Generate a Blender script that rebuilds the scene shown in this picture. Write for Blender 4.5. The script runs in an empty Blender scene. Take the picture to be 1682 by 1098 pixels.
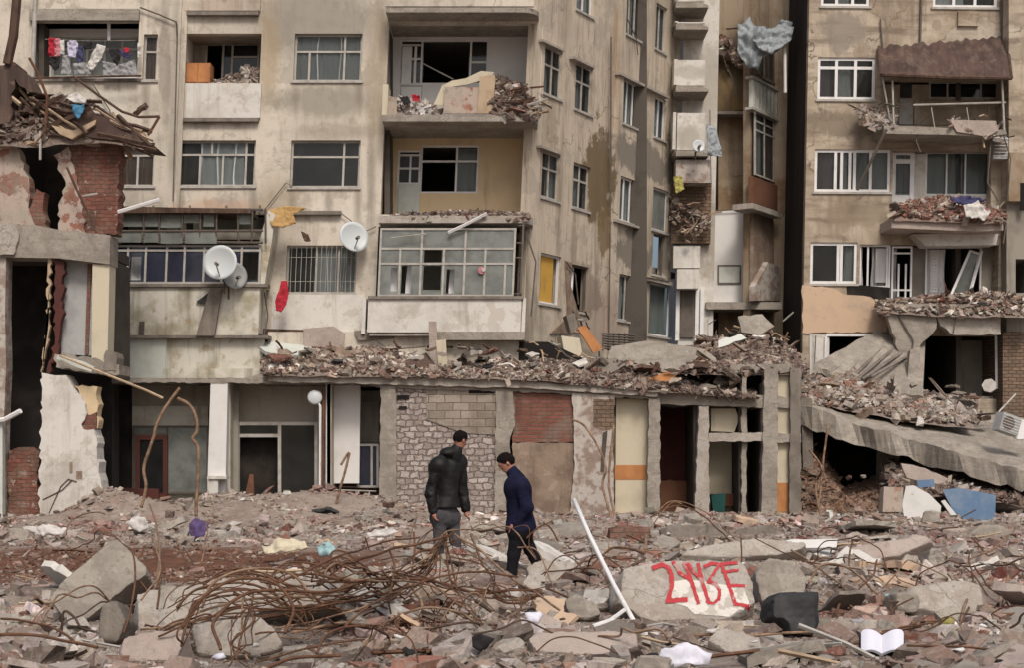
import bpy, bmesh, math, random
import numpy as np
from mathutils import Vector, Matrix, noise as mnoise
random.seed(7); rng = np.random.default_rng(11)
R = math.radians
scene = bpy.context.scene
COL = scene.collection

# ---------------------------------------------------------------- camera, world, sun, exposure
FPX, HX, HY, EYE = 2400.0, 841.0, 745.0, 1.6          # focal length in photo pixels, horizon row, eye height
cam_d = bpy.data.cameras.new('camera'); cam = bpy.data.objects.new('camera', cam_d); COL.objects.link(cam)
cam_d.sensor_width = 36.0; cam_d.lens = 36.0 * FPX / 1682.0
cam.location = (0, 0, EYE); cam.rotation_euler = (R(90), 0, 0)
cam_d.shift_y = (HY - 549.0) / 1682.0
cam_d.clip_start = 0.1; cam_d.clip_end = 3000
scene.camera = cam
world = bpy.data.worlds.new('World'); scene.world = world; world.use_nodes = True
wn = world.node_tree
bg = wn.nodes['Background']; sky = wn.nodes.new('ShaderNodeTexSky'); sky.sky_type = 'NISHITA'
sky.sun_disc = False; sky.sun_elevation = R(50); sky.sun_rotation = R(168); sky.air_density = 1.0; sky.dust_density = 6.0; sky.ozone_density = 1.0
wn.links.new(sky.outputs[0], bg.inputs[0]); bg.inputs[1].default_value = 0.085
sun_d = bpy.data.lights.new('sun', 'SUN'); sun_d.energy = 1.5; sun_d.angle = R(14); sun_d.color = (1.0, 0.93, 0.84)
sun = bpy.data.objects.new('sun', sun_d); COL.objects.link(sun)
_sd = Vector((math.sin(R(168)) * math.cos(R(50)), math.cos(R(168)) * math.cos(R(50)), math.sin(R(50))))
sun.rotation_euler = _sd.to_track_quat('Z', 'Y').to_euler(); sun.location = (-10, -10, 30)
scene.view_settings.view_transform = 'Standard'; scene.view_settings.look = 'None'
scene.view_settings.exposure = 0.45; scene.view_settings.gamma = 1.0

# ---------------------------------------------------------------- materials
MATS = {}
def nt_new(name):
    m = bpy.data.materials.new(name); m.use_nodes = True
    MATS[name] = m
    return m, m.node_tree, m.node_tree.nodes['Principled BSDF']
def tex_noise(nt, vec, scale, detail=6, rough=0.6, sc3=None):
    n = nt.nodes.new('ShaderNodeTexNoise'); n.inputs['Scale'].default_value = scale
    n.inputs['Detail'].default_value = detail; n.inputs['Roughness'].default_value = rough
    if sc3:
        mp = nt.nodes.new('ShaderNodeMapping'); mp.inputs['Scale'].default_value = sc3
        nt.links.new(vec, mp.inputs['Vector']); vec = mp.outputs[0]
    nt.links.new(vec, n.inputs['Vector'])
    return n.outputs['Fac']
def ramp(nt, fac, lo, hi):
    r = nt.nodes.new('ShaderNodeMapRange'); r.inputs['From Min'].default_value = lo; r.inputs['From Max'].default_value = hi
    r.clamp = True; nt.links.new(fac, r.inputs['Value']); return r.outputs[0]
def mul(nt, a, b):
    m = nt.nodes.new('ShaderNodeMath'); m.operation = 'MULTIPLY'
    nt.links.new(a, m.inputs[0])
    if isinstance(b, (int, float)): m.inputs[1].default_value = b
    else: nt.links.new(b, m.inputs[1])
    return m.outputs[0]
def mixc(nt, fac, a, b):
    m = nt.nodes.new('ShaderNodeMix'); m.data_type = 'RGBA'
    if isinstance(fac, (int, float)): m.inputs[0].default_value = fac
    else: nt.links.new(fac, m.inputs[0])
    for s, c in ((6, a), (7, b)):
        if isinstance(c, (tuple, list)): m.inputs[s].default_value = (*c[:3], 1)
        else: nt.links.new(c, m.inputs[s])
    return m.outputs[2]
def position(nt):
    g = nt.nodes.new('ShaderNodeNewGeometry'); return g.outputs['Position']
# layers: (kind, scale, lo, hi, colour, strength); kind n = blotches, s = vertical streaks, f = fine grain
def mat(name, base, layers=(), rough=0.9, bump=0.3, bscale=9.0, bdist=0.02, spec=0.3, metal=0.0, voro=None, brick=None, attr=False, warp=.03):
    m, nt, b = nt_new(name); P = position(nt); c = base
    h = None
    if brick:
        c1, c2, mo, bw, bh = brick
        sx = nt.nodes.new('ShaderNodeSeparateXYZ'); nt.links.new(P, sx.inputs[0])
        ad = nt.nodes.new('ShaderNodeMath'); ad.operation = 'ADD'; nt.links.new(sx.outputs[0], ad.inputs[0]); nt.links.new(sx.outputs[1], ad.inputs[1])
        cb = nt.nodes.new('ShaderNodeCombineXYZ'); nt.links.new(ad.outputs[0], cb.inputs[0]); nt.links.new(sx.outputs[2], cb.inputs[1])
        wn_ = nt.nodes.new('ShaderNodeTexNoise'); wn_.inputs['Scale'].default_value = 3.5; wn_.inputs['Detail'].default_value = 3; nt.links.new(P, wn_.inputs['Vector'])
        wv = nt.nodes.new('ShaderNodeVectorMath'); wv.operation = 'MULTIPLY_ADD'; nt.links.new(wn_.outputs['Color'], wv.inputs[0]); wv.inputs[1].default_value = (warp * 2, warp * 2, 0); nt.links.new(cb.outputs[0], wv.inputs[2])
        bt = nt.nodes.new('ShaderNodeTexBrick'); nt.links.new(wv.outputs[0], bt.inputs['Vector'])
        bt.inputs['Color1'].default_value = (*c1, 1); bt.inputs['Color2'].default_value = (*c2, 1); bt.inputs['Mortar'].default_value = (*mo, 1)
        bt.inputs['Scale'].default_value = 1; bt.inputs['Brick Width'].default_value = bw; bt.inputs['Row Height'].default_value = bh
        bt.inputs['Mortar Size'].default_value = 0.022 if warp > .1 else .012; bt.inputs['Mortar Smooth'].default_value = 0.5
        c = bt.outputs['Color']; h = bt.outputs['Fac']
    if voro:
        v = nt.nodes.new('ShaderNodeTexVoronoi'); v.inputs['Scale'].default_value = voro[0]; v.feature = 'DISTANCE_TO_EDGE'
        mp = nt.nodes.new('ShaderNodeMapping'); mp.inputs['Scale'].default_value = (1, 1, 1.35)
        nt.links.new(P, mp.inputs['Vector']); nt.links.new(mp.outputs[0], v.inputs['Vector'])
        v2 = nt.nodes.new('ShaderNodeTexVoronoi'); v2.inputs['Scale'].default_value = voro[0]; nt.links.new(mp.outputs[0], v2.inputs['Vector'])
        sp = nt.nodes.new('ShaderNodeSeparateColor'); nt.links.new(v2.outputs['Color'], sp.inputs[0])
        c = mixc(nt, sp.outputs[0], base, voro[2]); e = ramp(nt, v.outputs['Distance'], 0.0, 0.085)
        c = mixc(nt, e, voro[1], c); h = e
    if attr:
        a = nt.nodes.new('ShaderNodeAttribute'); a.attribute_name = 'Col'; c = a.outputs['Color']
    for (k, sc, lo, hi, col, st) in layers:
        if k == 's': f = tex_noise(nt, P, sc, 5, 0.65, (1, 1, 0.09))
        elif k == 'h': f = tex_noise(nt, P, sc, 4, 0.6, (0.25, 0.25, 1.6))
        elif k == 'f': f = tex_noise(nt, P, sc, 3, 0.7)
        else: f = tex_noise(nt, P, sc, 8, 0.62)
        if k == 'c':
            cw = nt.nodes.new('ShaderNodeTexNoise'); cw.inputs['Scale'].default_value = 2.2; cw.inputs['Detail'].default_value = 5; nt.links.new(P, cw.inputs['Vector'])
            cv_ = nt.nodes.new('ShaderNodeVectorMath'); cv_.operation = 'MULTIPLY_ADD'; nt.links.new(cw.outputs['Color'], cv_.inputs[0]); cv_.inputs[1].default_value = (.9, .9, .9); nt.links.new(P, cv_.inputs[2])
            vo = nt.nodes.new('ShaderNodeTexVoronoi'); vo.feature = 'DISTANCE_TO_EDGE'; vo.inputs['Scale'].default_value = sc; nt.links.new(cv_.outputs[0], vo.inputs['Vector'])
            f = mul(nt, ramp(nt, vo.outputs['Distance'], .016, .003), ramp(nt, tex_noise(nt, P, .45, 3, .5), lo, hi)); c = mixc(nt, mul(nt, f, st), c, col); continue
        f = mul(nt, ramp(nt, f, lo, hi), st)
        c = mixc(nt, f, c, col)
    if isinstance(c, tuple): b.inputs['Base Color'].default_value = (*c, 1)
    else: nt.links.new(c, b.inputs['Base Color'])
    b.inputs['Roughness'].default_value = rough; b.inputs['Specular IOR Level'].default_value = spec; b.inputs['Metallic'].default_value = metal
    if bump:
        f = tex_noise(nt, P, bscale, 8, 0.7)
        if h is not None:
            ad = nt.nodes.new('ShaderNodeMath'); ad.operation = 'MULTIPLY_ADD'; nt.links.new(h, ad.inputs[0])
            ad.inputs[1].default_value = -0.8 if brick else 1.0; nt.links.new(f, ad.inputs[2]); f = ad.outputs[0]
        bp = nt.nodes.new('ShaderNodeBump'); bp.inputs['Strength'].default_value = bump; bp.inputs['Distance'].default_value = bdist
        nt.links.new(f, bp.inputs['Height']); nt.links.new(bp.outputs[0], b.inputs['Normal'])
    return m
G1 = (0.16, 0.135, 0.11); DK = (0.05, 0.04, 0.033); WH = (0.62, 0.6, 0.56)
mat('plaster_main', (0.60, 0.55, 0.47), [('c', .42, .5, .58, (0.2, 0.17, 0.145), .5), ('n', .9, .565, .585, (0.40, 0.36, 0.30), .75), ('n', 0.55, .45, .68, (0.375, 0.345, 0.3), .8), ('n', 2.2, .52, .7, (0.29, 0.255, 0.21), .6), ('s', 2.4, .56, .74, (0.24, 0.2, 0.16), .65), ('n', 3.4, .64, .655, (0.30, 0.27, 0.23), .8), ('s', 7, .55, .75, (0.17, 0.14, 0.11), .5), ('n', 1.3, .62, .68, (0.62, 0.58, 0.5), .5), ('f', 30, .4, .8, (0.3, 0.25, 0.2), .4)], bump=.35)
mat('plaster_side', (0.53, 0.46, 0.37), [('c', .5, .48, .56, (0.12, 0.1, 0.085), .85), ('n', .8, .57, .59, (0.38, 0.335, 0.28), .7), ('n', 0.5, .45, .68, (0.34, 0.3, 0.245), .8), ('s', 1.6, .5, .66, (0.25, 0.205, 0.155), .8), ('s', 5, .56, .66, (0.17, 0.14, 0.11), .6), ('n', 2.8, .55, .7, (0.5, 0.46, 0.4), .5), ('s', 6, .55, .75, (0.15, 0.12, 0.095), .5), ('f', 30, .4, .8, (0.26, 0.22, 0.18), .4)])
mat('plaster_white', (0.60, 0.585, 0.55), [('n', 1.7, .56, .6, (0.46, 0.42, 0.37), .7), ('c', .8, .52, .6, (0.25, 0.22, 0.19), .4), ('n', 0.9, .5, .7, (0.36, 0.33, 0.29), .7), ('s', 3, .55, .75, (0.25, 0.22, 0.18), .7), ('n', 4, .6, .7, (0.33, 0.28, 0.22), .6), ('f', 30, .4, .8, (0.4, 0.36, 0.32), .3)])
mat('plaster_clean', (0.66, 0.65, 0.64), [('n', 0.9, .5, .75, (0.47, 0.45, 0.43), .6), ('s', 3, .6, .8, (0.33, 0.3, 0.27), .5)], bump=.15)
mat('plaster_yellow', (0.60, 0.47, 0.30), [('n', 0.8, .5, .7, (0.42, 0.33, 0.22), .7), ('s', 3, .58, .78, (0.3, 0.22, 0.15), .6), ('n', 3, .64, .7, (0.6, 0.52, 0.4), .6)], bump=.2)
mat('plaster_moss', (0.55, 0.53, 0.47), [('n', 0.9, .47, .62, (0.27, 0.24, 0.16), .8), ('s', 2.5, .52, .7, (0.17, 0.155, 0.11), .8), ('n', 3, .58, .66, (0.3, 0.21, 0.11), .6)])
mat('plaster_tan', (0.46, 0.395, 0.315), [('c', .5, .48, .56, (0.1, 0.08, 0.065), .9), ('n', 1.1, .57, .585, (0.30, 0.25, 0.19), .7), ('n', 0.6, .44, .66, (0.24, 0.185, 0.13), .85), ('h', 2.0, .5, .66, (0.15, 0.115, 0.085), .7), ('s', 2.5, .52, .7, (0.17, 0.135, 0.1), .7), ('n', 5, .6, .7, (0.48, 0.4, 0.3), .5)])
mat('plaster_ochre', (0.30, 0.24, 0.175), [('n', 0.7, .45, .62, (0.17, 0.10, 0.05), .85), ('n', 1.6, .52, .64, (0.34, 0.29, 0.22), .7), ('s', 2, .5, .7, (0.1, 0.075, 0.05), .75)])
mat('plaster_pink', (0.40, 0.325, 0.28), [('n', 1.5, .53, .55, (0.2, 0.085, 0.06), .85), ('n', 3.5, .56, .6, (0.22, 0.18, 0.15), .7), ('n', 1.2, .45, .6, (0.3, 0.28, 0.22), .8), ('n', 3, .55, .62, (0.3, 0.12, 0.08), .65), ('s', 4, .55, .7, (0.2, 0.16, 0.14), .6)], bump=.6)
mat('plaster_peach', (0.52, 0.38, 0.27), [('n', 1.2, .5, .68, (0.38, 0.3, 0.23), .8), ('n', 4, .6, .7, (0.28, 0.2, 0.15), .6)])
mat('plaster_cream', (0.52, 0.47, 0.36), [('n', 1.0, .5, .7, (0.38, 0.33, 0.26), .7), ('s', 4, .55, .75, (0.25, 0.2, 0.16), .5)])
mat('stain_brown', (0.15, 0.115, 0.07), [('n', 1.2, .42, .6, (0.25, 0.16, 0.06), .7), ('s', 3, .5, .7, (0.07, 0.06, 0.05), .7)], bump=.5)
mat('stain_grey', (0.15, 0.14, 0.115), [('n', 1.2, .42, .6, (0.25, 0.23, 0.19), .7), ('s', 3, .5, .7, (0.07, 0.065, 0.055), .8)], bump=.4)
mat('concrete', (0.33, 0.30, 0.26), [('f', 20, .57, .64, (0.16, 0.14, 0.12), .6), ('c', 1.5, .42, .5, (0.1, 0.085, 0.07), .8), ('n', 3.3, .53, .56, (0.22, 0.19, 0.16), .6), ('n', 1.3, .45, .65, (0.2, 0.18, 0.155), .8), ('h', 6, .52, .7, (0.16, 0.14, 0.12), .6), ('n', 9, .58, .7, (0.42, 0.39, 0.35), .6), ('f', 45, .4, .8, (0.22, 0.2, 0.17), .5)], bump=.7, bscale=14)
mat('concrete_pale', (0.40, 0.37, 0.335), [('c', 1.2, .42, .5, (0.13, 0.11, 0.09), .8), ('f', 22, .56, .64, (0.2, 0.17, 0.15), .7), ('n', 3.0, .5, .56, (0.3, 0.255, 0.215), .7), ('n', 1.8, .45, .65, (0.3, 0.27, 0.235), .8), ('n', 8, .56, .68, (0.24, 0.2, 0.17), .6), ('n', 12, .6, .7, (0.52, 0.5, 0.46), .6), ('f', 60, .4, .8, (0.3, 0.27, 0.23), .5)], bump=.8, bscale=16)
mat('concrete_pink', (0.37, 0.31, 0.275), [('n', 1.8, .45, .65, (0.26, 0.21, 0.185), .8), ('n', 8, .56, .68, (0.2, 0.16, 0.14), .6), ('f', 60, .4, .8, (0.44, 0.38, 0.34), .5)], bump=.8, bscale=16)
mat('concrete_dark', (0.2, 0.175, 0.15), [('n', 1.8, .45, .65, (0.11, 0.095, 0.08), .8), ('s', 6, .5, .7, (0.3, 0.27, 0.23), .5), ('f', 40, .5, .8, (0.08, 0.07, 0.06), .5)], bump=.8, bscale=14)
mat('stone_blocks', (0.46, 0.40, 0.37), [('n', 1.2, .5, .7, (0.3, 0.25, 0.22), .5), ('n', 6, .5, .62, (0.22, 0.18, 0.16), .7), ('f', 22, .5, .8, (0.25, 0.2, 0.18), .6)], bump=.9, bdist=.06, brick=((0.50, 0.44, 0.41), (0.30, 0.25, 0.23), (0.19, 0.16, 0.14), 0.24, 0.15), warp=.11)
mat('block_wall', (0.3, 0.26, 0.22), [('n', 1.2, .45, .65, (0.17, 0.14, 0.11), .8), ('f', 22, .5, .8, (0.2, 0.16, 0.13), .6)], bump=.8, bdist=.04, brick=((0.36, 0.31, 0.265), (0.24, 0.205, 0.17), (0.16, 0.135, 0.115), 0.42, 0.21))
mat('brick_red', (0.25, 0.08, 0.05), [('n', 1.6, .48, .62, (0.2, 0.15, 0.12), .75), ('s', 5, .55, .7, (0.07, 0.04, 0.035), .6)], bump=.8, bdist=.03, brick=((0.22, 0.085, 0.06), (0.155, 0.062, 0.045), (0.15, 0.115, 0.095), 0.23, 0.1))
mat('brick_brown', (0.2, 0.13, 0.09), [('n', 1.6, .45, .6, (0.12, 0.09, 0.065), .75)], bump=.9, bdist=.04, brick=((0.24, 0.16, 0.11), (0.17, 0.12, 0.085), (0.08, 0.06, 0.05), 0.24, 0.11))
mat('brick_smear', (0.25, 0.09, 0.06), [('n', 1.6, .54, .57, (0.12, 0.075, 0.055), .8), ('n', 4, .6, .62, (0.36, 0.3, 0.26), .8), ('n', 2.5, .45, .6, (0.2, 0.13, 0.1), .7), ('s', 5, .5, .7, (0.1, 0.055, 0.04), .7), ('n', 7, .62, .7, (0.4, 0.3, 0.26), .6)], bump=.9, bdist=.04, brick=((0.23, 0.085, 0.06), (0.16, 0.062, 0.045), (0.12, 0.08, 0.065), 0.22, 0.1), warp=.05)
mat('plaster_peeled', (0.42, 0.385, 0.35), [('n', 2.2, .47, .56, (0.24, 0.18, 0.145), .9), ('n', 5, .55, .62, (0.2, 0.12, 0.09), .7), ('s', 3, .58, .7, (0.55, 0.53, 0.5), .7)], bump=.9)
mat('plaster_brown', (0.25, 0.19, 0.145), [('n', 1.6, .45, .6, (0.15, 0.105, 0.08), .8), ('n', 4, .56, .64, (0.33, 0.27, 0.22), .7), ('s', 4, .55, .7, (0.1, 0.075, 0.06), .6)], bump=.9)
mat('dark_void', (0.022, 0.02, 0.019), [('n', 1.2, .5, .7, (0.05, 0.042, 0.036), .8)], bump=.1, rough=1, spec=.05)  # near-black colour stands in for the darkness inside openings
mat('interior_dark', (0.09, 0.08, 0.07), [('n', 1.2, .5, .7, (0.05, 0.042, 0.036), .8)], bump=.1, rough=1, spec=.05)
mat('interior_grey', (0.27, 0.25, 0.215), [('n', 1.0, .45, .7, (0.17, 0.15, 0.125), .8), ('s', 4, .55, .7, (0.1, 0.085, 0.07), .5)], bump=.15)
mat('room_grey', (0.42, 0.39, 0.33), [('n', 1.0, .45, .7, (0.28, 0.25, 0.2), .8), ('s', 4, .55, .7, (0.15, 0.13, 0.11), .5)], bump=.2)
mat('interior_red', (0.09, 0.03, 0.025), [('n', 1.5, .45, .7, (0.05, 0.022, 0.02), .8)], bump=.15)
mat('interior_brown', (0.16, 0.075, 0.045), [('n', 1.5, .45, .7, (0.07, 0.035, 0.025), .8)], bump=.15)
mat('alley_shade_black', (0.032, 0.028, 0.027), [('s', 1.5, .5, .7, (0.06, 0.05, 0.048), .8)], rough=1, spec=.1)  # shade of the narrow gap painted in as near-black
mat('frame_white', (0.68, 0.68, 0.68), [('n', 3, .5, .7, (0.45, 0.43, 0.4), .6)], rough=.5, bump=0)
mat('frame_grey', (0.4, 0.385, 0.355), [('n', 4, .45, .7, (0.22, 0.19, 0.16), .7)], rough=.6, bump=.1)
mat('frame_dark', (0.12, 0.10, 0.085), [('n', 4, .45, .7, (0.06, 0.05, 0.04), .7)], rough=.6, bump=.1)
mat('door_panel', (0.6, 0.61, 0.6), [('n', 3, .5, .7, (0.42, 0.42, 0.4), .6)], rough=.5, bump=0)
mat('curtain_white', (0.75, 0.75, 0.76), [('s', 6, .45, .7, (0.5, 0.5, 0.52), .6)], bump=0)
mat('curtain_grey', (0.5, 0.5, 0.5), [('s', 6, .45, .7, (0.33, 0.33, 0.34), .6)], bump=0)
mat('curtain_green', (0.6, 0.62, 0.6), [('s', 6, .45, .7, (0.42, 0.46, 0.44), .6)], bump=0)
mat('curtain_brown', (0.28, 0.165, 0.13), [('s', 6, .45, .7, (0.12, 0.07, 0.055), .6)], bump=0)
mat('curtain_mauve', (0.17, 0.115, 0.13), [('s', 6, .45, .7, (0.08, 0.06, 0.07), .6)], bump=0)
mat('shutter_yellow', (0.5, 0.3, 0.06), [('n', 3, .5, .7, (0.35, 0.2, 0.06), .6), ('s', 5, .55, .7, (0.2, 0.12, 0.05), .6)], bump=.1)
mat('rust', (0.13, 0.066, 0.038), [('n', 6, .42, .6, (0.08, 0.04, 0.025), .85), ('n', 15, .55, .7, (0.24, 0.12, 0.065), .6)], rough=.9, bump=.4, bscale=60, bdist=.005)
mat('rust_pale', (0.26, 0.17, 0.11), [('n', 6, .42, .6, (0.12, 0.07, 0.045), .85), ('n', 15, .55, .7, (0.36, 0.27, 0.2), .7)], rough=.85, bump=.3, bscale=60, bdist=.005)
mat('rust_sheet', (0.082, 0.05, 0.041), [('n', 1.4, .45, .6, (0.045, 0.03, 0.026), .8), ('s', 3, .5, .62, (0.14, 0.1, 0.08), .6), ('n', 5, .6, .7, (0.2, 0.13, 0.09), .6)], rough=.8, bump=.3)
mat('timber_dark', (0.085, 0.052, 0.038), [('n', 3, .45, .65, (0.035, 0.022, 0.018), .8), ('s', 8, .5, .7, (0.18, 0.12, 0.085), .6)], bump=.5)
mat('timber_pale', (0.42, 0.32, 0.22), [('n', 3, .45, .65, (0.27, 0.2, 0.14), .8)], bump=.4)
mat('timber_orange', (0.44, 0.2, 0.08), [('n', 3, .45, .65, (0.3, 0.13, 0.06), .8)], bump=.3)
mat('orange_sheet', (0.4, 0.26, 0.11), [('n', 2, .45, .65, (0.33, 0.2, 0.08), .8)], bump=.3)
mat('panel_white', (0.58, 0.58, 0.57), [('n', 2, .48, .68, (0.5, 0.5, 0.47), .7), ('n', 7, .62, .7, (0.3, 0.26, 0.22), .6)], rough=.5, bump=.15)
mat('panel_mint', (0.52, 0.55, 0.51), [('n', 2, .48, .68, (0.4, 0.42, 0.38), .7)], rough=.6, bump=.1)
mat('panel_lilac', (0.42, 0.37, 0.41), [('n', 2, .48, .68, (0.33, 0.28, 0.3), .7)], rough=.7, bump=.1)
mat('panel_blue', (0.10, 0.17, 0.28), [('n', 2, .48, .6, (0.16, 0.22, 0.3), .8), ('n', 7, .6, .68, (0.3, 0.32, 0.34), .6)], rough=.7, bump=.15)
mat('panel_grey', (0.36, 0.37, 0.37), [('n', 2, .48, .68, (0.25, 0.25, 0.25), .7)], rough=.6, bump=.1)
mat('tarp', (0.22, 0.25, 0.27), [('n', 2, .48, .68, (0.2, 0.23, 0.25), .7), ('n', 6, .58, .7, (0.5, 0.53, 0.55), .5)], rough=.4, bump=.6, bscale=5, bdist=.08, spec=.5)
mat('black_stuff', (0.03, 0.031, 0.033), [('n', 4, .48, .68, (0.07, 0.07, 0.072), .7)], rough=.75, bump=.6, bscale=10)
mat('dish_white', (0.5, 0.54, 0.56), [('n', 3, .5, .72, (0.5, 0.5, 0.5), .6)], rough=.4, bump=0)
mat('dish_grey', (0.28, 0.29, 0.285), [('n', 3, .5, .72, (0.3, 0.3, 0.29), .6)], rough=.5, bump=0)
mat('paint_red', (0.42, 0.035, 0.045), [('n', 7, .56, .6, (0.42, 0.3, 0.28), .75), ('n', 9, .5, .7, (0.34, 0.06, 0.06), .6)], rough=.7, bump=.2, bscale=40)
mat('paint_white', (0.62, 0.6, 0.56), [('n', 5, .5, .53, (0.4, 0.36, 0.32), .8), ('n', 4, .52, .7, (0.45, 0.4, 0.36), .8)], rough=.8, bump=.3, bscale=30)
mat('paper', (0.62, 0.63, 0.72), [('n', 6, .55, .75, (0.55, 0.56, 0.66), .5)], rough=.8, bump=.1)
mat('rubble', (1, 1, 1), [('n', 5, .45, .62, (0.19, 0.15, 0.125), .6), ('n', 14, .5, .62, (0.36, 0.31, 0.27), .45), ('f', 50, .45, .7, (0.13, 0.1, 0.085), .5)], attr=True, bump=.7, bscale=25, bdist=.015)
def cloth(name, c, c2=None): mat(name, c, [('n', 5, .48, .66, c2 or tuple(x * .6 for x in c), .7)], rough=.95, bump=.5, bscale=7, bdist=.04, spec=.1)
cloth('cloth_red', (0.36, 0.03, 0.045)); cloth('cloth_pink', (0.5, 0.22, 0.25)); cloth('cloth_white', (0.54, 0.52, 0.5)); cloth('cloth_lilac', (0.5, 0.48, 0.62))
cloth('cloth_navy', (0.06, 0.06, 0.13)); cloth('cloth_black', (0.03, 0.028, 0.03)); cloth('cloth_grey', (0.3, 0.3, 0.31)); cloth('cloth_blue', (0.07, 0.2, 0.32))
cloth('cloth_purple', (0.10, 0.07, 0.16)); cloth('cloth_teal', (0.3, 0.45, 0.48)); cloth('cloth_cream', (0.55, 0.5, 0.38)); cloth('cloth_green', (0.02, 0.07, 0.065))
cloth('cloth_yellow', (0.33, 0.3, 0.1))
mat('skin', (0.36, 0.17, 0.12), [('n', 12, .5, .7, (0.3, 0.12, 0.09), .5)], rough=.6, bump=.1, bscale=40, bdist=.003)
mat('hair', (0.008, 0.006, 0.006), spec=.1, rough=.9, bump=.8, bscale=60, bdist=.01)
def puffer(name, c):
    m, nt, b = nt_new(name); P = position(nt)
    f = tex_noise(nt, P, 1.0, 4, .6, (9, 9, 9)); c2 = mixc(nt, mul(nt, ramp(nt, f, .42, .68), .7), c, tuple(x * 1.9 + .003 for x in c)); nt.links.new(c2, b.inputs['Base Color'])
    sx = nt.nodes.new('ShaderNodeSeparateXYZ'); nt.links.new(P, sx.inputs[0])
    s = nt.nodes.new('ShaderNodeMath'); s.operation = 'SINE'; nt.links.new(mul(nt, sx.outputs[2], 38.0), s.inputs[0])
    a = nt.nodes.new('ShaderNodeMath'); a.operation = 'ABSOLUTE'; nt.links.new(s.outputs[0], a.inputs[0])
    ad = nt.nodes.new('ShaderNodeMath'); nt.links.new(mul(nt, a.outputs[0], .14), ad.inputs[0]); nt.links.new(f, ad.inputs[1])
    bp = nt.nodes.new('ShaderNodeBump'); bp.inputs['Strength'].default_value = .5; bp.inputs['Distance'].default_value = .02
    nt.links.new(ad.outputs[0], bp.inputs['Height']); nt.links.new(bp.outputs[0], b.inputs['Normal'])
    b.inputs['Roughness'].default_value = .6; b.inputs['Specular IOR Level'].default_value = .25
puffer('jacket_black', (0.008, 0.008, 0.008)); cloth('jacket_navy', (0.012, 0.013, 0.034))
cloth('trousers_grey', (0.075, 0.072, 0.08)); cloth('trousers_black', (0.012, 0.012, 0.015)); cloth('shoe_grey', (0.28, 0.29, 0.3)); cloth('shoe_dark', (0.04, 0.035, 0.03))
def glass(name, tint, alpha, rough=.08):
    m, nt, b = nt_new(name); P = position(nt)
    f = tex_noise(nt, P, 2.5, 6, .6); c = mixc(nt, ramp(nt, f, .4, .7), tint, tuple(x * .55 for x in tint)); nt.links.new(c, b.inputs['Base Color'])
    b.inputs['Roughness'].default_value = rough; b.inputs['Specular IOR Level'].default_value = .6
    tr = nt.nodes.new('ShaderNodeBsdfTransparent'); tr.inputs[0].default_value = (.75, .78, .78, 1)
    mx = nt.nodes.new('ShaderNodeMixShader'); mx.inputs[0].default_value = alpha
    nt.links.new(tr.outputs[0], mx.inputs[1]); nt.links.new(b.outputs[0], mx.inputs[2]); nt.links.new(mx.outputs[0], nt.nodes['Material Output'].inputs[0])
glass('glass', (0.1, 0.1, 0.097), .2); glass('glass_blue', (0.05, 0.055, 0.09), .6); glass('glass_dusty', (0.28, 0.3, 0.28), .6, .35); glass('glass_dark', (0.03, 0.03, 0.03), .6)
M = MATS

def add_spots(name, spots):
    """real marks with a place of their own on the wall: ragged ellipses of damp, soot or patched cement"""
    m = M_(name); nt = m.node_tree; b = nt.nodes['Principled BSDF']; c = b.inputs['Base Color'].links[0].from_socket; P = position(nt)
    nz = tex_noise(nt, P, 1.1, 8, .68); nz2 = tex_noise(nt, P, 4.0, 6, .7, (1, 1, .25))
    for ctr, rad, col, st, soft in spots:
        mp = nt.nodes.new('ShaderNodeMapping'); mp.inputs['Scale'].default_value = tuple(1 / r for r in rad); mp.inputs['Location'].default_value = tuple(-q / r for q, r in zip(ctr, rad)); nt.links.new(P, mp.inputs['Vector'])
        ln = nt.nodes.new('ShaderNodeVectorMath'); ln.operation = 'LENGTH'; nt.links.new(mp.outputs[0], ln.inputs[0])
        a = nt.nodes.new('ShaderNodeMath'); nt.links.new(ln.outputs['Value'], a.inputs[0]); nt.links.new(mul(nt, nz, 2.0), a.inputs[1]); a2 = nt.nodes.new('ShaderNodeMath'); nt.links.new(a.outputs[0], a2.inputs[0]); nt.links.new(mul(nt, nz2, .8), a2.inputs[1])
        c = mixc(nt, mul(nt, ramp(nt, a2.outputs[0], 2.15 + soft, 2.15 - soft), st), c, col)
    nt.links.new(c, b.inputs['Base Color'])
M_ = lambda n: MATS[n]
def jag(pts, amp, step=9.0):
    out = []; rj = random.Random(int(sum(p[0] + 3 * p[1] for p in pts)))
    for (x0, y0), (x1, y1) in zip(pts, pts[1:] + pts[:1]):
        L = math.hypot(x1 - x0, y1 - y0); n = max(1, int(L / step)); out.append((x0, y0))
        for k in range(1, n): t = k / n; out.append((x0 + (x1 - x0) * t + rj.uniform(-amp, amp), y0 + (y1 - y0) * t + rj.uniform(-amp, amp)))
    return out
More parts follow.
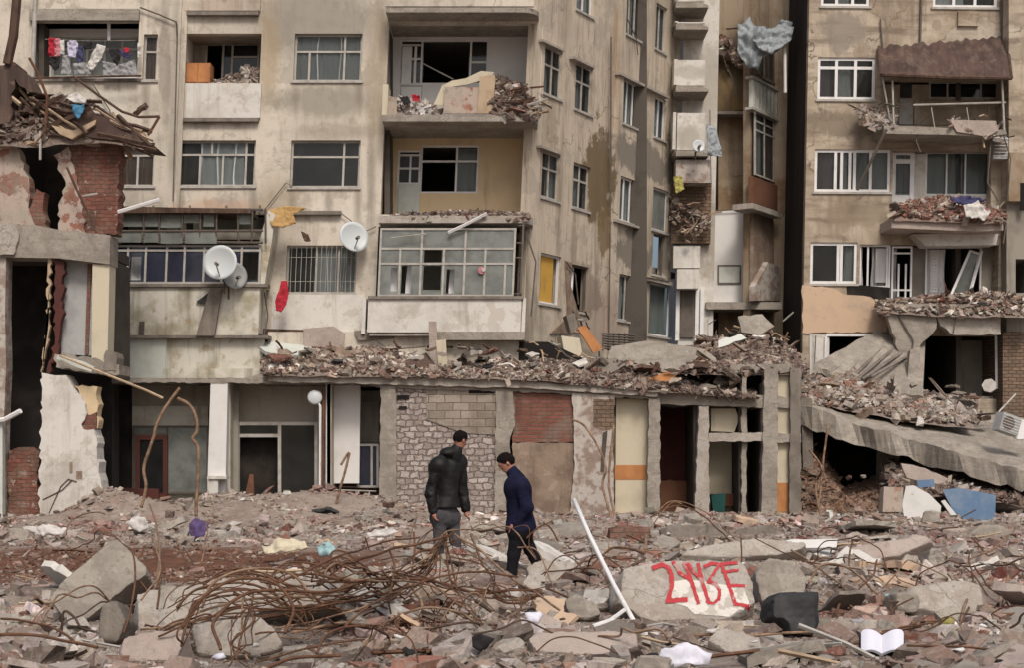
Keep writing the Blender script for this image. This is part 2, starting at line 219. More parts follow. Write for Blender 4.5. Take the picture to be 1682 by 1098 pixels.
# ---------------------------------------------------------------- mesh builder, frames
class MB:
    def __init__(s): s.v = []; s.f = []
    def add(s, vs, fs):
        o = len(s.v); s.v += [tuple(p) for p in vs]; s.f += [tuple(i + o for i in f) for f in fs]; return s
    def box8(s, p): return s.add(p, [(0, 3, 2, 1), (4, 5, 6, 7), (0, 1, 5, 4), (1, 2, 6, 5), (2, 3, 7, 6), (3, 0, 4, 7)])
    def box(s, x0, x1, y0, y1, z0, z1):
        return s.box8([(x0, y0, z0), (x1, y0, z0), (x1, y1, z0), (x0, y1, z0), (x0, y0, z1), (x1, y0, z1), (x1, y1, z1), (x0, y1, z1)])
    def prism(s, pts, z0, z1):
        n = len(pts)
        return s.add([(x, y, z0) for x, y in pts] + [(x, y, z1) for x, y in pts],
                     [tuple(range(n))[::-1], tuple(range(n, 2 * n))] + [(i, (i + 1) % n, n + (i + 1) % n, n + i) for i in range(n)])
    def tube(s, pts, r, seg=6, r1=None):
        pts = [Vector(p) for p in pts]; n = len(pts); o = len(s.v); up = Vector((0.31, 0.2, 0.93)).normalized(); a = None
        for i, p in enumerate(pts):
            t = (pts[min(i + 1, n - 1)] - pts[max(i - 1, 0)]).normalized()
            if a is None: a = t.cross(up).normalized()
            a = (a - t * a.dot(t)); a = a.normalized() if a.length > 1e-6 else t.orthogonal().normalized()
            b = t.cross(a); rr = r if r1 is None else r + (r1 - r) * i / (n - 1)
            for k in range(seg):
                q = 2 * math.pi * k / seg; s.v.append(tuple(p + (a * math.cos(q) + b * math.sin(q)) * rr))
        for i in range(n - 1):
            for k in range(seg):
                s.f.append((o + i * seg + k, o + i * seg + (k + 1) % seg, o + (i + 1) * seg + (k + 1) % seg, o + (i + 1) * seg + k))
        s.f.append(tuple(o + k for k in range(seg))[::-1]); s.f.append(tuple(o + (n - 1) * seg + k for k in range(seg))); return s
    def disc(s, c, axis, r, th, seg=28, bowl=0.0, rings=5):
        axis = Vector(axis).normalized(); a = axis.orthogonal().normalized(); b = axis.cross(a); c = Vector(c); o = len(s.v)
        for side in (0, 1):
            for k in range(rings + 1):
                q = k / rings
                for j in range(seg):
                    t = 2 * math.pi * j / seg
                    s.v.append(tuple(c + (a * math.cos(t) + b * math.sin(t)) * r * max(q, .001) + axis * (bowl * q * q - th * side)))
        S = (rings + 1) * seg
        for side in (0, 1):
            for k in range(rings):
                for j in range(seg):
                    q = (o + side * S + k * seg + j, o + side * S + k * seg + (j + 1) % seg, o + side * S + (k + 1) * seg + (j + 1) % seg, o + side * S + (k + 1) * seg + j)
                    s.f.append(q if side == 0 else q[::-1])
        for j in range(seg):
            s.f.append((o + rings * seg + j, o + rings * seg + (j + 1) % seg, o + S + rings * seg + (j + 1) % seg, o + S + rings * seg + j))
        return s
def ray(px, py): return Vector(((px - HX) / FPX, 1.0, (HY - py) / FPX))
def W(px, py, Y): d = ray(px, py); return Vector((d.x * Y, Y, EYE + d.z * Y))
class Frame:                                            # a facade's own metric axes: u along it, v up it, n out of it
    def __init__(s, O, U, V):
        s.O = Vector(O); s.U = Vector(U).normalized(); s.V = Vector(V); N = s.V.cross(s.U).normalized()
        if N.dot(Vector((0, 0, EYE)) - s.O) < 0: N = -N
        s.N = N; s.M = Matrix((s.U, s.V, s.N)).transposed(); s.I = s.M.inverted(); s.A = (abs(s.U.x) + abs(s.V.z)) and s.M
    def p(s, u, v, n=0.0): return s.O + s.U * u + s.V * v + s.N * n
    def uv(s, px, py, n=0.0):
        d = ray(px, py); C = Vector((0, 0, EYE)); t = (n - (C - s.O).dot(s.N)) / d.dot(s.N); q = s.I @ (C + d * t - s.O); return q.x, q.y
    def at(s, px, py, n=0.0): u, v = s.uv(px, py, n); return s.p(u, v, n)
    def r(s, x0, y0, x1, y1, n=0.0):
        ym, xm = (y0 + y1) / 2, (x0 + x1) / 2
        return s.uv(x0, ym, n)[0], s.uv(x1, ym, n)[0], s.uv(xm, y1, n)[1], s.uv(xm, y0, n)[1]
    def box(s, mb, u0, u1, v0, v1, n0, n1):
        return mb.box8([s.p(u0, v0, n1), s.p(u1, v0, n1), s.p(u1, v0, n0), s.p(u0, v0, n0), s.p(u0, v1, n1), s.p(u1, v1, n1), s.p(u1, v1, n0), s.p(u0, v1, n0)])
    def pbox(s, mb, x0, y0, x1, y1, n0, n1, at=None):
        u0, u1, v0, v1 = s.r(x0, y0, x1, y1, n1 if at is None else at); return s.box(mb, u0, u1, v0, v1, n0, n1)
    def poly(s, mb, pts, n0, n1, at=None):              # outline at n1, thickness back to n0
        q = [s.uv(x, y, n1 if at is None else at) for x, y in pts]; n = len(q)
        return mb.add([s.p(u, v, n1) for u, v in q] + [s.p(u, v, n0) for u, v in q],
                      [tuple(range(n)), tuple(range(n, 2 * n))[::-1]] + [(i, n + i, n + (i + 1) % n, (i + 1) % n) for i in range(n)])
    def wall(s, mb, u0, u1, v0, v1, holes, n0, n1):
        us = sorted({u0, u1, *[h[0] for h in holes], *[h[1] for h in holes]}); vs = sorted({v0, v1, *[h[2] for h in holes], *[h[3] for h in holes]})
        us = [u for u in us if u0 <= u <= u1]; vs = [v for v in vs if v0 <= v <= v1]
        sol = lambda i, j: 0 <= i < len(us) - 1 and 0 <= j < len(vs) - 1 and not any(h[0] < (us[i] + us[i + 1]) / 2 < h[1] and h[2] < (vs[j] + vs[j + 1]) / 2 < h[3] for h in holes)
        for i in range(len(us) - 1):
            for j in range(len(vs) - 1):
                if not sol(i, j): continue
                a, b, c, d = us[i], us[i + 1], vs[j], vs[j + 1]
                P = [s.p(a, c, n1), s.p(b, c, n1), s.p(b, d, n1), s.p(a, d, n1), s.p(a, c, n0), s.p(b, c, n0), s.p(b, d, n0), s.p(a, d, n0)]
                F = [(0, 1, 2, 3), (7, 6, 5, 4)]
                if not sol(i - 1, j): F.append((0, 3, 7, 4))
                if not sol(i + 1, j): F.append((1, 5, 6, 2))
                if not sol(i, j - 1): F.append((0, 4, 5, 1))
                if not sol(i, j + 1): F.append((3, 2, 6, 7))
                mb.add(P, F)
        return mb
# ---------------------------------------------------------------- linking
WL = {}
def setp(o, label=None, cat=None, group=None, kind=None):
    for k, v in (('label', label), ('category', cat), ('group', group), ('kind', kind)):
        if v: o[k] = v
    return o
def thing(name, label, cat, loc=(0, 0, 0), group=None, kind=None):
    o = bpy.data.objects.new(name, None); o.empty_display_size = .3; o.location = loc; COL.objects.link(o); WL[o.name] = Vector(loc)
    return setp(o, label, cat, group, kind)
def link(name, verts, faces, m, parent=None, smooth=False, cols=None, clean=False):
    v = np.array(verts, dtype=np.float64).reshape(-1, 3); c = (v.min(0) + v.max(0)) / 2; c[2] = v[:, 2].min()
    me = bpy.data.meshes.new(name); me.from_pydata((v - c).tolist(), [], faces if isinstance(faces, list) else faces.tolist())
    if clean:
        bm = bmesh.new(); bm.from_mesh(me); bmesh.ops.remove_doubles(bm, verts=bm.verts, dist=1e-4); bmesh.ops.recalc_face_normals(bm, faces=bm.faces); bm.to_mesh(me); bm.free()
    me.materials.append(M[m])
    if cols is not None:
        a = me.color_attributes.new('Col', 'FLOAT_COLOR', 'POINT'); a.data.foreach_set('color', np.asarray(cols, dtype=np.float32).ravel())
    if smooth: me.polygons.foreach_set('use_smooth', [True] * len(me.polygons))
    o = bpy.data.objects.new(name, me); COL.objects.link(o)
    pl = WL[parent.name] if parent else Vector((0, 0, 0))
    o.location = Vector(c) - pl; WL[o.name] = Vector(c)
    if parent: o.parent = parent
    return o
SPLIT = {'pilaster', 'ledge', 'recess_side', 'recess_floor', 'room_side', 'parapet', 'balcony_slab', 'lintel', 'door_frame', 'panel', 'rib', 'canopy_pane', 'floor_slab', 'inner_wall', 'soot_stain', 'chip', 'crack', 'back_slab', 'drain_pipe', 'awning_beam', 'lower_panel', 'opening_frame', 'door_leaf', 'roof_edge', 'shutter'}
def pieces(mb):
    par = list(range(len(mb.v)))
    def find(i):
        while par[i] != i: par[i] = par[par[i]]; i = par[i]
        return i
    for f in mb.f:
        for i in f[1:]: par[find(i)] = find(f[0])
    out = {}
    for f in mb.f: out.setdefault(find(f[0]), []).append(f)
    for fs in out.values():
        q = MB(); ids = sorted({i for f in fs for i in f}); mp = {i: k for k, i in enumerate(ids)}; q.v = [mb.v[i] for i in ids]; q.f = [tuple(mp[i] for i in f) for f in fs]; yield q
def part(name, mb, m, parent, label=None, smooth=False):
    if name in SPLIT and len(mb.v) < 3000:
        o = None
        for q in pieces(mb): o = setp(link(name, q.v, q.f, m, parent, smooth, clean=True), label)
        return o
    o = link(name, mb.v, mb.f, m, parent, smooth, clean=len(mb.v) < 20000); return setp(o, label)
def solo(name, mb, m, label, cat, group=None, kind=None, smooth=False):
    return setp(link(name, mb.v, mb.f, m, None, smooth, clean=len(mb.v) < 20000), label, cat, group, kind)

# ---------------------------------------------------------------- windows, curtains
def curtain(F, root, u0, u1, v0, v1, n, m, folds=7, amp=.035, sag=0.0):
    mb = MB(); K = max(8, int(folds * 6)); J = 5; ph = random.random() * 6
    for j in range(J + 1):
        for i in range(K + 1):
            a = i / K; b = j / J; u = u0 + (u1 - u0) * a; w = amp * math.sin(a * folds * 6.28 + ph + .4 * math.sin(b * 3)) * (.6 + .4 * math.sin(a * 17 + ph))
            mb.v.append(tuple(F.p(u + .02 * math.sin(b * 5 + a * 9), v1 + (v0 - v1) * b - sag * math.sin(a * 3.14) * (1 - b), n + w)))
    for j in range(J):
        for i in range(K):
            q = j * (K + 1) + i; mb.f.append((q, q + 1, q + K + 2, q + K + 1))
    return part('curtain', mb, m, root, smooth=True)
def window(F, root, rc, v=(), h=(), fm='frame_grey', g='glass', cur=(), miss=(), n=-.12, t=.055, cn=-.18, name='window', label=None, sill=False, bars=0, at=0.0, d=.06):
    u0, u1, v0, v1 = rc if len(rc) == 4 and isinstance(rc, list) else F.r(*rc[:4], at)
    X = lambda f: u0 + (u1 - u0) * f; Z = lambda f: v1 - (v1 - v0) * f
    mb = MB(); w = F.box
    w(mb, u0, u0 + t, v0, v1, n - d, n); w(mb, u1 - t, u1, v0, v1, n - d, n); w(mb, u0 + t, u1 - t, v1 - t, v1, n - d, n); w(mb, u0 + t, u1 - t, v0, v0 + t, n - d, n)
    for it in v:
        fx, a, b = it if isinstance(it, tuple) else (it, 0, 1); w(mb, X(fx) - t / 2, X(fx) + t / 2, Z(b) + (t if b == 1 else 0), Z(a) - (t if a == 0 else 0), n - d + .004, n - .003)
    for it in h:
        fy, a, b = it if isinstance(it, tuple) else (it, 0, 1); w(mb, X(a) + (t if a == 0 else 0), X(b) - (t if b == 1 else 0), Z(fy) - t / 2, Z(fy) + t / 2, n - d + .006, n - .005)
    fr = part(name, mb, fm, root, label)
    if g:
        gm = MB(); F.wall(gm, u0 + t * .8, u1 - t * .8, v0 + t * .8, v1 - t * .8, [(X(a), X(c), Z(d_), Z(b)) for a, b, c, d_ in miss], n - .035, n - .028)
        if gm.v: part('pane', gm, g, fr)
    for (a, b, cm) in cur: curtain(F, fr, X(a), X(b), v0 + .05, v1 - .05, cn, cm, folds=max(2, abs(b - a) * 9))
    if sill: sb = MB(); w(sb, u0 - .06, u1 + .06, v0 - .07, v0 - .003, -.2, .05); part('sill', sb, 'frame_grey', fr)
    if bars:
        bb = MB(); k = int((u1 - u0) / .13)
        for i in range(1, k): x = u0 + (u1 - u0) * i / k; bb.tube([F.p(x, v0, .03), F.p(x, v1, .03)], .008, 4)
        for z in (.25, .75): bb.tube([F.p(u0, v0 + (v1 - v0) * z, .03), F.p(u1, v0 + (v1 - v0) * z, .03)], .008, 4)
        part('bars', bb, 'frame_grey', fr)
    return fr

# ---------------------------------------------------------------- loose debris
def pal(kind):
    P = {'mix': [(.38, .335, .295, 5), (.29, .25, .22, 5), (.46, .42, .385, 3.4), (.26, .2, .16, 2.6), (.66, .63, .59, 1.1), (.33, .25, .2, 3), (.12, .09, .075, 2.2), (.2, .085, .06, .7), (.27, .14, .1, .6)],
         'pod': [(.4, .34, .29, 4), (.26, .215, .18, 4), (.5, .45, .4, 2), (.17, .11, .085, 4), (.74, .7, .65, 1.8), (.36, .26, .2, 3), (.07, .05, .042, 4), (.2, .085, .065, 1.4), (.14, .06, .045, 1.2)],  # near-black entries stand in for shadowed gaps in the heap
         'red': [(.27, .1, .07, 3), (.2, .08, .06, 3), (.36, .3, .25, 2), (.12, .07, .05, 3), (.5, .45, .4, 1)],
         'brown': [(.19, .125, .1, 3), (.12, .08, .065, 4), (.33, .27, .22, 2.4), (.07, .048, .04, 3.5), (.52, .48, .43, .9), (.2, .08, .06, .6)],  # darkest browns paint in the shadows between pieces
         'earth': [(.17, .085, .05, 4), (.12, .065, .04, 3), (.25, .15, .1, 2)],
         'white': [(.6, .58, .56, 4), (.45, .42, .39, 3), (.3, .25, .22, 2), (.2, .15, .13, 2)]}[kind]
    w = np.array([p[3] for p in P]); return np.array([p[:3] for p in P]), w / w.sum()
CUBE = np.array([(-1, -1, -1), (1, -1, -1), (1, 1, -1), (-1, 1, -1), (-1, -1, 1), (1, -1, 1), (1, 1, 1), (-1, 1, 1)], float) * .5
CF = np.array([(0, 3, 2, 1), (4, 5, 6, 7), (0, 1, 5, 4), (1, 2, 6, 5), (2, 3, 7, 6), (3, 0, 4, 7)])
def chunks(P, S, palette, flat=.55, tilt=.5, plank=.06):
    """P centres (N,3), S mean sizes (N,): returns verts, faces, colours of irregular broken lumps"""
    N = len(P); C, w = pal(palette); S = np.minimum(S, np.median(S) * 2.6)
    asp = np.stack([rng.uniform(.7, 1.7, N), rng.uniform(.5, 1.2, N), rng.uniform(.25, .8, N) * flat / .55], 1)
    pk = rng.random(N) < plank; asp[pk] = np.stack([rng.uniform(1.8, 3.6, pk.sum()), rng.uniform(.2, .45, pk.sum()), rng.uniform(.1, .25, pk.sum())], 1); S = np.where(pk, np.minimum(S, np.median(S) * 1.3), S)
    V = CUBE[None] * (1 + rng.uniform(-.42, .25, (N, 8, 3))) + rng.uniform(-.12, .12, (N, 8, 3)); V = V * (asp * S[:, None])[:, None, :]
    a = rng.uniform(0, 6.283, N); b = rng.normal(0, tilt, N); c = rng.normal(0, tilt, N)
    def rot(V, ax, t):
        i, j = [(1, 2), (2, 0), (0, 1)][ax]; ct, st = np.cos(t)[:, None], np.sin(t)[:, None]; x, y = V[..., i].copy(), V[..., j].copy()
        V[..., i] = x * ct - y * st; V[..., j] = x * st + y * ct; return V
    V = rot(rot(rot(V, 0, b), 1, c), 2, a) + P[:, None, :]
    F = (CF[None] + (np.arange(N) * 8)[:, None, None]).reshape(-1, 4)
    k = rng.choice(len(C), N, p=w); col = C[k] * rng.uniform(.75, 1.2, (N, 1)) * rng.uniform(.95, 1.05, (N, 3)); col = np.concatenate([col, np.ones((N, 1))], 1)
    return V.reshape(-1, 3), F, np.repeat(col, 8, 0)
def interp(tab, x): xs, ys = zip(*tab); return np.interp(x, xs, ys)
def pile(name, label, cat, top, bot, Y0, Y1, n, size, palette='pod', parent=None, plank=.08, rough=.5, x_at=None, kind='stuff', core=True):
    """heap between picture rows measured at its back (top) and front (bot), built at its real depth"""
    px = rng.uniform(top[0][0], top[-1][0], n); s = rng.random(n) ** .8; Y = Y0 + (Y1 - Y0) * s
    zb = EYE + (HY - interp(bot, px)) * Y0 / FPX; zt = EYE + (HY - interp(top, px)) * Y1 / FPX
    X = (px - HX) / FPX * Y; prof = s ** .7; z = zb + (zt - zb) * prof * (1 - .12 * rng.random(n)); S = size * rng.lognormal(0, rough, n); S[::2] *= .55
    z -= S * .25
    V, F, C = chunks(np.stack([X, Y, z], 1), S, palette, plank=plank)
    nb = max(4, n // 45); ib = rng.choice(n, nb); S2 = size * rng.uniform(1.6, 3.2, nb); P2_ = np.stack([X, Y, z], 1)[ib]; P2_[:, 2] -= S2 * .1; V2, F2_, C2 = chunks(P2_, S2, palette, plank=.25, flat=.3, tilt=.35)
    F = np.concatenate([F, F2_ + len(V)]); V = np.concatenate([V, V2]); C = np.concatenate([C, C2])
    if not core: return setp(link(name, V, F, 'rubble', parent, cols=C), label, None if parent else cat, None, kind)
    K, J = 60, 8; g = []
    for j in range(J + 1):
        for i in range(K + 1):
            p = top[0][0] + (top[-1][0] - top[0][0]) * i / K; q = j / J; y = Y0 + (Y1 - Y0) * q
            b_ = EYE + (HY - interp(bot, p)) * Y0 / FPX; t_ = EYE + (HY - interp(top, p)) * Y1 / FPX
            x = (p - HX) / FPX * y; g.append((x, y, b_ - size * .6 + (t_ - b_) * q ** .7 * .9 + .06 * mnoise.noise(Vector((x * 2, y * 2, 3)))))
    gf = [(j * (K + 1) + i, j * (K + 1) + i + 1, (j + 1) * (K + 1) + i + 1, (j + 1) * (K + 1) + i) for j in range(J) for i in range(K)]
    pc = pal(palette)[0].mean(0) * .6; gc = np.tile([*pc, 1], (len(g), 1))
    F2 = np.array(gf) + len(V); V = np.concatenate([V, np.array(g)]); C = np.concatenate([C, gc]); F = np.concatenate([F, F2])
    o = link(name, V, F, 'rubble', parent, cols=C)
    return setp(o, label, None if parent else cat, None, kind)
# ================================================================ MAIN APARTMENT BUILDING
YM = 40.0; LEAN = 0.042; O0 = ((851 - HX) * YM / FPX - LEAN * EYE, YM, 0)
FM = Frame(O0, (1, 0, 0), (LEAN, 0, 1)); FS = Frame(O0, (0.514, 0.857, 0), (LEAN, 0, 1))
A = thing('apartment_building', 'long beige damaged apartment block with loggias behind the ruined ground floor', 'building', (0, 44, 0))
ux = lambda px, py=300, n=0: FM.uv(px, py, n)[0]; vy = lambda py, n=0: FM.uv(600, py, n)[1]
# openings of the front wall
win_main = [  # rect, vertical bars, horizontal bars, curtains, missing, material
 ((483, 55, 594, 132), [(.74, 0, 1), (.22, .38, 1)], [.36], [(0.02, .98, 'curtain_grey')], [], 'frame_grey', 'grey curtained window below a dark stain'),
 ((477, 230, 591, 307), [(.76, 0, 1)], [.34], [], [], 'frame_grey', 'wide dark window without curtains'),
 ((293, 230, 419, 305), [(.42, 0, .3), (.27, .3, 1), (.57, .3, 1), (.87, 0, 1)], [.3], [(.27, .85, 'curtain_white')], [], 'frame_grey', 'window with white net curtains'),
 ((196, 234, 253, 305), [(.5, .28, 1)], [.28], [(.02, .98, 'curtain_brown')], [], 'frame_grey', 'window with brown curtains beside the ruin'),
 ((235, 56, 258, 131), [], [.36], [(0.05, .95, 'curtain_brown')], [], 'frame_grey', 'narrow window beside the laundry balcony'),
 ((470, 403, 585, 482), [.42, .74], [], [(.4, .98, 'curtain_white')], [], 'frame_grey', 'barred window above the white parapet band'),
 ((483, -125, 594, -48), [(.74, 0, 1)], [.36], [(0.02, .98, 'curtain_grey')], [], 'frame_grey', None),
 ((46, -125, 160, -48), [(.74, 0, 1)], [.36], [], [], 'frame_grey', None),
]
L1 = (52, 34, 227, 128); L2 = (302, 55, 428, 136); L1b = (52, -150, 227, -50); L2b = (302, -125, 428, -44)
B1 = (636, 38, 882, 188); B2 = (628, 206, 872, 352); B3 = (618, 372, 862, 553); B0 = (640, -145, 886, 10); E1 = (188, 345, 435, 470)
low = [(440, 535, 860, 600)]
holes = [FM.r(*w[0]) for w in win_main] + [FM.r(*q) for q in (L1, L2, L1b, L2b, B1, B2, B3, B0, E1)]
UL, VT = -22.0, 19.0
fm_ = MB(); FM.wall(fm_, UL, 0, 3.3, VT, holes, -.25, 0)
part('front_wall', fm_, 'plaster_main', A)
for rc, v, h, cur, miss, fmat, lab in win_main:
    window(FM, A, rc, v, h, fmat, cur=cur, miss=miss, label=lab, sill=True, bars=1 if rc[0] == 470 else 0, g='glass' if rc[0] != 477 else 'glass_dark')
# solid base below
base = MB(); FM.box(base, UL, 0, -1, 3.3, -.25, -.02); part('base_wall', base, 'plaster_brown', A)
# interior: floor slabs, back wall, cross walls
st = MB(); sdir = Vector((.514, .857)); c0 = Vector((O0[0], O0[1])); e0 = c0 + sdir * 11.0
for zz in (.0, 3.5, 4.9, 7.7, 10.72, 13.65, 16.6):
    xo = LEAN * zz
    st.prism([(UL + xo, YM + .26), (c0.x + xo - .2, YM + .26), (e0.x + xo - .5, e0.y), (UL + xo, e0.y)], zz - .2, zz)
part('floor_slab', st, 'interior_grey', A)
iw = MB(); iw.box(UL, 4.2, YM + 5.5, YM + 5.7, 0, VT)
for px in (-60, 40, 275, 450, 612): x = (px - HX) * YM / FPX + .3; iw.box(x, x + .15, YM + .27, YM + 5.5, 3.5, VT)
part('inner_wall', iw, 'interior_dark', A)
rf = MB(); rf.prism([(UL + .9, YM - .6), (c0.x + .9, YM - .6), (e0.x + 1.2, e0.y), (UL + .9, e0.y)], VT - .02, VT + .4); part('roof', rf, 'concrete', A)  # unseen roof added to keep sky light out of the rooms
fi = MB()
for px, pw in ((-260, 22), (278, 20), (284, 4)):     # thin pilaster lines and drain pipe
    u = ux(px); FM.box(fi, u, u + .32 if pw > 5 else u + .07, 3.4, VT - .1, -.01, .06 if pw > 5 else .12)
part('pilaster', fi, 'plaster_main', A)
dp = MB(); dp.tube([FM.at(46, 330, .12), FM.at(60, -60, .12)], .06, 8); part('drain_pipe', dp, 'frame_grey', A)
# ledges across the facade
ld = MB()
for (x0, y0, x1, y1) in ((300, 193, 424, 199), (306, 18, 424, 24), (420, 346, 560, 352)): FM.pbox(ld, x0, y0, x1, y1, -.05, .16)
part('ledge', ld, 'concrete_dark', A)

sp = lambda F, px, py: tuple(F.at(px, py))
add_spots('plaster_main', [(sp(FM, 520, 40), (2.4, 3, 1.3), (.25, .23, .195), .8, .25), (sp(FM, 440, 90), (.45, 3, 1.6), (.33, .25, .15), .6, .3), (sp(FM, 540, 165), (1.9, 3, .6), (.27, .245, .2), .8, .25), (sp(FM, 560, 215), (1.6, 3, .3), (.3, .26, .21), .6, .2),
  (sp(FM, 620, 120), (.4, 3, 2.6), (.34, .28, .2), .6, .3), (sp(FM, 290, 160), (.3, 3, 3.4), (.3, .27, .23), .6, .25), (sp(FM, 360, 345), (1.8, 3, .35), (.5, .3, .2), .5, .3), (sp(FM, 560, 350), (1.2, 3, .5), (.62, .57, .5), .6, .05), (sp(FM, 270, 90), (.2, 3, 2.4), (.24, .21, .175), .7, .2),
  (sp(FM, 150, 170), (1.4, 3, .5), (.6, .57, .5), .6, .1), (sp(FM, 360, 10), (1.2, 3, .3), (.3, .2, .15), .4, .3), (sp(FM, 460, 330), (.8, 3, .8), (.36, .3, .22), .6, .25)] + [(sp(FM, px, py), (.13, 3, h_), (.22, .19, .155), .65, .45) for px, py, h_ in ((486, 160, .7), (590, 158, .6), (480, 334, .6), (588, 336, .8), (297, 332, .6), (416, 330, .7), (540, 328, .5), (240, 165, .8), (436, 470, 1.2), (610, 300, 1.6))])
add_spots('plaster_white', [(tuple(W(1170, 150, 47.8)), (.5, 2, 2.2), (.36, .33, .28), .7, .2), (tuple(W(1170, 400, 47.8)), (.7, 2, 1.6), (.3, .26, .21), .7, .2), (tuple(W(1130, 230, 46.9)), (.7, 2, .5), (.33, .3, .25), .7, .2), (tuple(W(1130, 120, 46.9)), (.8, 2, .25), (.36, .33, .28), .6, .2)])
add_spots('plaster_side', [(sp(FS, 985, 285), (.95, 1.6, 1.8), (.13, .095, .05), .92, .07), (sp(FS, 992, 380), (.4, .7, 1.1), (.17, .12, .06), .85, .07), (sp(FS, 1055, 262), (2.3, 3.8, .75), (.17, .155, .13), .85, .1), (sp(FS, 1040, 415), (1.3, 2.2, .8), (.16, .145, .12), .85, .08),
  (sp(FS, 1000, 520), (1.2, 2, 1.2), (.33, .25, .21), .6, .2), (sp(FS, 1088, 420), (.5, .8, 1.0), (.1, .09, .08), .8, .1), (sp(FS, 905, 200), (.4, .6, 1.6), (.27, .22, .16), .6, .25), (sp(FS, 1010, 90), (.25, .4, 3.2), (.34, .25, .17), .5, .3), (sp(FS, 960, 480), (1.0, 1.6, .9), (.2, .16, .13), .7, .1)])
def loggia(rc, depth, backmat, sidemat, wins, slab_over=0, floor_m='concrete', door=None, F=FM, root=A):
    u0, u1, v0, v1 = F.r(*rc); b = MB()
    F.wall(b, u0, u1, v0, v1, [F.r(*w[0], -depth) for w in wins], -depth - .15, -depth)
    o = part('recess_wall', b, backmat, root)
    s = MB(); F.box(s, u0 - .12, u0, v0, v1, -depth, -.252); F.box(s, u1, u1 + .12, v0, v1, -depth, -.252); part('recess_side', s, sidemat, root)
    s = MB(); F.box(s, u0 - .1, u1 + .1, v0 - .2, v0, -depth, -.252); F.box(s, u0 - .1, u1 + .1, v1, v1 + .15, -depth, -.252); part('recess_floor', s, floor_m, root)
    for w in wins: window(F, root, w[0], *w[1:3], **w[3], n=-depth - .05, cn=-depth - .25, at=-depth)
loggia(L1, .75, 'plaster_clean', 'plaster_clean', [((85, 60, 228, 126), [.2, .4, .6, .8], [.3], dict(fm='frame_grey', g='glass_dusty', cur=[(.02, .98, 'curtain_grey')]))])
loggia(L2, 1.1, 'interior_grey', 'plaster_white', [((336, 70, 425, 134), [.33, .5], [(.35, .5, 1)], dict(fm='frame_grey', g='glass_dark', miss=[(.03, .05, .3, .95)]))])
loggia(L1b, 1.1, 'plaster_clean', 'plaster_clean', []); loggia(L2b, 1.1, 'interior_grey', 'plaster_white', [])
loggia(B0, 1.3, 'plaster_white', 'plaster_white', [((655, -110, 803, -38), [.27, .8], [], dict(fm='frame_white'))])
loggia(B1, 1.3, 'plaster_clean', 'plaster_clean', [((656, 64, 802, 138), [(.25, 0, 1), (.8, 0, 1)], [(.12, 0, .25), (.5, .8, 1)], dict(fm='frame_white', g='glass_dark', miss=[(.27, .04, .78, .96)])), ((657, 140, 693, 186), [], [.5], dict(fm='frame_white', g='door_panel', name='door_panel'))])
loggia(B2, 1.3, 'plaster_yellow', 'plaster_yellow', [((690, 238, 786, 317), [.62], [.33], dict(fm='frame_white', g='glass', miss=[(.03, .36, .6, .97), (.03, .04, .6, .32)], cur=[(.62, .97, 'curtain_white')])), ((652, 246, 690, 345), [(.55, .08, .55)], [.08, .55, .3], dict(fm='frame_white', g='glass', name='balcony_door', miss=[(0, .55, 1, 1)]))])
for rc, mm in (((658, 142, 692, 186), 'door_panel'), ((654, 302, 689, 352), 'panel_mint')):
    b = MB(); FM.pbox(b, *rc, -1.36, -1.27); part('door_panel', b, mm, A)
b = MB(); FM.pbox(b, 660, 76, 676, 138, -1.33, -1.28); FM.pbox(b, 680, 76, 684, 137, -1.33, -1.28); FM.pbox(b, 660, 95, 692, 98, -1.32, -1.275); part('balcony_door', b, 'frame_white', A)
# side window + fallen rod seen in the white loggia
b = MB(); b.tube([FM.at(695, 104, -.9), FM.at(745, 130, -.7)], .02, 6); part('fallen_rod', b, 'frame_grey', A)
# balcony slabs (project 0.75 m, rounded right corner)
def slab(F, root, x0, x1, ytop, ybot, proj, m='concrete', back=-1.3, round_=.5, lab=None):
    u0, _, v0, v1 = F.r(x0, ytop, x1, ybot, proj); u1 = F.r(x0, ytop, x1, ybot, proj)[1]; pts = [(u0, back), (u0, proj)]
    for k in range(7): t = math.pi / 2 * k / 6; pts.append((u1 - round_ + round_ * math.sin(t), proj - round_ + round_ * math.cos(t)))
    pts.append((u1, back)); n = len(pts); mb = MB()
    mb.add([F.p(u, v0, q) for u, q in pts] + [F.p(u, v1, q) for u, q in pts], [tuple(range(n))[::-1], tuple(range(n, 2 * n))] + [(i, (i + 1) % n, n + (i + 1) % n, n + i) for i in range(n)])
    return part('balcony_slab', mb, m, root, lab)
slab(FM, A, 634, 886, 12, 20, .8); slab(FM, A, 628, 884, 188, 199, .8); slab(FM, A, 622, 876, 354, 366, .8, 'concrete_pale')
b = MB(); FM.pbox(b, 634, -30, 878, 10, .68, .78); FM.box(b, ux(636), ux(636) + .1, FM.uv(640, 10, .7)[1], FM.uv(640, -30, .7)[1], 0, .68); part('parapet', b, 'plaster_main', A)
b = MB(); FM.pbox(b, 628, 138, 637, 189, .0, .74); part('parapet_stub', b, 'plaster_cream', A)
b = MB(); FM.pbox(b, 306, 137, 428, 193, -.04, .09); FM.poly(b, [(330, 139), (410, 139), (404, 158), (388, 152), (372, 166), (352, 155), (335, 160)], .08, .094); part('parapet', b, 'plaster_white', A, 'white peeling balcony parapet')
b = MB(); FM.pbox(b, 306, -30, 428, 17, -.04, .09); part('parapet', b, 'plaster_main', A)
b = MB(); FM.pbox(b, 50, 128, 232, 133, -.2, .07); part('ledge', b, 'concrete_dark', A)
b = MB(); FM.pbox(b, 48, 14, 228, 33, .0, .12); part('balcony_slab', b, 'concrete', A)
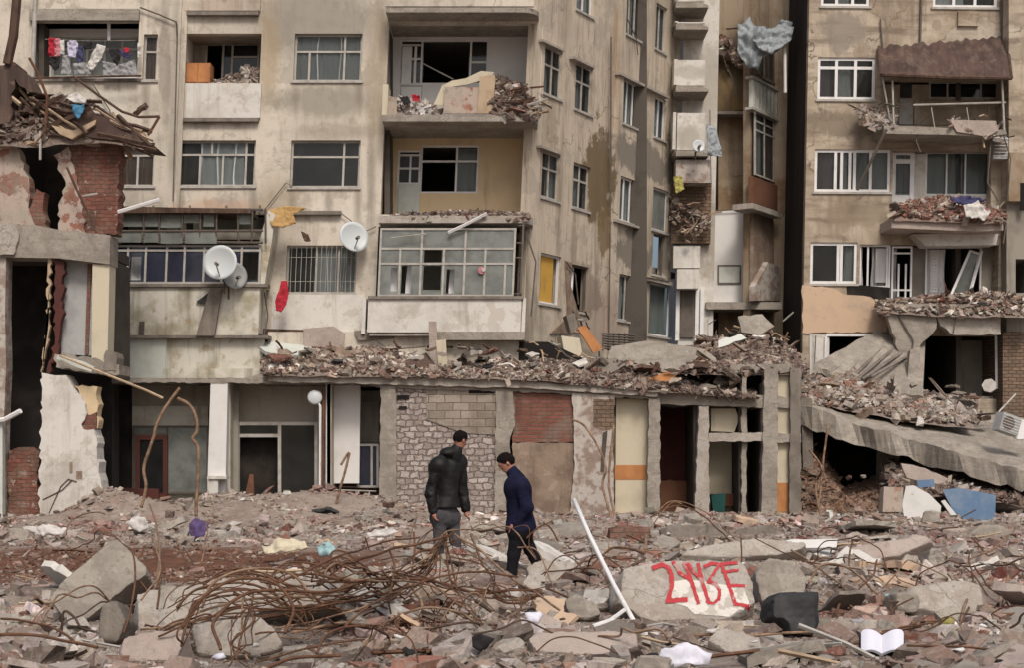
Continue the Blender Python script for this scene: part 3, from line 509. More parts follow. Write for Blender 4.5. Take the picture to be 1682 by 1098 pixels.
b = MB(); b.tube([FM.at(179, 34, -.3), FM.at(179, 66, -.3)], .05, 8); part('post', b, 'frame_white', A)
# glazed enclosed balcony (B3): parapet, glazing, floor band
b = MB(); FM.pbox(b, 604, 491, 856, 546, .68, .8); FM.box(b, ux(608), ux(608) + .1, vy(552), vy(494), 0, .68); FM.box(b, ux(866), ux(866) + .1, vy(552), vy(494), 0, .68)
part('parapet', b, 'plaster_white', A, 'peeling white parapet of the glazed balcony')
b = MB(); FM.pbox(b, 718, 545, 862, 559, -.2, .86); FM.pbox(b, 606, 546, 717, 552, -.2, .76); part('balcony_slab', b, 'concrete', A)
b = MB(); FM.pbox(b, 604, 486, 860, 491, -.1, .86); part('ledge', b, 'concrete_dark', A)
window(FM, A, (622, 374, 846, 487, .8), v=[(.31, 0, 1), (.63, 0, 1), (.155, .3, 1), (.475, .3, 1), (.78, .3, 1), (.93, .52, 1)], h=[.3, (.52, 0, 1)], fm='frame_grey', g='glass_dusty', miss=[(.33, .32, .46, .5), (.33, .55, .46, .9), (.17, .55, .24, .95), (.5, .6, .56, .95), (.09, .57, .14, .92)], n=.76, cn=.35, cur=[(.02, .15, 'curtain_white'), (.2, .3, 'curtain_white'), (.52, .6, 'curtain_white'), (.65, .97, 'curtain_white')], name='balcony_glazing', at=.8)
FE = Frame(FM.p(ux(846, 430, .8), 0, .74), (0, 1, 0), (LEAN, 0, 1))
b = MB()
for q in (0, .35, .7): FM.box(b, ux(866) - .08, ux(866) - .03, vy(487), vy(374), q, q + .04)
for yy in (376, 404, 428, 486): FM.box(b, ux(866) - .07, ux(866) - .04, vy(yy) - .03, vy(yy), .04, .7)
for yy in (376, 404, 428, 486): FM.box(b, ux(846, 430, .8) + .02, ux(866) - .08, vy(yy) - .03, vy(yy), .7, .74)
part('side_glazing', b, 'frame_dark', A)
b = MB(); FM.box(b, ux(622), ux(870), vy(552), vy(545), -1.2, 0); part('recess_floor', b, 'concrete', A)
b = MB(); FM.pbox(b, 618, 372, 862, 553, -1.5, -1.3, at=0); part('recess_wall', b, 'interior_grey', A)
# left enclosed balcony (E1)
b = MB(); FM.pbox(b, 176, 472, 425, 552, .9, 1.02); FM.box(b, ux(438), ux(438) + .12, vy(552), vy(472), 0, 1.0); part('parapet', b, 'plaster_moss', A, 'long mould-streaked parapet of the enclosed balcony')
b = MB(); FM.pbox(b, 178, 551, 440, 556, -.2, 1.12); FM.pbox(b, 178, 466, 440, 471, .7, 1.1); part('ledge', b, 'concrete_dark', A)
window(FM, A, (182, 402, 428, 466, 1.0), v=[.11, .23, .37, .49, .62, .74, .87], h=[.14], fm='frame_grey', g='glass_blue', n=.98, cn=.5, cur=[(.0, .1, 'curtain_grey'), (.1, .2, 'curtain_white'), (.25, .36, 'curtain_grey')], name='balcony_glazing', at=1.0, miss=[(.88, .2, .98, .9), (.12, .3, .2, .9)])
b = MB(); FM.pbox(b, 176, 556, 272, 622, .8, .95); part('lower_panel', b, 'panel_mint', A, 'pale clean panel under the enclosed balcony')
b = MB(); FM.pbox(b, 272, 557, 432, 606, .7, .9); FM.pbox(b, 268, 606, 440, 622, .6, 1.05); part('lower_panel', b, 'plaster_moss', A)
b = MB(); FM.pbox(b, 188, 345, 435, 552, -1.4, -1.2, at=0); part('recess_wall', b, 'interior_grey', A)
# broken canopy frame above E1
b = MB()
for y, n_ in ((343, 1.2), (378, 1.1), (396, 1.05)): b.tube([FM.at(182, y + random.uniform(-2, 2), n_), FM.at(432, y + random.uniform(-2, 3), n_)], .035, 5)
for x in (200, 235, 262, 300, 330, 356, 390, 415, 436): b.tube([FM.at(x, 342, 1.2), FM.at(x + random.uniform(-3, 3), 400, 1.05)], .028, 5)
for x in (190, 250, 310, 370, 425): b.tube([FM.at(x, 350, 1.2), FM.at(x + 2, 338, 0)], .03, 5)
part('canopy_frame', b, 'frame_dark', A)
b = MB()
for (x0, y0, x1, y1) in ((202, 348, 262, 372), (264, 352, 300, 374), (302, 352, 328, 366), (334, 352, 352, 372), (392, 350, 412, 368), (186, 380, 232, 398), (236, 380, 260, 398), (264, 380, 300, 400), (304, 382, 356, 400)): FM.pbox(b, x0, y0, x1, y1, 1.08, 1.1)
part('canopy_pane', b, 'glass_dusty', A)
b = MB(); FM.poly(b, [(182, 338), (262, 340), (340, 342), (412, 344), (412, 350), (300, 349), (182, 350)], .2, 1.3); part('canopy_edge', b, 'timber_dark', A)
b = MB(); FM.poly(b, [(440, 345), (425, 400), (424, 470), (434, 470), (446, 400), (452, 352)], 0, .9); part('torn_wall', b, 'plaster_moss', A)
# white band under window 3
b = MB(); FM.pbox(b, 446, 484, 598, 556, -.1, .08); part('wall_band', b, 'plaster_white', A)
b = MB(); FM.box(b, -6.9, -.1, 3.4, vy(548), -.2, .5); part('base_block', b, 'plaster_main', A)

# ---- side face receding to the right
win_side = [
 ((893, 78, 924, 158), [.55], [.38], [(.02, .5, 'curtain_grey')], 'frame_grey', 'glass'),
 ((945, 106, 974, 184), [.5], [.38], [(.02, .6, 'curtain_grey')], 'frame_grey', 'glass'),
 ((890, 250, 920, 327), [.5], [.36], [(.5, .98, 'curtain_grey')], 'frame_grey', 'glass'),
 ((941, 270, 969, 344), [.5], [.36], [(.02, .6, 'curtain_grey')], 'frame_grey', 'glass'),
 ((887, 418, 921, 500), [], [], [], 'frame_white', None),
 ((936, 436, 966, 512), [], [], [(.1, .5, 'curtain_white')], 'frame_dark', None),
 ((948, -58, 976, 22), [.5], [.36], [(.02, .98, 'curtain_white')], 'frame_white', 'glass'),
 ((1028, -20, 1056, 62), [.33, .66], [], [(.02, .7, 'curtain_grey')], 'frame_grey', 'glass'),
 ((1077, 8, 1095, 84), [.5], [], [(.02, .7, 'curtain_green')], 'frame_grey', 'glass'),
 ((1024, 134, 1054, 208), [.3, .62], [], [(.1, .9, 'curtain_white')], 'frame_white', 'glass'),
 ((1075, 160, 1094, 228), [.5], [], [(.02, .6, 'curtain_white')], 'frame_white', 'glass'),
 ((1018, 293, 1050, 366), [.3, .62], [], [(.1, .9, 'curtain_white')], 'frame_white', 'glass'),
 ((1072, 310, 1098, 380), [], [], [(.0, 1, 'curtain_white')], 'frame_white', 'glass_dusty'),
 ((1072, 385, 1092, 452), [], [], [], 'frame_dark', None),
 ((1016, 452, 1044, 528), [.5], [], [(.1, .6, 'curtain_white')], 'frame_grey', 'glass'),
 ((1066, 466, 1102, 553), [], [], [(.05, .9, 'curtain_green')], 'frame_white', 'glass'),
]
ue = FS.uv(1108, 300)[0]
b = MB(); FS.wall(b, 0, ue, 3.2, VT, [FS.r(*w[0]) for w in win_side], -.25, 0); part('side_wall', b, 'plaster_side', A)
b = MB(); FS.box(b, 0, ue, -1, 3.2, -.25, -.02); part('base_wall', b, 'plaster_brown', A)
b = MB(); FS.pbox(b, 894, 420, 914, 498, -.16, -.12, at=0); part('yellow_board', b, 'shutter_yellow', A, 'yellow board filling the window')
for rc, v, h, cur, fmat, g in win_side: window(FS, A, rc, v, h, fmat, g=g, cur=cur, sill=True, n=-.08, cn=-.2, name='window', t=.06)
us = FS.uv(1004, 300)[0]
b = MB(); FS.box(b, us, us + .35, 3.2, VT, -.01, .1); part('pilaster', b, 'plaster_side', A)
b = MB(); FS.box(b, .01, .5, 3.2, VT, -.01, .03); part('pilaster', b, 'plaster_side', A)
b = MB(); FS.poly(b, [(960, 233), (1003, 236), (1004, 262), (1012, 300), (1002, 330), (1000, 420), (982, 400), (992, 352), (975, 380), (976, 300), (985, 262)], -.01, .006); b = None
b = MB(); FS.poly(b, [(1018, 236), (1060, 246), (1104, 262), (1104, 300), (1068, 296), (1012, 286)], -.01, .006); FS.poly(b, [(1006, 372), (1068, 388), (1068, 452), (1010, 440)], -.01, .006); 
b = MB()
for (x0, y0, x1, y1) in ((892, 72, 928, 76), (943, 100, 978, 104), (888, 244, 924, 248), (1018, 128, 1060, 132), (1060, 148, 1100, 152), (1056, 458, 1106, 464), (1010, 366, 1054, 370)): FS.pbox(b, x0, y0, x1, y1, 0, .18)
part('lintel', b, 'concrete_pale', A)
# shattered opening of the side wall, torn plaster
b = MB(); FS.poly(b, [(930, 428), (940, 432), (938, 470), (950, 512), (960, 540), (930, 548), (905, 548), (934, 520)], -.02, .06); part('torn_plaster', b, 'plaster_brown', A)
FSB = FS
# rear wing: white wall facing the street with stacked balconies
YB = 47.9; FB = Frame(((1108 - HX) * YB / FPX, YB, 0), (1, 0, 0), (0.02, 0, 1))
Bw = thing('rear_building', 'narrow pale rear wing with stacked balconies left of the dark gap', 'building', ((1190 - HX) * 50 / FPX, 51, 0))
b = MB(); u0 = 0; u1 = FB.uv(1180, 100)[0]; FB.wall(b, u0, u1, 2.5, VT - 2, [FB.r(1158, 380, 1165, 400)], -3, 0); part('white_wall', b, 'plaster_white', Bw)
b = MB(); b2 = MB()
for (yt, yb_, yu) in ((-60, 2, 20), (36, 38, 48), (98, 140, 160), (185, 246, 262)):
    FB.pbox(b, 1112, yt, 1158, yb_, 1.0, 1.1); FB.box(b, FB.uv(1112, 100, 1)[0] - .1, FB.uv(1112, 100, 1)[0], FB.uv(1130, yb_, 1.)[1], FB.uv(1130, yt, 1.)[1], 0, 1.1)
    FB.poly(b2, [(1110, yb_ + 1), (1150, yb_ + 1), (1164, yb_ + 6), (1164, yb_ + 10), (1110, yb_ + 10)], -.1, 1.2)
part('parapet', b, 'plaster_white', Bw); part('balcony_slab', b2, 'concrete', Bw)
b = MB(); FB.pbox(b, 1110, 262, 1166, 300, .3, 1.0); part('parapet', b, 'plaster_peeled', Bw)
b = MB(); FB.pbox(b, 1104, 300, 1168, 400, -.1, .25); part('torn_wall', b, 'brick_brown', Bw)
b = MB(); FB.pbox(b, 1106, 404, 1150, 440, .0, .5); FB.pbox(b, 1112, 442, 1148, 474, .0, .6); part('panel', b, 'plaster_white', Bw)
b = MB(); FB.pbox(b, 1118, 476, 1140, 555, -.3, .1); part('door', b, 'frame_dark', Bw)
b = MB()
for x in (1110, 1142, 1150): FB.pbox(b, x, 474, x + 6, 560, .0, .14)
part('door_frame', b, 'frame_white', Bw)
FB2 = Frame(((1180 - HX) * 49 / FPX, 49, 0), (1, 0, 0), (0.0, 0, 1))
b = MB(); FB2.wall(b, 0, 3.0, 2, 17, [FB2.r(1186, 150, 1236, 178)], -2.5, 0); part('brown_wall', b, 'plaster_ochre', Bw)
b = MB(); FB2.poly(b, [(1176, 100), (1208, 100), (1240, 130), (1242, 178), (1178, 184)], 0, .25); part('soot_stain', b, 'stain_brown', Bw, 'dark brown patch under the tarpaulin')
b = MB(); FB2.poly(b, [(1160, 350), (1190, 346), (1236, 344), (1236, 508), (1152, 512), (1152, 420)], .2, .5); part('blank_wall', b, 'plaster_clean', Bw)
b = MB(); FB2.pbox(b, 1181, 437, 1215, 464, .45, .53); part('hatch', b, 'panel_mint', Bw)
b = MB(); FB2.pbox(b, 1179, 435, 1217, 437, .45, .55); FB2.pbox(b, 1179, 464, 1217, 466, .45, .55); FB2.pbox(b, 1179, 437, 1181, 464, .45, .55); FB2.pbox(b, 1215, 437, 1217, 464, .45, .55); part('hatch_frame', b, 'frame_dark', Bw)
b = MB(); FB2.pbox(b, 1170, 182, 1240, 187, 0, .5); FB2.pbox(b, 1160, 496, 1284, 508, .2, 1.3); FB2.pbox(b, 1228, 348, 1234, 430, .5, .6); part('ledge', b, 'concrete', Bw)
# stack of glazed balconies turned towards the gap
FB3 = Frame(((1236 - HX) * 47.6 / FPX, 47.6, 0), (0.55, 0.83, 0), (0.0, 0, 1))
b = MB(); FB3.box(b, .05, 1.72, 2, 17, -.35, -.12); part('stack_core', b, 'plaster_ochre', Bw)
ue3 = FB3.uv(1284, 200)[0]
b = MB(); FB3.pbox(b, 1237, 140, 1284, 186, -.05, .1); part('balcony_front', b, 'panel_mint', Bw)
b = MB()
for x in range(1240, 1284, 6): FB3.pbox(b, x, 142, x + 1.2, 186, .1, .13)
FB3.pbox(b, 1236, 136, 1285, 140, -.1, .16); FB3.pbox(b, 1236, 186, 1285, 190, -.1, .16); part('rail', b, 'frame_grey', Bw)
window(FB3, Bw, (1238, 194, 1284, 296), v=[.33, .66], h=[.14, .28], fm='frame_grey', g='glass', cur=[(.02, .3, 'curtain_grey'), (.4, .98, 'curtain_brown')], n=.06, cn=-.05, name='balcony_glazing')
window(FB3, Bw, (1238, 60, 1284, 134), v=[.33, .66], h=[.2], fm='frame_dark', g='glass', cur=[(.4, .98, 'curtain_brown')], n=.06, cn=-.05, name='balcony_glazing')
b = MB(); FB3.pbox(b, 1237, 298, 1284, 340, -.05, .12); part('balcony_front', b, 'interior_brown', Bw, 'dark red balcony front')
b = MB(); FB3.pbox(b, 1236, 341, 1285, 350, -.3, .4); part('balcony_slab', b, 'concrete_pale', Bw)
b = MB(); FB3.pbox(b, 1237, 352, 1284, 494, -.1, .02); part('balcony_front', b, 'plaster_brown', Bw)
b = MB(); FB3.poly(b, [(1240, 470), (1262, 430), (1284, 440), (1284, 494), (1240, 494)], 0, .2); part('torn_plaster', b, 'plaster_peeled', Bw)
# dark building closing the gap
Dk = thing('gap_building', 'building painted black for shade, closing the narrow gap between the rear wing and the right block', 'building', (9, 55, 0))
b = MB(); b.box(6.0, 12.5, 54, 56, 0, 24); part('wall', b, 'alley_shade_black', Dk)  # black colour imitates the shade deep in the gap
b = MB(); b.box(8.55, 9.0, 51.5, 54, 0, 24); part('drain_shaft', b, 'alley_shade_black', Dk)
# ================================================================ RIGHT APARTMENT BLOCK
YR = 45.7; FR = Frame(((1314.5 - HX) * YR / FPX - .02 * EYE, YR, 0), (1, 0.03, 0), (0.02, 0, 1))
_q = lambda px, py: tuple(FR.at(px, py))
add_spots('plaster_tan', [(_q(1390, 50), (.9, 3, .8), (.23, .2, .165), .8, .12), (_q(1380, 205), (1.3, 3, .5), (.2, .165, .125), .8, .12), (_q(1410, 350), (1.3, 3, .5), (.26, .21, .15), .7, .15), (_q(1600, 60), (1.2, 3, .4), (.5, .45, .38), .6, .1), (_q(1550, 110), (1.5, 3, 1.2), (.24, .19, .14), .6, .2)])
Rb = thing('apartment_building', 'tan earthquake-damaged block right of the dark gap, with a rusty awning and broken balconies', 'building', ((1480 - HX) * 47 / FPX, 48, 0))
wr = [
 ((1343, 94, 1438, 163), [(.33, 0, 1), (.66, 0, 1)], [.24], [(.0, .25, 'curtain_mauve'), (.35, .6, 'curtain_grey')], 'frame_white', 'tan wall window with pale frame beside the awning'),
 ((1338, 245, 1463, 315), [.28, .36, .47, .53, .74], [], [(.02, .26, 'curtain_mauve'), (.36, .45, 'curtain_grey'), (.55, .72, 'curtain_grey'), (.76, .98, 'curtain_green')], 'frame_white', 'long white framed window crossed by a fallen pole'),
 ((1331, 398, 1408, 466), [.6, .67], [], [(.75, .98, 'curtain_grey')], 'frame_white', 'white framed window with a dark hole in its pane'),
 ((1349, -60, 1429, 10), [.33, .66], [], [(.35, .6, 'curtain_grey')], 'frame_white', None),
 ((1533, -60, 1639, 12), [.33, .66], [], [(.02, .5, 'curtain_white')], 'frame_white', None),
]
openR = [FR.r(*w[0]) for w in wr] + [FR.r(*q) for q in ((1452, 132, 1650, 206), (1466, 248, 1628, 348), (1412, 402, 1640, 498), (1362, 551, 1452, 640), (1512, 552, 1641, 656))]
uR = FR.uv(1656, 300)[0]
b = MB(); FR.wall(b, 0, uR, 2.4, 19, openR, -.25, 0); part('front_wall', b, 'plaster_tan', Rb)
b = MB(); FR.wall(b, 0, FR.uv(1360, 600)[0], -.5, 2.4, [], -.25, -.01); part('base_wall', b, 'concrete', Rb)
for rc, v, h, cur, fmat, lab in wr: window(FR, Rb, rc, v, h, fmat, cur=cur, label=lab, n=-.05, cn=-.2, sill=True, t=.09)
b = MB(); b.box(FR.O.x + .3, FR.O.x + .32, YR + .3, YR + 9, 0, 19); p0 = FR.p(0, 0)
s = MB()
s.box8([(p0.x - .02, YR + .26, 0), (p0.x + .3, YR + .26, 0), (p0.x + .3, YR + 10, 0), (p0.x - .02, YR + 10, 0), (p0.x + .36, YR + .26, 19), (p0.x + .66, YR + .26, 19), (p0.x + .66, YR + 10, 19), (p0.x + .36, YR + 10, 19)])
part('side_wall', s, 'alley_shade_black', Rb)  # side wall coloured near-black to paint in the gap's shade
s = MB()
for yy in (210, 352, 504, 650, 62, -90): z = FR.uv(1480, yy)[1]; s.box(p0.x + .7, p0.x + 9, YR + .5, YR + 6, z - .22, z - .02)
part('floor_slab', s, 'interior_grey', Rb)
s = MB(); s.box(p0.x + .7, p0.x + 9, YR + 5, YR + 5.2, 0, 19)
for px in (1460, 1580): x = (px - HX) * YR / FPX; s.box(x, x + .15, YR + .6, YR + 5, 0, 19)
part('inner_wall', s, 'interior_dark', Rb)
s = MB(); s.box(p0.x + .4, p0.x + 8, YR - .2, YR + 10, 18.98, 19.3); part('roof', s, 'concrete', Rb)
# balcony bay 1 (row 1) : recess with door, strip window, sagging slab, bent posts, awning
def recR(rc, depth, m, holesr=()):
    u0, u1, v0, v1 = FR.r(*rc); b = MB(); FR.wall(b, u0, u1, v0, v1, [FR.r(*q, -depth) for q in holesr], -depth - .12, -depth); part('recess_wall', b, m, Rb)
    s = MB(); FR.box(s, u0 - .1, u0, v0, v1, -depth, -.252); FR.box(s, u1, u1 + .1, v0, v1, -depth, -.252); part('recess_side', s, 'plaster_tan', Rb)
recR((1452, 132, 1650, 206), .5, 'plaster_tan', [(1526, 134, 1648, 162)])
recR((1466, 248, 1628, 348), .4, 'plaster_white', [(1520, 249, 1626, 321), (1466, 250, 1502, 345)])
recR((1412, 402, 1640, 498), .6, 'interior_grey', [(1520, 405, 1612, 490), (1414, 405, 1462, 470), (1466, 404, 1498, 497)])
window(FR, Rb, (1526, 134, 1648, 162), v=[.25, .7], fm='frame_grey', g='glass_dark', n=-.5, at=-.5, cn=-.8)
window(FR, Rb, (1520, 249, 1626, 321), v=[.33, .62], fm='frame_white', g='glass', n=-.4, at=-.4, cn=-.5, cur=[(.02, .32, 'curtain_green'), (.36, .6, 'curtain_green'), (.65, .98, 'curtain_green')])
window(FR, Rb, (1464, 247, 1502, 335), v=[], h=[.2], fm='frame_white', g='glass', n=-.3, at=-.3, cn=-.5, t=.14, cur=[(.1, .9, 'curtain_grey')], name='balcony_door', miss=[(0, .8, 1, 1)])
b = MB(); FR.pbox(b, 1466, 320, 1500, 346, -.42, -.33); part('door_panel', b, 'frame_white', Rb)
b = MB(); FR.pbox(b, 1479, 132, 1498, 160, -.55, -.46); part('door', b, 'black_stuff', Rb)
b = MB(); FR.pbox(b, 1477, 162, 1500, 204, -.5, -.44); part('door_panel', b, 'frame_grey', Rb)
b = MB(); FR.pbox(b, 1502, 165, 1648, 205, -.5, -.42); part('recess_wall', b, 'plaster_tan', Rb)
window(FR, Rb, (1412, 402, 1463, 472), v=[.28, .9], fm='frame_white', g=None, n=-.1, at=-.05, cn=-.3, cur=[(.45, .88, 'curtain_grey'), (.06, .16, 'curtain_grey')], name='window', label='white window frame with its glass gone')
b = MB(); FR.pbox(b, 1438, 408, 1461, 464, -.2, -.16); part('shutter', b, 'curtain_grey', Rb)
window(FR, Rb, (1465, 404, 1499, 500), v=[(.35, .3, 1), (.7, .3, 1)], h=[.12, .75], fm='frame_white', g=None, n=-.15, at=-.1, name='balcony_door', cn=-.4, cur=[(.05, .35, 'curtain_grey')])
window(FR, Rb, (1520, 405, 1612, 490), v=[], fm='frame_white', g=None, n=-.4, at=-.4, cn=-.7, cur=[(.08, .4, 'curtain_white')], label='shattered window with a leaning sash')
b = MB()
for x0, x1 in ((1594, 1562), (1612, 1592)): b.tube([FR.at(x0, 412, -.1), FR.at(x1, 486, .3)], .05, 4)
b.tube([FR.at(1594, 412, -.1), FR.at(1612, 418, -.1)], .04, 4); part('leaning_sash', b, 'frame_white', Rb, 'white window sash leaning out of its opening')
b = MB(); FR.poly(b, [(1594, 414), (1611, 420), (1591, 484), (1563, 484)], -.05, -.04); part('leaning_pane', b, 'glass_dusty', Rb)
b = MB()
for k in range(14): FR.pbox(b, 1528, 412 + k * 5, 1540, 414 + k * 5, -.35, -.33)
part('security_grille', b, 'frame_white', Rb)
# sagging slabs
b = MB(); FR.poly(b, [(1452, 206), (1500, 207), (1560, 210), (1652, 213), (1654, 220), (1610, 224), (1560, 221), (1452, 219)], -.2, 1.2); part('balcony_slab', b, 'concrete', Rb, 'cracked balcony slab under the awning')
b = MB(); FR.poly(b, [(1464, 358), (1560, 364), (1648, 364), (1648, 378), (1600, 380), (1464, 374)], -.1, 1.2); part('balcony_slab', b, 'concrete_pink', Rb)
b = MB(); FR.poly(b, [(1500, 384), (1640, 384), (1636, 402), (1520, 404)], -.1, .5); part('lintel', b, 'plaster_white', Rb)
b = MB(); FR.poly(b, jag([(1456, 508), (1536, 508), (1538, 540), (1524, 556), (1484, 600), (1464, 540)], 2), .9, 1.15); part('hanging_slab', b, 'concrete', Rb, 'triangular concrete flap hanging under the balcony')
b = MB(); FR.poly(b, jag([(1536, 516), (1642, 514), (1644, 550), (1562, 549), (1545, 535)], 1.8), .7, 1.1); part('balcony_front', b, 'concrete_pale', Rb, 'broken pale balcony front')
b = MB(); FR.poly(b, [(1456, 498), (1640, 500), (1640, 516), (1456, 512)], -.2, 1.1); part('balcony_slab', b, 'concrete', Rb)
b = MB(); FR.poly(b, jag([(1318, 468), (1370, 474), (1388, 484), (1430, 488), (1458, 506), (1456, 546), (1318, 547)], 1.8), 0, .05); part('plaster_panel', b, 'plaster_peach', Rb, 'peach plaster panel with a broken upper edge')
b = MB(); FR.poly(b, [(1390, 466), (1460, 472), (1458, 504), (1430, 487), (1392, 484)], .0, .02); part('wall_hole', b, 'dark_void', Rb)
b = MB(); FR.poly(b, [(1330, 549), (1362, 551), (1362, 618), (1330, 618)], 0, .03); FR.pbox(b, 1356, 551, 1361, 622, 0, .06); part('door_leaf', b, 'plaster_white', Rb)
b = MB(); FR.pbox(b, 1357, 549, 1448, 553, 0, .1); FR.pbox(b, 1354, 553, 1358, 630, .06, .1)
b.tube([FR.at(1636, 552, .1), FR.at(1637, 640, .1)], .05, 4); b.tube([FR.at(1642, 552, .1), FR.at(1641, 648, .1)], .04, 4); part('opening_frame', b, 'frame_white', Rb)
b = MB(); FR.pbox(b, 1560, 560, 1634, 654, -1.6, -1.4); part('inner_door', b, 'interior_grey', Rb)
b = MB(); b.tube([FR.at(1645, 0, .1), FR.at(1650, 130, .1), FR.at(1652, 330, .1)], .05, 6); b.tube([FR.at(1514, -20, .05), FR.at(1511, 75, .05)], .04, 6); part('drain_pipe', b, 'frame_dark', Rb)
b = MB(); FR.poly(b, [(1340, 20), (1430, 16), (1440, 50), (1400, 70), (1345, 84)], 0, .005); FR.poly(b, [(1340, 180), (1420, 175), (1440, 215), (1360, 232), (1336, 228)], 0, .005); part('damp_stain', b, 'stain_grey', Rb) if False else None
b = MB(); FR.pbox(b, 1574, 18, 1608, 42, 0, .1); part('bracket', b, 'plaster_tan', Rb)
b = MB()
for x in (1530, 1588): b.tube([FR.at(x, 176, 1.1), FR.at(x + 6, 212, 1.15)], .018, 4)
b.tube([FR.at(1500, 172, 1.1), FR.at(1652, 168, 1.1)], .03, 5); b.tube([FR.at(1646, 130, 1.2), FR.at(1650, 225, 1.1)], .04, 5); b.tube([FR.at(1466, 132, 1.1), FR.at(1468, 205, 1.1)], .035, 5)
b.tube([FR.at(1450, 128, 1.1), FR.at(1462, 200, .9)], .03, 5); part('railing', b, 'frame_grey', Rb)
b = MB(); b.tube([FR.at(1456, 212, 1.2), FR.at(1432, 262, .9), FR.at(1408, 312, .5)], .05, 6); solo('fallen_pole', b, 'frame_dark', 'dark pole leaning across the long white framed window of the right block', 'pole')
# corrugated awning
b = MB(); cols_, rows_ = 90, 6; topl, topr, botl, botr = FR.at(1443, 76, .05), FR.at(1654, 60, .05), FR.at(1447, 122, 1.35), FR.at(1662, 128, 1.45)
for j in range(rows_ + 1):
    for i in range(cols_ + 1):
        a = i / cols_; q = j / rows_; p = topl.lerp(topr, a).lerp(botl.lerp(botr, a), q); p = p + Vector((0, 0, .03 * math.sin(i * 1.05) + .05 * mnoise.noise(Vector((a * 6, q * 3, 1)))))
        if j == 0: p.z += .1 * mnoise.noise(Vector((a * 14, 0, 4)))
        b.v.append(tuple(p))
for j in range(rows_):
    for i in range(cols_): q = j * (cols_ + 1) + i; b.f.append((q, q + 1, q + cols_ + 2, q + cols_ + 1))
aw = part('awning_sheet', b, 'rust_sheet', Rb, 'rusty corrugated awning', smooth=True)
b = MB(); b.tube([botl, botl.lerp(botr, .5) + Vector((0, 0, -.03)), botr], .06, 6); b.tube([topr, botr], .04, 5); b.tube([topl, botl], .04, 5); part('awning_beam', b, 'timber_dark', Rb)
b = MB(); FR.poly(b, [(1560, 196), (1636, 198), (1640, 214), (1622, 224), (1572, 216)], 1.2, 1.26); solo('fallen_ribbing', b, 'concrete_pink', 'pinkish ribbed panel hanging off the balcony under the awning', 'panel')
def acunit(c, w, h, d, rz, rx, lab):
    t = thing('air_conditioner', lab, 'air conditioner', c)
    Mx = Matrix.Translation(c) @ Matrix.Rotation(rz, 4, 'Z') @ Matrix.Rotation(rx, 4, 'Y')
    def tb(mb): mb.v = [tuple(Mx @ Vector(p)) for p in mb.v]; return mb
    b = MB(); b.box(-w / 2, w / 2, -d / 2, d / 2, 0, h); part('casing', tb(b), 'panel_grey', t)
    b = MB(); b.disc((-w * .12, -d / 2 - .012, h / 2), (0, -1, 0), h * .38, .01, 20)
    part('fan_grille', tb(b), 'frame_dark', t)
    b = MB()
    for k in range(6): b.box(-w * .46, w * .46, -d / 2 - .024, -d / 2 - .014, h * (.12 + .15 * k), h * (.14 + .15 * k))
    part('louvre', tb(b), 'frame_white', t); return t
acunit(FR.at(1641, 262, .5), .45, .7, .3, 0, .02, 'pale air conditioner hanging at the right end of the awning balcony')
acunit(W(1650, 712, 39.5), .6, .5, .35, .3, .3, 'grey box-shaped air conditioner tipped over on the sloping slab at the right edge')
# far right ochre building sliver
Oc = thing('ochre_building', 'brown ochre building at the right edge, brick-faced low down', 'building', ((1760 - HX) * 44 / FPX, 47, 0))
FO = Frame(((1657 - HX) * 45.2 / FPX, 45.2, 0), (1, 0, 0), (0, 0, 1))
b = MB(); FO.wall(b, 0, 8, FO.uv(1670, 330)[1], 19, [], -3, 0); part('upper_wall', b, 'plaster_tan', Oc)
b = MB(); FO.pbox(b, 1657, 250, 1830, 330, .002, .05); part('ochre_band', b, 'plaster_ochre', Oc)
b = MB(); FO.wall(b, 0, 8, FO.uv(1670, 545)[1], FO.uv(1670, 330)[1], [FO.r(1672, 424, 1700, 480)], -3, -.2); part('middle_wall', b, 'interior_grey', Oc)
b = MB(); FO.wall(b, -.15, 8, 2.6, FO.uv(1670, 545)[1], [], -3, -.1); part('brick_wall', b, 'brick_brown', Oc)
b = MB(); FO.pbox(b, 1676, 300, 1684, 345, .02, .06); part('dark_opening', b, 'dark_void', Oc)
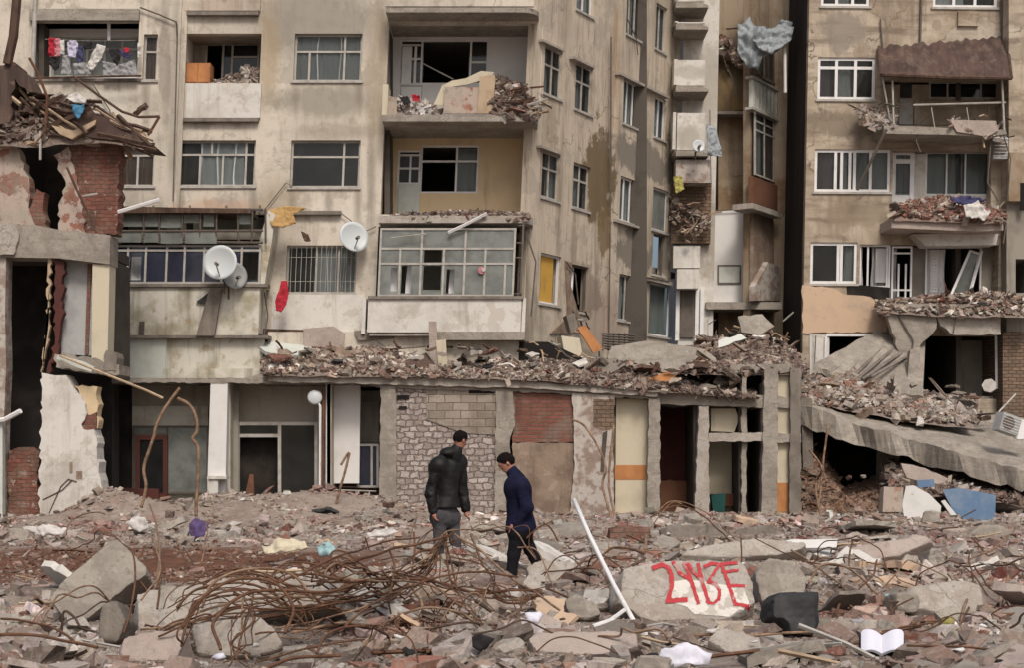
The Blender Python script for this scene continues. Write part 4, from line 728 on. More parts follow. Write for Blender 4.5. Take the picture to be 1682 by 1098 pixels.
# ================================================================ COLLAPSED GROUND FLOOR UNDER THE RIGHT BLOCK
Cs = thing('collapsed_slab', 'thick grey floor slab tilted down to the right under the right block, rubble on its upper end', 'slab', W(1500, 845, 42))
def quadslab(a, b_, c, d, th, m, name, root, label=None, sag=-.12):
    mb = MB(); dn = Vector((0, 0, -th)); n = 40; vs = []; fs = []
    for lay in (0, 1):
        for j in range(7):
            for i in range(n + 1):
                p = a.lerp(b_, i / n).lerp(d.lerp(c, i / n), j / 6) + dn * lay; p = p + Vector((0, 0, .12 * mnoise.noise(p * .7) + .07 * mnoise.noise(p * 2.3) + sag * math.sin(3.14 * i / n)))
                if lay: p.z += .03 * mnoise.noise(p * 5)
                if j == 0: p.y += .3 * mnoise.noise(p * 2.2); p.z += .08 * mnoise.noise(p * 5)
                vs.append(p)
    L = 7 * (n + 1); ix = lambda l, j, i: l * L + j * (n + 1) + i
    for j in range(6):
        for i in range(n): fs += [(ix(0, j, i), ix(0, j, i + 1), ix(0, j + 1, i + 1), ix(0, j + 1, i)), (ix(1, j, i), ix(1, j + 1, i), ix(1, j + 1, i + 1), ix(1, j, i + 1))]
    for i in range(n): fs += [(ix(0, 0, i), ix(1, 0, i), ix(1, 0, i + 1), ix(0, 0, i + 1)), (ix(0, 6, i), ix(0, 6, i + 1), ix(1, 6, i + 1), ix(1, 6, i))]
    for j in range(6): fs += [(ix(0, j, 0), ix(0, j + 1, 0), ix(1, j + 1, 0), ix(1, j, 0)), (ix(0, j, n), ix(1, j, n), ix(1, j + 1, n), ix(0, j + 1, n))]
    mb.add(vs, fs); return part(name, mb, m, root, label)
quadslab(W(1314, 662, 40.5), W(1720, 782, 38.5), W(1720, 690, 44.5), W(1330, 632, 45.4), .56, 'concrete', 'floor_slab', Cs)
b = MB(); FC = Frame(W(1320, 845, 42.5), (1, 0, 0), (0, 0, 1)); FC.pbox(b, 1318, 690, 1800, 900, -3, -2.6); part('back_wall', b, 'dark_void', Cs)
b = MB(); FC.poly(b, [(1447, 742), (1478, 748), (1484, 870), (1444, 870)], .8, 1.3); part('stub_column', b, 'concrete', Cs)
b = MB(); FC.poly(b, [(1316, 655), (1334, 655), (1338, 880), (1322, 880)], 1.5, 1.9); part('corner_post', b, 'concrete_dark', Cs)
b = MB(); FC.pbox(b, 1484, 800, 1700, 880, -.6, -.2); part('low_wall', b, 'plaster_brown', Cs)
quadslab(W(1336, 600, 43.2), W(1515, 655, 42.8), W(1520, 560, 45.3), W(1440, 545, 45.3), .2, 'concrete', 'fallen_balcony', Cs, 'grey ribbed balcony slab leaning against the wall')
b = MB()
for k in range(6): b.tube([W(1360 + k * 14, 640 - k * 4, 42.7), W(1420 + k * 18, 560 + k * 3, 45.0)], .05, 5)
part('rib', b, 'concrete_dark', Cs)
b = MB(); FC2 = Frame(W(1500, 680, 43.4), (1, 0, 0), (0, .2, 1)); FC2.poly(b, [(1495, 575), (1512, 570), (1510, 640), (1520, 660), (1540, 700), (1470, 700), (1488, 650)], -.3, 0); part('wall_stump', b, 'concrete', Cs)

# ================================================================ LEFT RUIN
YL = 35.0; FL = Frame(W(0, 845, YL), (1, 0, 0), (0, 0, 1))
Lr = thing('ruined_building', 'half-collapsed building at the left edge with a red brick wall above a black opening', 'ruin', W(80, 855, YL))
def LP(name, pts, n0, n1, m, lab=None, mat2=None):
    b = MB(); FL.poly(b, jag(pts, 3.2, 7) if name in ('brick_wall', 'broken_plaster', 'gable_wall', 'broken_wall', 'brick_scar', 'slab_edge', 'beam_face', 'brick_heap', 'jamb_strip', 'roof_gable') else pts, n0, n1); return part(name, b, m, Lr, lab)
LP('brick_wall', [(96, 262), (120, 232), (150, 226), (196, 222), (195, 300), (192, 384), (138, 384), (132, 345), (112, 300)], -.5, 0, 'brick_smear', 'red brick wall with smeared mortar')
LP('broken_plaster', [(88, 255), (112, 240), (126, 300), (136, 340), (140, 384), (96, 380), (98, 330), (108, 300)], -.3, .05, 'plaster_pink')
LP('gable_wall', [(-60, 160), (8, 190), (22, 236), (34, 262), (48, 300), (46, 340), (58, 372), (-60, 368)], -.3, .1, 'plaster_pink', 'pinkish plaster wall with exposed brick')
LP('broken_plaster', [(60, 310), (74, 316), (70, 345), (78, 378), (56, 374), (48, 350)], -.3, .06, 'brick_red')
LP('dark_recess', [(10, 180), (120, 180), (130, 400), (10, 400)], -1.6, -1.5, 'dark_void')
LP('beam', [(-60, 366), (60, 370), (100, 378), (181, 386), (180, 434), (130, 428), (95, 424), (-60, 421)], -.6, .12, 'concrete')
LP('beam_face', [(-60, 362), (24, 368), (30, 395), (22, 418), (-60, 421)], .12, .2, 'concrete_pale')
LP('column', [(152, 434), (180, 434), (176, 606), (150, 600)], -.5, .05, 'plaster_cream')
LP('shutter', [(100, 428), (156, 432), (150, 585), (90, 582)], -.45, -.35, 'panel_grey', 'closed grey shutter beside the black opening')
LP('shutter_trim', [(144, 432), (150, 432), (145, 582), (139, 582)], -.35, -.3, 'brick_red')
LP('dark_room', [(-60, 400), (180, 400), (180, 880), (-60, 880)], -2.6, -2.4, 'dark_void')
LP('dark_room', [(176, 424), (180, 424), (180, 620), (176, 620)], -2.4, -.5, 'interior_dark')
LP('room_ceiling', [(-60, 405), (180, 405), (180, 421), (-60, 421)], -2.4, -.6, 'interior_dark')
LP('edge_wall', [(-60, 421), (10, 421), (8, 520), (10, 600), (6, 700), (4, 870), (-60, 870)], -.4, .05, 'plaster_peeled')
LP('jamb_strip', [(79, 424), (83, 424), (80, 560), (68, 612), (66, 612), (77, 540)], -.1, .02, 'timber_pale')
LP('jamb_strip', [(88, 426), (104, 428), (102, 520), (96, 580), (80, 615), (76, 612), (90, 560)], -.2, 0, 'interior_red')
LP('slab_edge', [(90, 582), (150, 588), (196, 600), (196, 616), (140, 612), (92, 604)], -.9, .1, 'concrete')
LP('slab_edge', [(174, 576), (190, 580), (190, 612), (168, 610)], -.5, .12, 'concrete_dark')
LP('broken_wall', [(68, 613), (108, 617), (118, 634), (132, 650), (140, 672), (139, 690), (133, 698), (136, 706), (154, 706), (163, 760), (172, 842), (120, 852), (64, 850)], -.35, .25, 'plaster_white', 'tall white broken wall leaning at the left')
LP('broken_plaster', [(122, 634), (160, 636), (160, 705), (134, 702), (141, 680), (132, 650)], -.3, .1, 'plaster_yellow')
LP('brick_scar', [(133, 682), (158, 678), (156, 706), (136, 706)], .1, .18, 'brick_red')
b = MB(); b.tube([FL.at(70, 822, .26), FL.at(102, 806, .27), FL.at(118, 790, .27)], .012, 4); b.tube([FL.at(80, 845, .26), FL.at(100, 800, .27), FL.at(112, 788, .27), FL.at(126, 792, .27)], .012, 4); part('crack', b, 'timber_dark', Lr)
b = MB(); FL.pbox(b, 114, 760, 119, 778, .25, .26); FL.pbox(b, 125, 775, 135, 788, .25, .26); part('chip', b, 'plaster_brown', Lr)
LP('brick_heap', [(14, 742), (40, 735), (62, 748), (64, 860), (12, 860)], -.9, -.2, 'brick_smear')
LP('edge_post', [(-8, 690), (4, 688), (4, 860), (-8, 860)], .05, .25, 'plaster_mint' if 'plaster_mint' in M else 'panel_mint')
b = MB(); b.tube([FL.at(-20, 694, .3), FL.at(8, 690, .35), FL.at(34, 676, .5)], .06, 6); part('pipe', b, 'frame_white', Lr)
b = MB(); b.tube([FL.at(33, -60, .3), FL.at(22, 60, .3), FL.at(12, 105, .3)], .11, 6); part('post', b, 'timber_dark', Lr, 'dark leaning post above the broken roof')
LP('roof_gable', [(-40, 150), (-5, 108), (14, 100), (34, 112), (60, 152), (44, 150), (24, 128), (16, 200), (-40, 215)], -.6, .3, 'rust_sheet', 'dark fallen roof gable')
# collapsed roof: sheets, planks (each one a thing), clutter
b = MB(); FL.poly(b, [(150, 185), (180, 192), (212, 212), (232, 222), (256, 241), (225, 238), (196, 230), (150, 226), (110, 214), (90, 196)], -.7, .4); solo('roof_sheet', b, 'rust_sheet', 'dark torn roofing sheet drooping over the red brick wall', 'roof sheet')
b = MB(); FL.poly(b, [(84, 205), (120, 214), (158, 196), (156, 204), (118, 228), (98, 220)], .3, .5); solo('roof_board', b, 'timber_pale', 'pale bent board stuck under the fallen roof', 'board')
rng_s = random.Random(3)
for k in range(34):
    x = rng_s.uniform(10, 230); y = float(np.interp(x, [0, 40, 120, 190, 250], [150, 165, 178, 196, 236])) + rng_s.uniform(-14, 26); a = rng_s.gauss(.35, .5); L = rng_s.uniform(14, 42)
    b = MB(); n_ = rng_s.uniform(-.3, .6); p0_, p1_ = FL.at(x - L * math.cos(a), y - L * math.sin(a), n_), FL.at(x + L * math.cos(a), y + L * math.sin(a), n_ + rng_s.uniform(-.3, .3))
    b.tube([p0_, p0_.lerp(p1_, .5) + Vector((0, 0, rng_s.uniform(-.05, .05))), p1_], rng_s.uniform(.025, .07), 4)
    solo('roof_plank', b, rng_s.choice(['timber_dark', 'timber_dark', 'timber_dark', 'rust_sheet', 'timber_pale']), 'splintered plank in the collapsed roof at the left', 'plank', 'splintered planks of the collapsed left roof')
pile('roof_debris', 'dark splinters and scraps of the collapsed left roof', 'debris', [(-30, 150), (40, 150), (90, 150), (150, 165), (190, 190), (236, 226)], [(-30, 230), (40, 238), (120, 232), (190, 230), (236, 240)], 34.6, 35.6, 700, .13, 'brown', plank=.12)
for pts, r, m, lab in (([(48, 95), (62, 120), (78, 160), (74, 215), (60, 235)], .035, 'rust', 'rusty hooked bar rising from the collapsed roof'), ([(120, 125), (160, 155), (200, 183), (228, 192), (262, 191)], .035, 'timber_dark', 'thin dark bar sagging from the laundry balcony to the drain pipe'), ([(262, 191), (252, 208), (243, 222)], .035, 'rust', 'short rusty bar slanting above the roof edge'),
                    ([(110, 275), (130, 320), (150, 360), (158, 382)], .03, 'timber_dark', 'dark wire hanging down the red brick wall'), ([(135, 322), (160, 318)], .025, 'frame_grey', 'short pale stick on the red brick wall'), ([(66, 215), (66, 262)], .03, 'frame_grey', 'short pale rod hanging in the ruin')):
    b = MB(); b.tube([FL.at(x, y, .5) for x, y in pts], r, 5); solo('bar', b, m, lab, 'bar')
b = MB(); b.tube([FL.at(194, 348, .1), FL.at(228, 338, .2), FL.at(262, 328, .3)], .05, 5); solo('metal_strip', b, 'frame_white', 'pale metal strip lying beside the red brick wall above the canopy', 'strip')
b = MB(); b.tube([FL.at(98, 585, .5), FL.at(150, 606, .6), FL.at(190, 622, .7), FL.at(240, 642, .8), FL.at(268, 655, .8)], .03, 5); solo('fallen_strip', b, 'timber_pale', 'long pale strip slanting from the left ruin across the dark shop', 'strip')
b = MB(); FL.poly(b, [(95, 584), (135, 594), (155, 604), (150, 612), (120, 602), (92, 590)], .3, .4); solo('fallen_board', b, 'panel_mint', 'pale board wedged above the white broken wall', 'board')
def scrap(name, pts, Y, th, m, lab, cat, amp=.08, group=None, tilt=.3):
    """crumpled cloth or bag: outline subdivided and pushed about"""
    F_ = Frame(W(pts[0][0], pts[0][1], Y), (1, 0, 0), (0, tilt, 1)); bm = bmesh.new(); q = [F_.at(x, y) for x, y in pts]
    f = bm.faces.new([bm.verts.new(p) for p in q]); bmesh.ops.triangulate(bm, faces=[f])
    for _ in range(4):
        es = [e for e in bm.edges if e.calc_length() > .05]
        if not es or len(bm.verts) > 900: break
        bmesh.ops.subdivide_edges(bm, edges=es, cuts=1); bmesh.ops.triangulate(bm, faces=bm.faces)
    N = F_.N
    for v in bm.verts:
        s_ = 2.2 / max(amp * 8, .3); v.co += N * (amp * mnoise.noise(v.co * s_ * 2) + amp * .5 * mnoise.noise(v.co * s_ * 6)) + Vector((0, 0, amp * .3 * mnoise.noise(v.co * s_ * 4 + Vector((5, 5, 5)))))
    g = bmesh.ops.solidify(bm, geom=bm.faces[:], thickness=th); mb = MB(); bm.verts.ensure_lookup_table(); bm.verts.index_update()
    mb.add([v.co for v in bm.verts], [tuple(v.index for v in f.verts) for f in bm.faces]); bm.free()
    return solo(name, mb, m, lab, cat, group, smooth=True)
scrap('cloth', [(108, 160), (125, 152), (142, 160), (140, 170), (120, 168)], 34.3, .02, 'cloth_white', 'white cloth scrap on the collapsed roof', 'cloth')
scrap('cloth', [(118, 172), (140, 172), (136, 186), (128, 196), (120, 184)], 34.2, .02, 'cloth_blue', 'blue cloth scrap on the collapsed roof', 'cloth')
# ================================================================ GROUND FLOOR RUIN IN FRONT OF THE MAIN BUILDING
YP = 38.0; FP = Frame(W(165, 845, YP), (1, 0, 0), (0, 0, 1))
P = thing('shop_row', 'gutted concrete ground-floor shops in front of the apartment block, rubble on their roof slab', 'ruin', W(700, 848, YP))
def PP(name, pts, n0, n1, m, lab=None, root=None):
    b = MB(); FP.poly(b, jag(pts, 1.3, 8) if 'concrete' in m or 'peeled' in m or 'stone' in m or 'brick' in m or 'brown' in m else pts, n0, n1); return part(name, b, m, root or P, lab)
PP('roof_slab', [(165, 622), (400, 622), (440, 610), (640, 612), (900, 620), (1080, 632), (1085, 657), (900, 646), (640, 638), (600, 631), (165, 629)], -2.2, 0, 'concrete')
PP('roof_edge', [(440, 612), (640, 614), (900, 622), (1080, 634), (1080, 652), (900, 640), (640, 632), (440, 628)], 0, .12, 'concrete_pale')
PP('roof_slab', [(1066, 634), (1180, 644), (1310, 655), (1312, 672), (1180, 668), (1066, 664)], -3.2, -.05, 'concrete')
# columns
for pts, n0, n1, m, lab in (
    ([(346, 629), (374, 629), (370, 812), (340, 812)], -.35, -.02, 'plaster_clean', 'clean white pillar'),
    ([(626, 634), (650, 634), (652, 870), (622, 870)], -.4, .02, 'concrete', None),
    ([(815, 640), (842, 641), (846, 700), (838, 720), (840, 880), (812, 880)], -.35, .03, 'concrete', 'rough grey column behind the man in the navy jacket'),
    ([(1066, 655), (1084, 656), (1084, 905), (1062, 905)], -.4, .05, 'concrete', None),
    ([(1148, 668), (1164, 668), (1166, 880), (1140, 880)], -.3, .0, 'concrete_pale', None),
    ([(1218, 664), (1227, 664), (1226, 880), (1218, 880)], -.5, -.2, 'concrete', None),
    ([(1256, 606), (1278, 606), (1276, 860), (1250, 870)], -.35, .05, 'concrete', None),
    ([(1299, 604), (1316, 606), (1316, 872), (1296, 872)], -.3, .08, 'concrete_dark', None)):
    PP('column', pts, n0, n1, m, lab)
# lintels
PP('lintel', [(1164, 712), (1256, 712), (1256, 726), (1164, 726)], -.3, -.02, 'concrete_pale'); PP('lintel', [(1276, 712), (1316, 714), (1316, 728), (1276, 728)], -.3, .02, 'concrete')
# wall infills, left to right
PP('stone_wall', [(650, 636), (816, 640), (814, 880), (648, 880)], -.35, -.08, 'stone_blocks', 'wall of pale irregular stone blocks')
PP('block_infill', [(700, 640), (816, 641), (816, 716), (760, 712), (700, 690)], -.1, -.05, 'block_wall')
for q in ((652, 650, 672, 657), (770, 642, 812, 647), (655, 668, 668, 673)):
    b = MB(); FP.pbox(b, *q, -.09, -.045); part('gap', b, 'dark_void', P)
PP('brick_wall', [(842, 643), (948, 650), (946, 728), (842, 728)], -.35, -.08, 'brick_red', 'dark red brick panel')
PP('plaster_wall', [(842, 728), (948, 728), (940, 890), (840, 890)], -.35, -.06, 'plaster_brown')
PP('peeled_wall', [(940, 646), (1010, 650), (1006, 700), (1010, 890), (932, 890), (944, 760)], -.35, .02, 'plaster_peeled')
PP('brick_patch', [(975, 656), (1010, 656), (1008, 704), (992, 708), (974, 700)], .0, .03, 'brick_brown')
PP('dark_slot', [(990, 712), (998, 708), (992, 776), (986, 776)], .0, .03, 'interior_dark')
PP('cream_panel', [(1012, 655), (1066, 658), (1064, 880), (1010, 880)], -.6, -.35, 'plaster_cream')
PP('orange_band', [(1010, 765), (1061, 765), (1061, 789), (1010, 789)], -.36, -.34, 'timber_orange', 'orange stripe on the cream panel')
PP('strip_wall', [(1278, 606), (1299, 606), (1297, 870), (1276, 870)], -.3, -.15, 'plaster_cream'); PP('strip_band', [(1276, 794), (1298, 794), (1298, 842), (1275, 842)], -.16, -.13, 'timber_orange')
# rooms
def room(x0, x1, depth, m, top=629, bot=870, m2='interior_dark'):
    b = MB(); FP.pbox(b, x0, top, x1, bot, -depth - .15, -depth, at=0); part('room_wall', b, m, P)
    b = MB(); u0, u1, v0, v1 = FP.r(x0, top, x1, bot); FP.box(b, u0 - .12, u0, v0, v1, -depth, -.36); FP.box(b, u1, u1 + .12, v0, v1, -depth, -.36); part('room_side', b, m2, P)
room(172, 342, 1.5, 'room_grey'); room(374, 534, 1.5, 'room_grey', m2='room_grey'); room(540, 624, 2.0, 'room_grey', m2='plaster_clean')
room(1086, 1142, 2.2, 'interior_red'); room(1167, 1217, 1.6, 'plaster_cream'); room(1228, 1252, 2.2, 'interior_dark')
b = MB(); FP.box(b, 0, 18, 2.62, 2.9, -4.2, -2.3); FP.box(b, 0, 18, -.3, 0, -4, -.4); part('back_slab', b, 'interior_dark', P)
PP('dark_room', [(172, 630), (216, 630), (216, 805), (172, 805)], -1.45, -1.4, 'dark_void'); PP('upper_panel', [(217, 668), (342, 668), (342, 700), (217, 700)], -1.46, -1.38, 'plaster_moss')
PP('dado', [(168, 802), (260, 804), (262, 872), (168, 866)], -.4, -.3, 'interior_red', 'dark red panelling below the dark room')
PP('inner_pier', [(380, 630), (392, 630), (392, 826), (372, 826)], -.9, -.8, 'interior_grey'); PP('dado', [(535, 796), (625, 796), (625, 830), (535, 830)], -1.9, -1.5, 'interior_red')
PP('side_panel', [(535, 634), (592, 634), (590, 795), (534, 795)], -1.0, -.9, 'plaster_clean', 'clean pale wall panel'); PP('side_panel', [(592, 660), (622, 660), (622, 728), (592, 728)], -1.8, -1.7, 'interior_grey')
PP('lower_panel', [(1084, 790), (1142, 790), (1142, 850), (1084, 850)], -2.0, -1.9, 'interior_brown'); PP('hanging_panel', [(1168, 672), (1208, 672), (1214, 690), (1206, 711), (1168, 709)], -.6, -.5, 'plaster_cream')
PP('lower_band', [(1168, 812), (1216, 812), (1216, 832), (1168, 832)], -1.4, -1.3, 'interior_brown')
# shop fronts
window(FP, P, (217, 700, 342, 812, -1.3), v=[(.46, 0, 1)], h=[(.13, 0, .46)], fm='frame_dark', g='glass_dusty', n=-1.25, at=-1.25, cn=-1.36, name='shop_window', t=.05)
window(FP, P, (222, 716, 275, 818), v=[], h=[], fm='interior_red', g='glass_dark', n=-1.1, at=-1.1, cn=-1.2, name='shop_door', t=.12, label='dark red door frame')
window(FP, P, (388, 694, 522, 826), v=[(.53, 0, 1)], h=[(.17, 0, .53)], fm='frame_grey', g='glass_dark', n=-.9, at=-.9, cn=-1.2, name='shop_window', t=.09, miss=[(.02, .2, .5, .98)], label='wide grey shop front with an empty door opening')
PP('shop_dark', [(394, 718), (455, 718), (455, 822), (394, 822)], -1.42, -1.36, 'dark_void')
window(FP, P, (586, 730, 622, 802), v=[.68], fm='frame_grey', g='glass_blue', n=-1.2, at=-1.2, name='inner_window', t=.06)
b = MB(); b.tube([FP.at(532, 640, -.3), FP.at(528, 830, -.3)], .05, 6); part('drain_pipe', b, 'interior_brown', P, 'brown drain pipe')
# items in the shops
def pole_lamp():
    t = thing('wall_lamp', 'round white disc lamp on a slim pole at the shop front', 'lamp', FP.at(525, 830, -.1))
    b = MB(); b.tube([FP.at(525, 828, -.1), FP.at(526, 668, -.1), FP.at(520, 658, -.1)], .035, 6); part('pole', b, 'frame_white', t)
    b = MB(); b.disc(FP.at(517, 653, -.02), (.1, -1, .1), .19, .04, 24, bowl=-.05); part('disc', b, 'dish_white', t, smooth=True)
pole_lamp()
def table_frame():
    t = thing('table_frame', 'bare metal table frame standing in the white shop bay', 'table', FP.at(580, 830, -.8))
    b = MB(); b.tube([FP.at(552, 806, -.8), FP.at(618, 808, -.8)], .02, 4); b.tube([FP.at(556, 800, -1.3), FP.at(618, 802, -1.3)], .02, 4); part('top_rail', b, 'frame_grey', t)
    for x, x2 in ((562, 552), (590, 582), (606, 610)): b = MB(); b.tube([FP.at(x, 807, -.8), FP.at(x2, 832, -.7)], .018, 4); part('leg', b, 'frame_grey', t)
table_frame()
b = MB(); FP.poly(b, [(404, 806), (410, 780), (416, 780), (418, 830), (406, 830)], -.1, -.02); FP.poly(b, [(420, 830), (424, 796), (432, 796), (438, 830)], .05, .12); b.v = b.v[:10]; b.f = [f for f in b.f if max(f) < 10]; solo('leaning_plank', b, 'interior_brown', 'short brown plank leaning at the wide shop door', 'plank')
b = MB(); FP.poly(b, [(1168, 814), (1192, 812), (1190, 846), (1172, 846)], -.9, -.6); b.v = b.v; solo('bin', b, 'cloth_green', 'dark green bin in the cream room between the columns', 'bin')
b = MB(); FP.pbox(b, 342, 786, 358, 812, .0, .3); FP.pbox(b, 340, 783, 372, 788, -.05, .35); solo('concrete_pedestal', b, 'plaster_white', 'pale pedestal at the foot of the clean white pillar', 'pedestal')
# upper piece on the right: posts that carry rubble, dark cave
PP('upper_recess', [(1226, 606), (1256, 606), (1256, 652), (1226, 652)], -1.5, -1.2, 'dark_void'); PP('upper_post', [(1218, 610), (1227, 610), (1227, 656), (1218, 656)], -.3, 0, 'concrete')
# fallen balcony slab and cave on the podium
b = MB(); Fq = Frame(W(1000, 640, 38.6), (1, 0, 0), (0, .35, 1))
Fq.poly(b, [(1004, 570), (1062, 560), (1150, 572), (1198, 606), (1196, 612), (1152, 582), (1120, 612), (1088, 612), (1040, 596), (998, 590)], -.12, 0); solo('fallen_slab', b, 'concrete', 'large grey tilted slab lying on the shop roof over a dark hollow', 'slab')
b = MB(); Fq.poly(b, [(1145, 575), (1156, 574), (1200, 606), (1196, 612)], -.1, .12); solo('fallen_beam', b, 'concrete_pale', 'pale narrow beam resting on the edge of the grey tilted slab', 'beam')
b = MB(); Fq.poly(b, [(1130, 612), (1152, 588), (1176, 600), (1196, 634), (1140, 636)], -.6, -.3); solo('black_sheet', b, 'black_stuff', 'black sheet in the hollow under the grey tilted slab', 'sheet')
# rubble heaps on the deck
pile('deck_rubble', 'broken masonry heaped along the shop roof left of the glazed balcony', 'rubble', [(432, 580), (460, 562), (490, 572), (520, 562), (560, 575), (600, 562), (640, 566), (680, 580), (720, 592), (780, 596), (820, 584), (850, 594), (880, 584), (935, 604)], [(432, 614), (640, 616), (935, 624)], 37.75, 39.9, 6500, .105, 'pod', plank=.12)
pile('deck_rubble', 'brown splintered rubble on the shop roof right of the glazed balcony', 'rubble', [(880, 590), (920, 590), (960, 594), (1010, 590), (1060, 596), (1110, 612), (1160, 630), (1240, 640)], [(880, 624), (1080, 640), (1240, 652)], 37.8, 39.6, 5000, .1, 'brown', plank=.12)
pile('deck_rubble', 'dense brown rubble heaped at the foot of the rear wing', 'rubble', [(1120, 596), (1150, 560), (1175, 552), (1200, 562), (1240, 546), (1270, 556), (1300, 572), (1318, 594)], [(1120, 610), (1180, 612), (1250, 612), (1318, 612)], 38.0, 45.5, 6500, .13, 'brown', plank=.12)
PP('deck_core', [(1200, 600), (1300, 598), (1302, 612), (1200, 616)], -4, -.05, 'concrete')
b = MB(); FP.poly(b, [(700, 590), (930, 596), (960, 620), (700, 616)], -2.0, -1.9); 
pile('deck_rubble', 'thin line of rubble along the balcony slab above the glazed balcony', 'rubble', [(640, 352), (700, 350), (740, 344), (800, 343), (868, 347)], [(640, 358), (868, 359)], 39.22, 39.6, 420, .09, 'brown', plank=.12)
# ================================================================ THINGS ON THE FACADES
def dish(name, px, py, Y, r, axis, m, lab, parent_pole=None):
    t = thing(name, lab, 'satellite dish', W(px, py, Y)); c = W(px, py, Y); ax = Vector(axis).normalized()
    b = MB(); b.disc(c, ax, r, .02, 30, bowl=r * .22); part('reflector', b, m, t, smooth=True)
    b = MB(); e = c + ax * r * .95 + Vector((0, 0, -r * .25)); b.tube([c + Vector((0, -.02, -r * .95)), e], .018, 5); part('feed_arm', b, 'frame_grey', t)
    b = MB(); b.tube([e, e - ax * .14], .045, 8); part('feed_horn', b, 'frame_dark', t)
    b = MB(); b.tube([c - ax * .04, c - ax * .3 + Vector((0, 0, -.1)), (c - ax * .3 + Vector((0, 0, -r * 1.6)))], .03, 6); part('mount', b, 'frame_dark', t)
dish('satellite_dish', 363, 432, 38.35, .46, (-.12, -1, .12), 'dish_white', 'large white satellite dish in front of the enclosed balcony')
dish('satellite_dish', 384, 453, 38.75, .36, (.75, -1, .1), 'dish_grey', 'small grey satellite dish half hidden behind the large white one')
dish('satellite_dish', 580, 390, 39.55, .42, (.55, -1, .2), 'dish_white', 'pale oval satellite dish at the upper corner of the barred window')
dish('satellite_dish', 1147, 240, 46.3, .2, (.2, -1, .2), 'dish_white', 'tiny white dish on the rear wing balcony')
b = MB(); FM.poly(b, [(344, 474), (364, 474), (352, 552), (322, 552)], 1.08, 1.2); solo('leaning_post', b, 'concrete_dark', 'dark slanting post under the large white dish', 'post')
b = MB(); FM.poly(b, [(346, 478), (340, 498), (322, 496)], 1.04, 1.1); solo('torn_flap', b, 'black_stuff', 'black triangular flap beside the slanting post', 'flap')
b = MB(); FM.pbox(b, 228, 528, 236, 552, 1.03, 1.1); solo('pipe_stub', b, 'frame_dark', 'short dark pipe stub on the mould-streaked parapet', 'pipe')
scrap('orange_sheet', [(440, 345), (470, 338), (502, 342), (482, 352), (486, 366), (466, 374), (446, 372)], 39.2, .02, 'orange_sheet', 'orange-yellow sheet stuck on the wall above the barred window', 'sheet', .06)
scrap('red_cloth', [(462, 462), (472, 462), (474, 482), (470, 502), (462, 514), (453, 510), (452, 494), (458, 478)], 39.3, .02, 'cloth_red', 'red cloth hanging left of the barred window', 'cloth', .08)
scrap('dark_rag', [(494, 380), (506, 384), (511, 396), (500, 396)], 39.7, .02, 'timber_dark', 'small dark rag caught on the wall above the barred window', 'rag', .06)
# laundry on a line: every garment is a thing of its own
b = MB(); b.tube([FM.at(74, 64, .15), FM.at(150, 67, .15), FM.at(222, 66, .15)], .008, 4); solo('clothes_line', b, 'frame_grey', 'clothes line strung across the upper left balcony', 'line')
lau = [('garment', [(80, 62), (92, 62), (93, 88), (86, 94), (79, 90)], 'cloth_red', 'red garment at the left end of the clothes line'), ('garment', [(90, 63), (99, 63), (99, 92), (90, 93)], 'cloth_pink', 'pink garment second from the left on the clothes line'),
       ('shirt', [(98, 66), (106, 66), (106, 90), (98, 88)], 'cloth_white', 'white shirt hanging right of the pink garment'), ('garment', [(79, 94), (98, 92), (97, 112), (90, 116), (80, 104)], 'cloth_black', 'black garment hanging under the red one'),
       ('shirt', [(110, 70), (116, 66), (126, 67), (129, 74), (124, 94), (113, 94)], 'cloth_lilac', 'white and lilac shirt on the clothes line'), ('garment', [(124, 78), (136, 76), (137, 98), (128, 104)], 'cloth_navy', 'dark blue garment on the clothes line'),
       ('garment', [(137, 67), (152, 68), (150, 80), (138, 82)], 'cloth_black', 'small black garment high in the middle of the clothes line'), ('towel', [(160, 72), (174, 76), (168, 94), (152, 116), (141, 112), (150, 92)], 'cloth_white', 'long white towel slanting in the middle of the laundry'),
       ('garment', [(180, 80), (196, 80), (199, 92), (193, 108), (186, 100), (179, 86)], 'cloth_black', 'black garment right of the white towel'), ('garment', [(196, 82), (206, 84), (216, 90), (212, 96), (200, 92)], 'cloth_navy', 'dark garment near the right end of the clothes line'),
       ('garment', [(203, 78), (212, 78), (213, 86), (204, 87)], 'cloth_red', 'small red garment near the right end of the clothes line'), ('towel', [(226, 70), (230, 70), (231, 94), (226, 94)], 'cloth_white', 'narrow white towel at the right end of the clothes line'),
       ('sheet', [(103, 92), (112, 90), (118, 122), (100, 122)], 'cloth_grey', 'grey sheet low on the left of the laundry'), ('sheet', [(168, 100), (196, 106), (222, 98), (226, 124), (170, 124)], 'cloth_grey', 'large grey sheet low on the right of the laundry'), ('sheet', [(120, 104), (140, 102), (150, 122), (122, 122)], 'cloth_grey', 'grey sheet low in the middle of the laundry')]
for n_, pts, m, lab in lau: scrap(n_, pts, 39.75, .015, m, lab, n_, .05, 'laundry on the balcony', tilt=.02)
b = MB(); b.tube([FM.at(48, 128, .5), FM.at(140, 126, .5), FM.at(232, 124, .4)], .03, 5); solo('balcony_rail', b, 'timber_dark', 'dark handrail along the laundry balcony', 'rail')
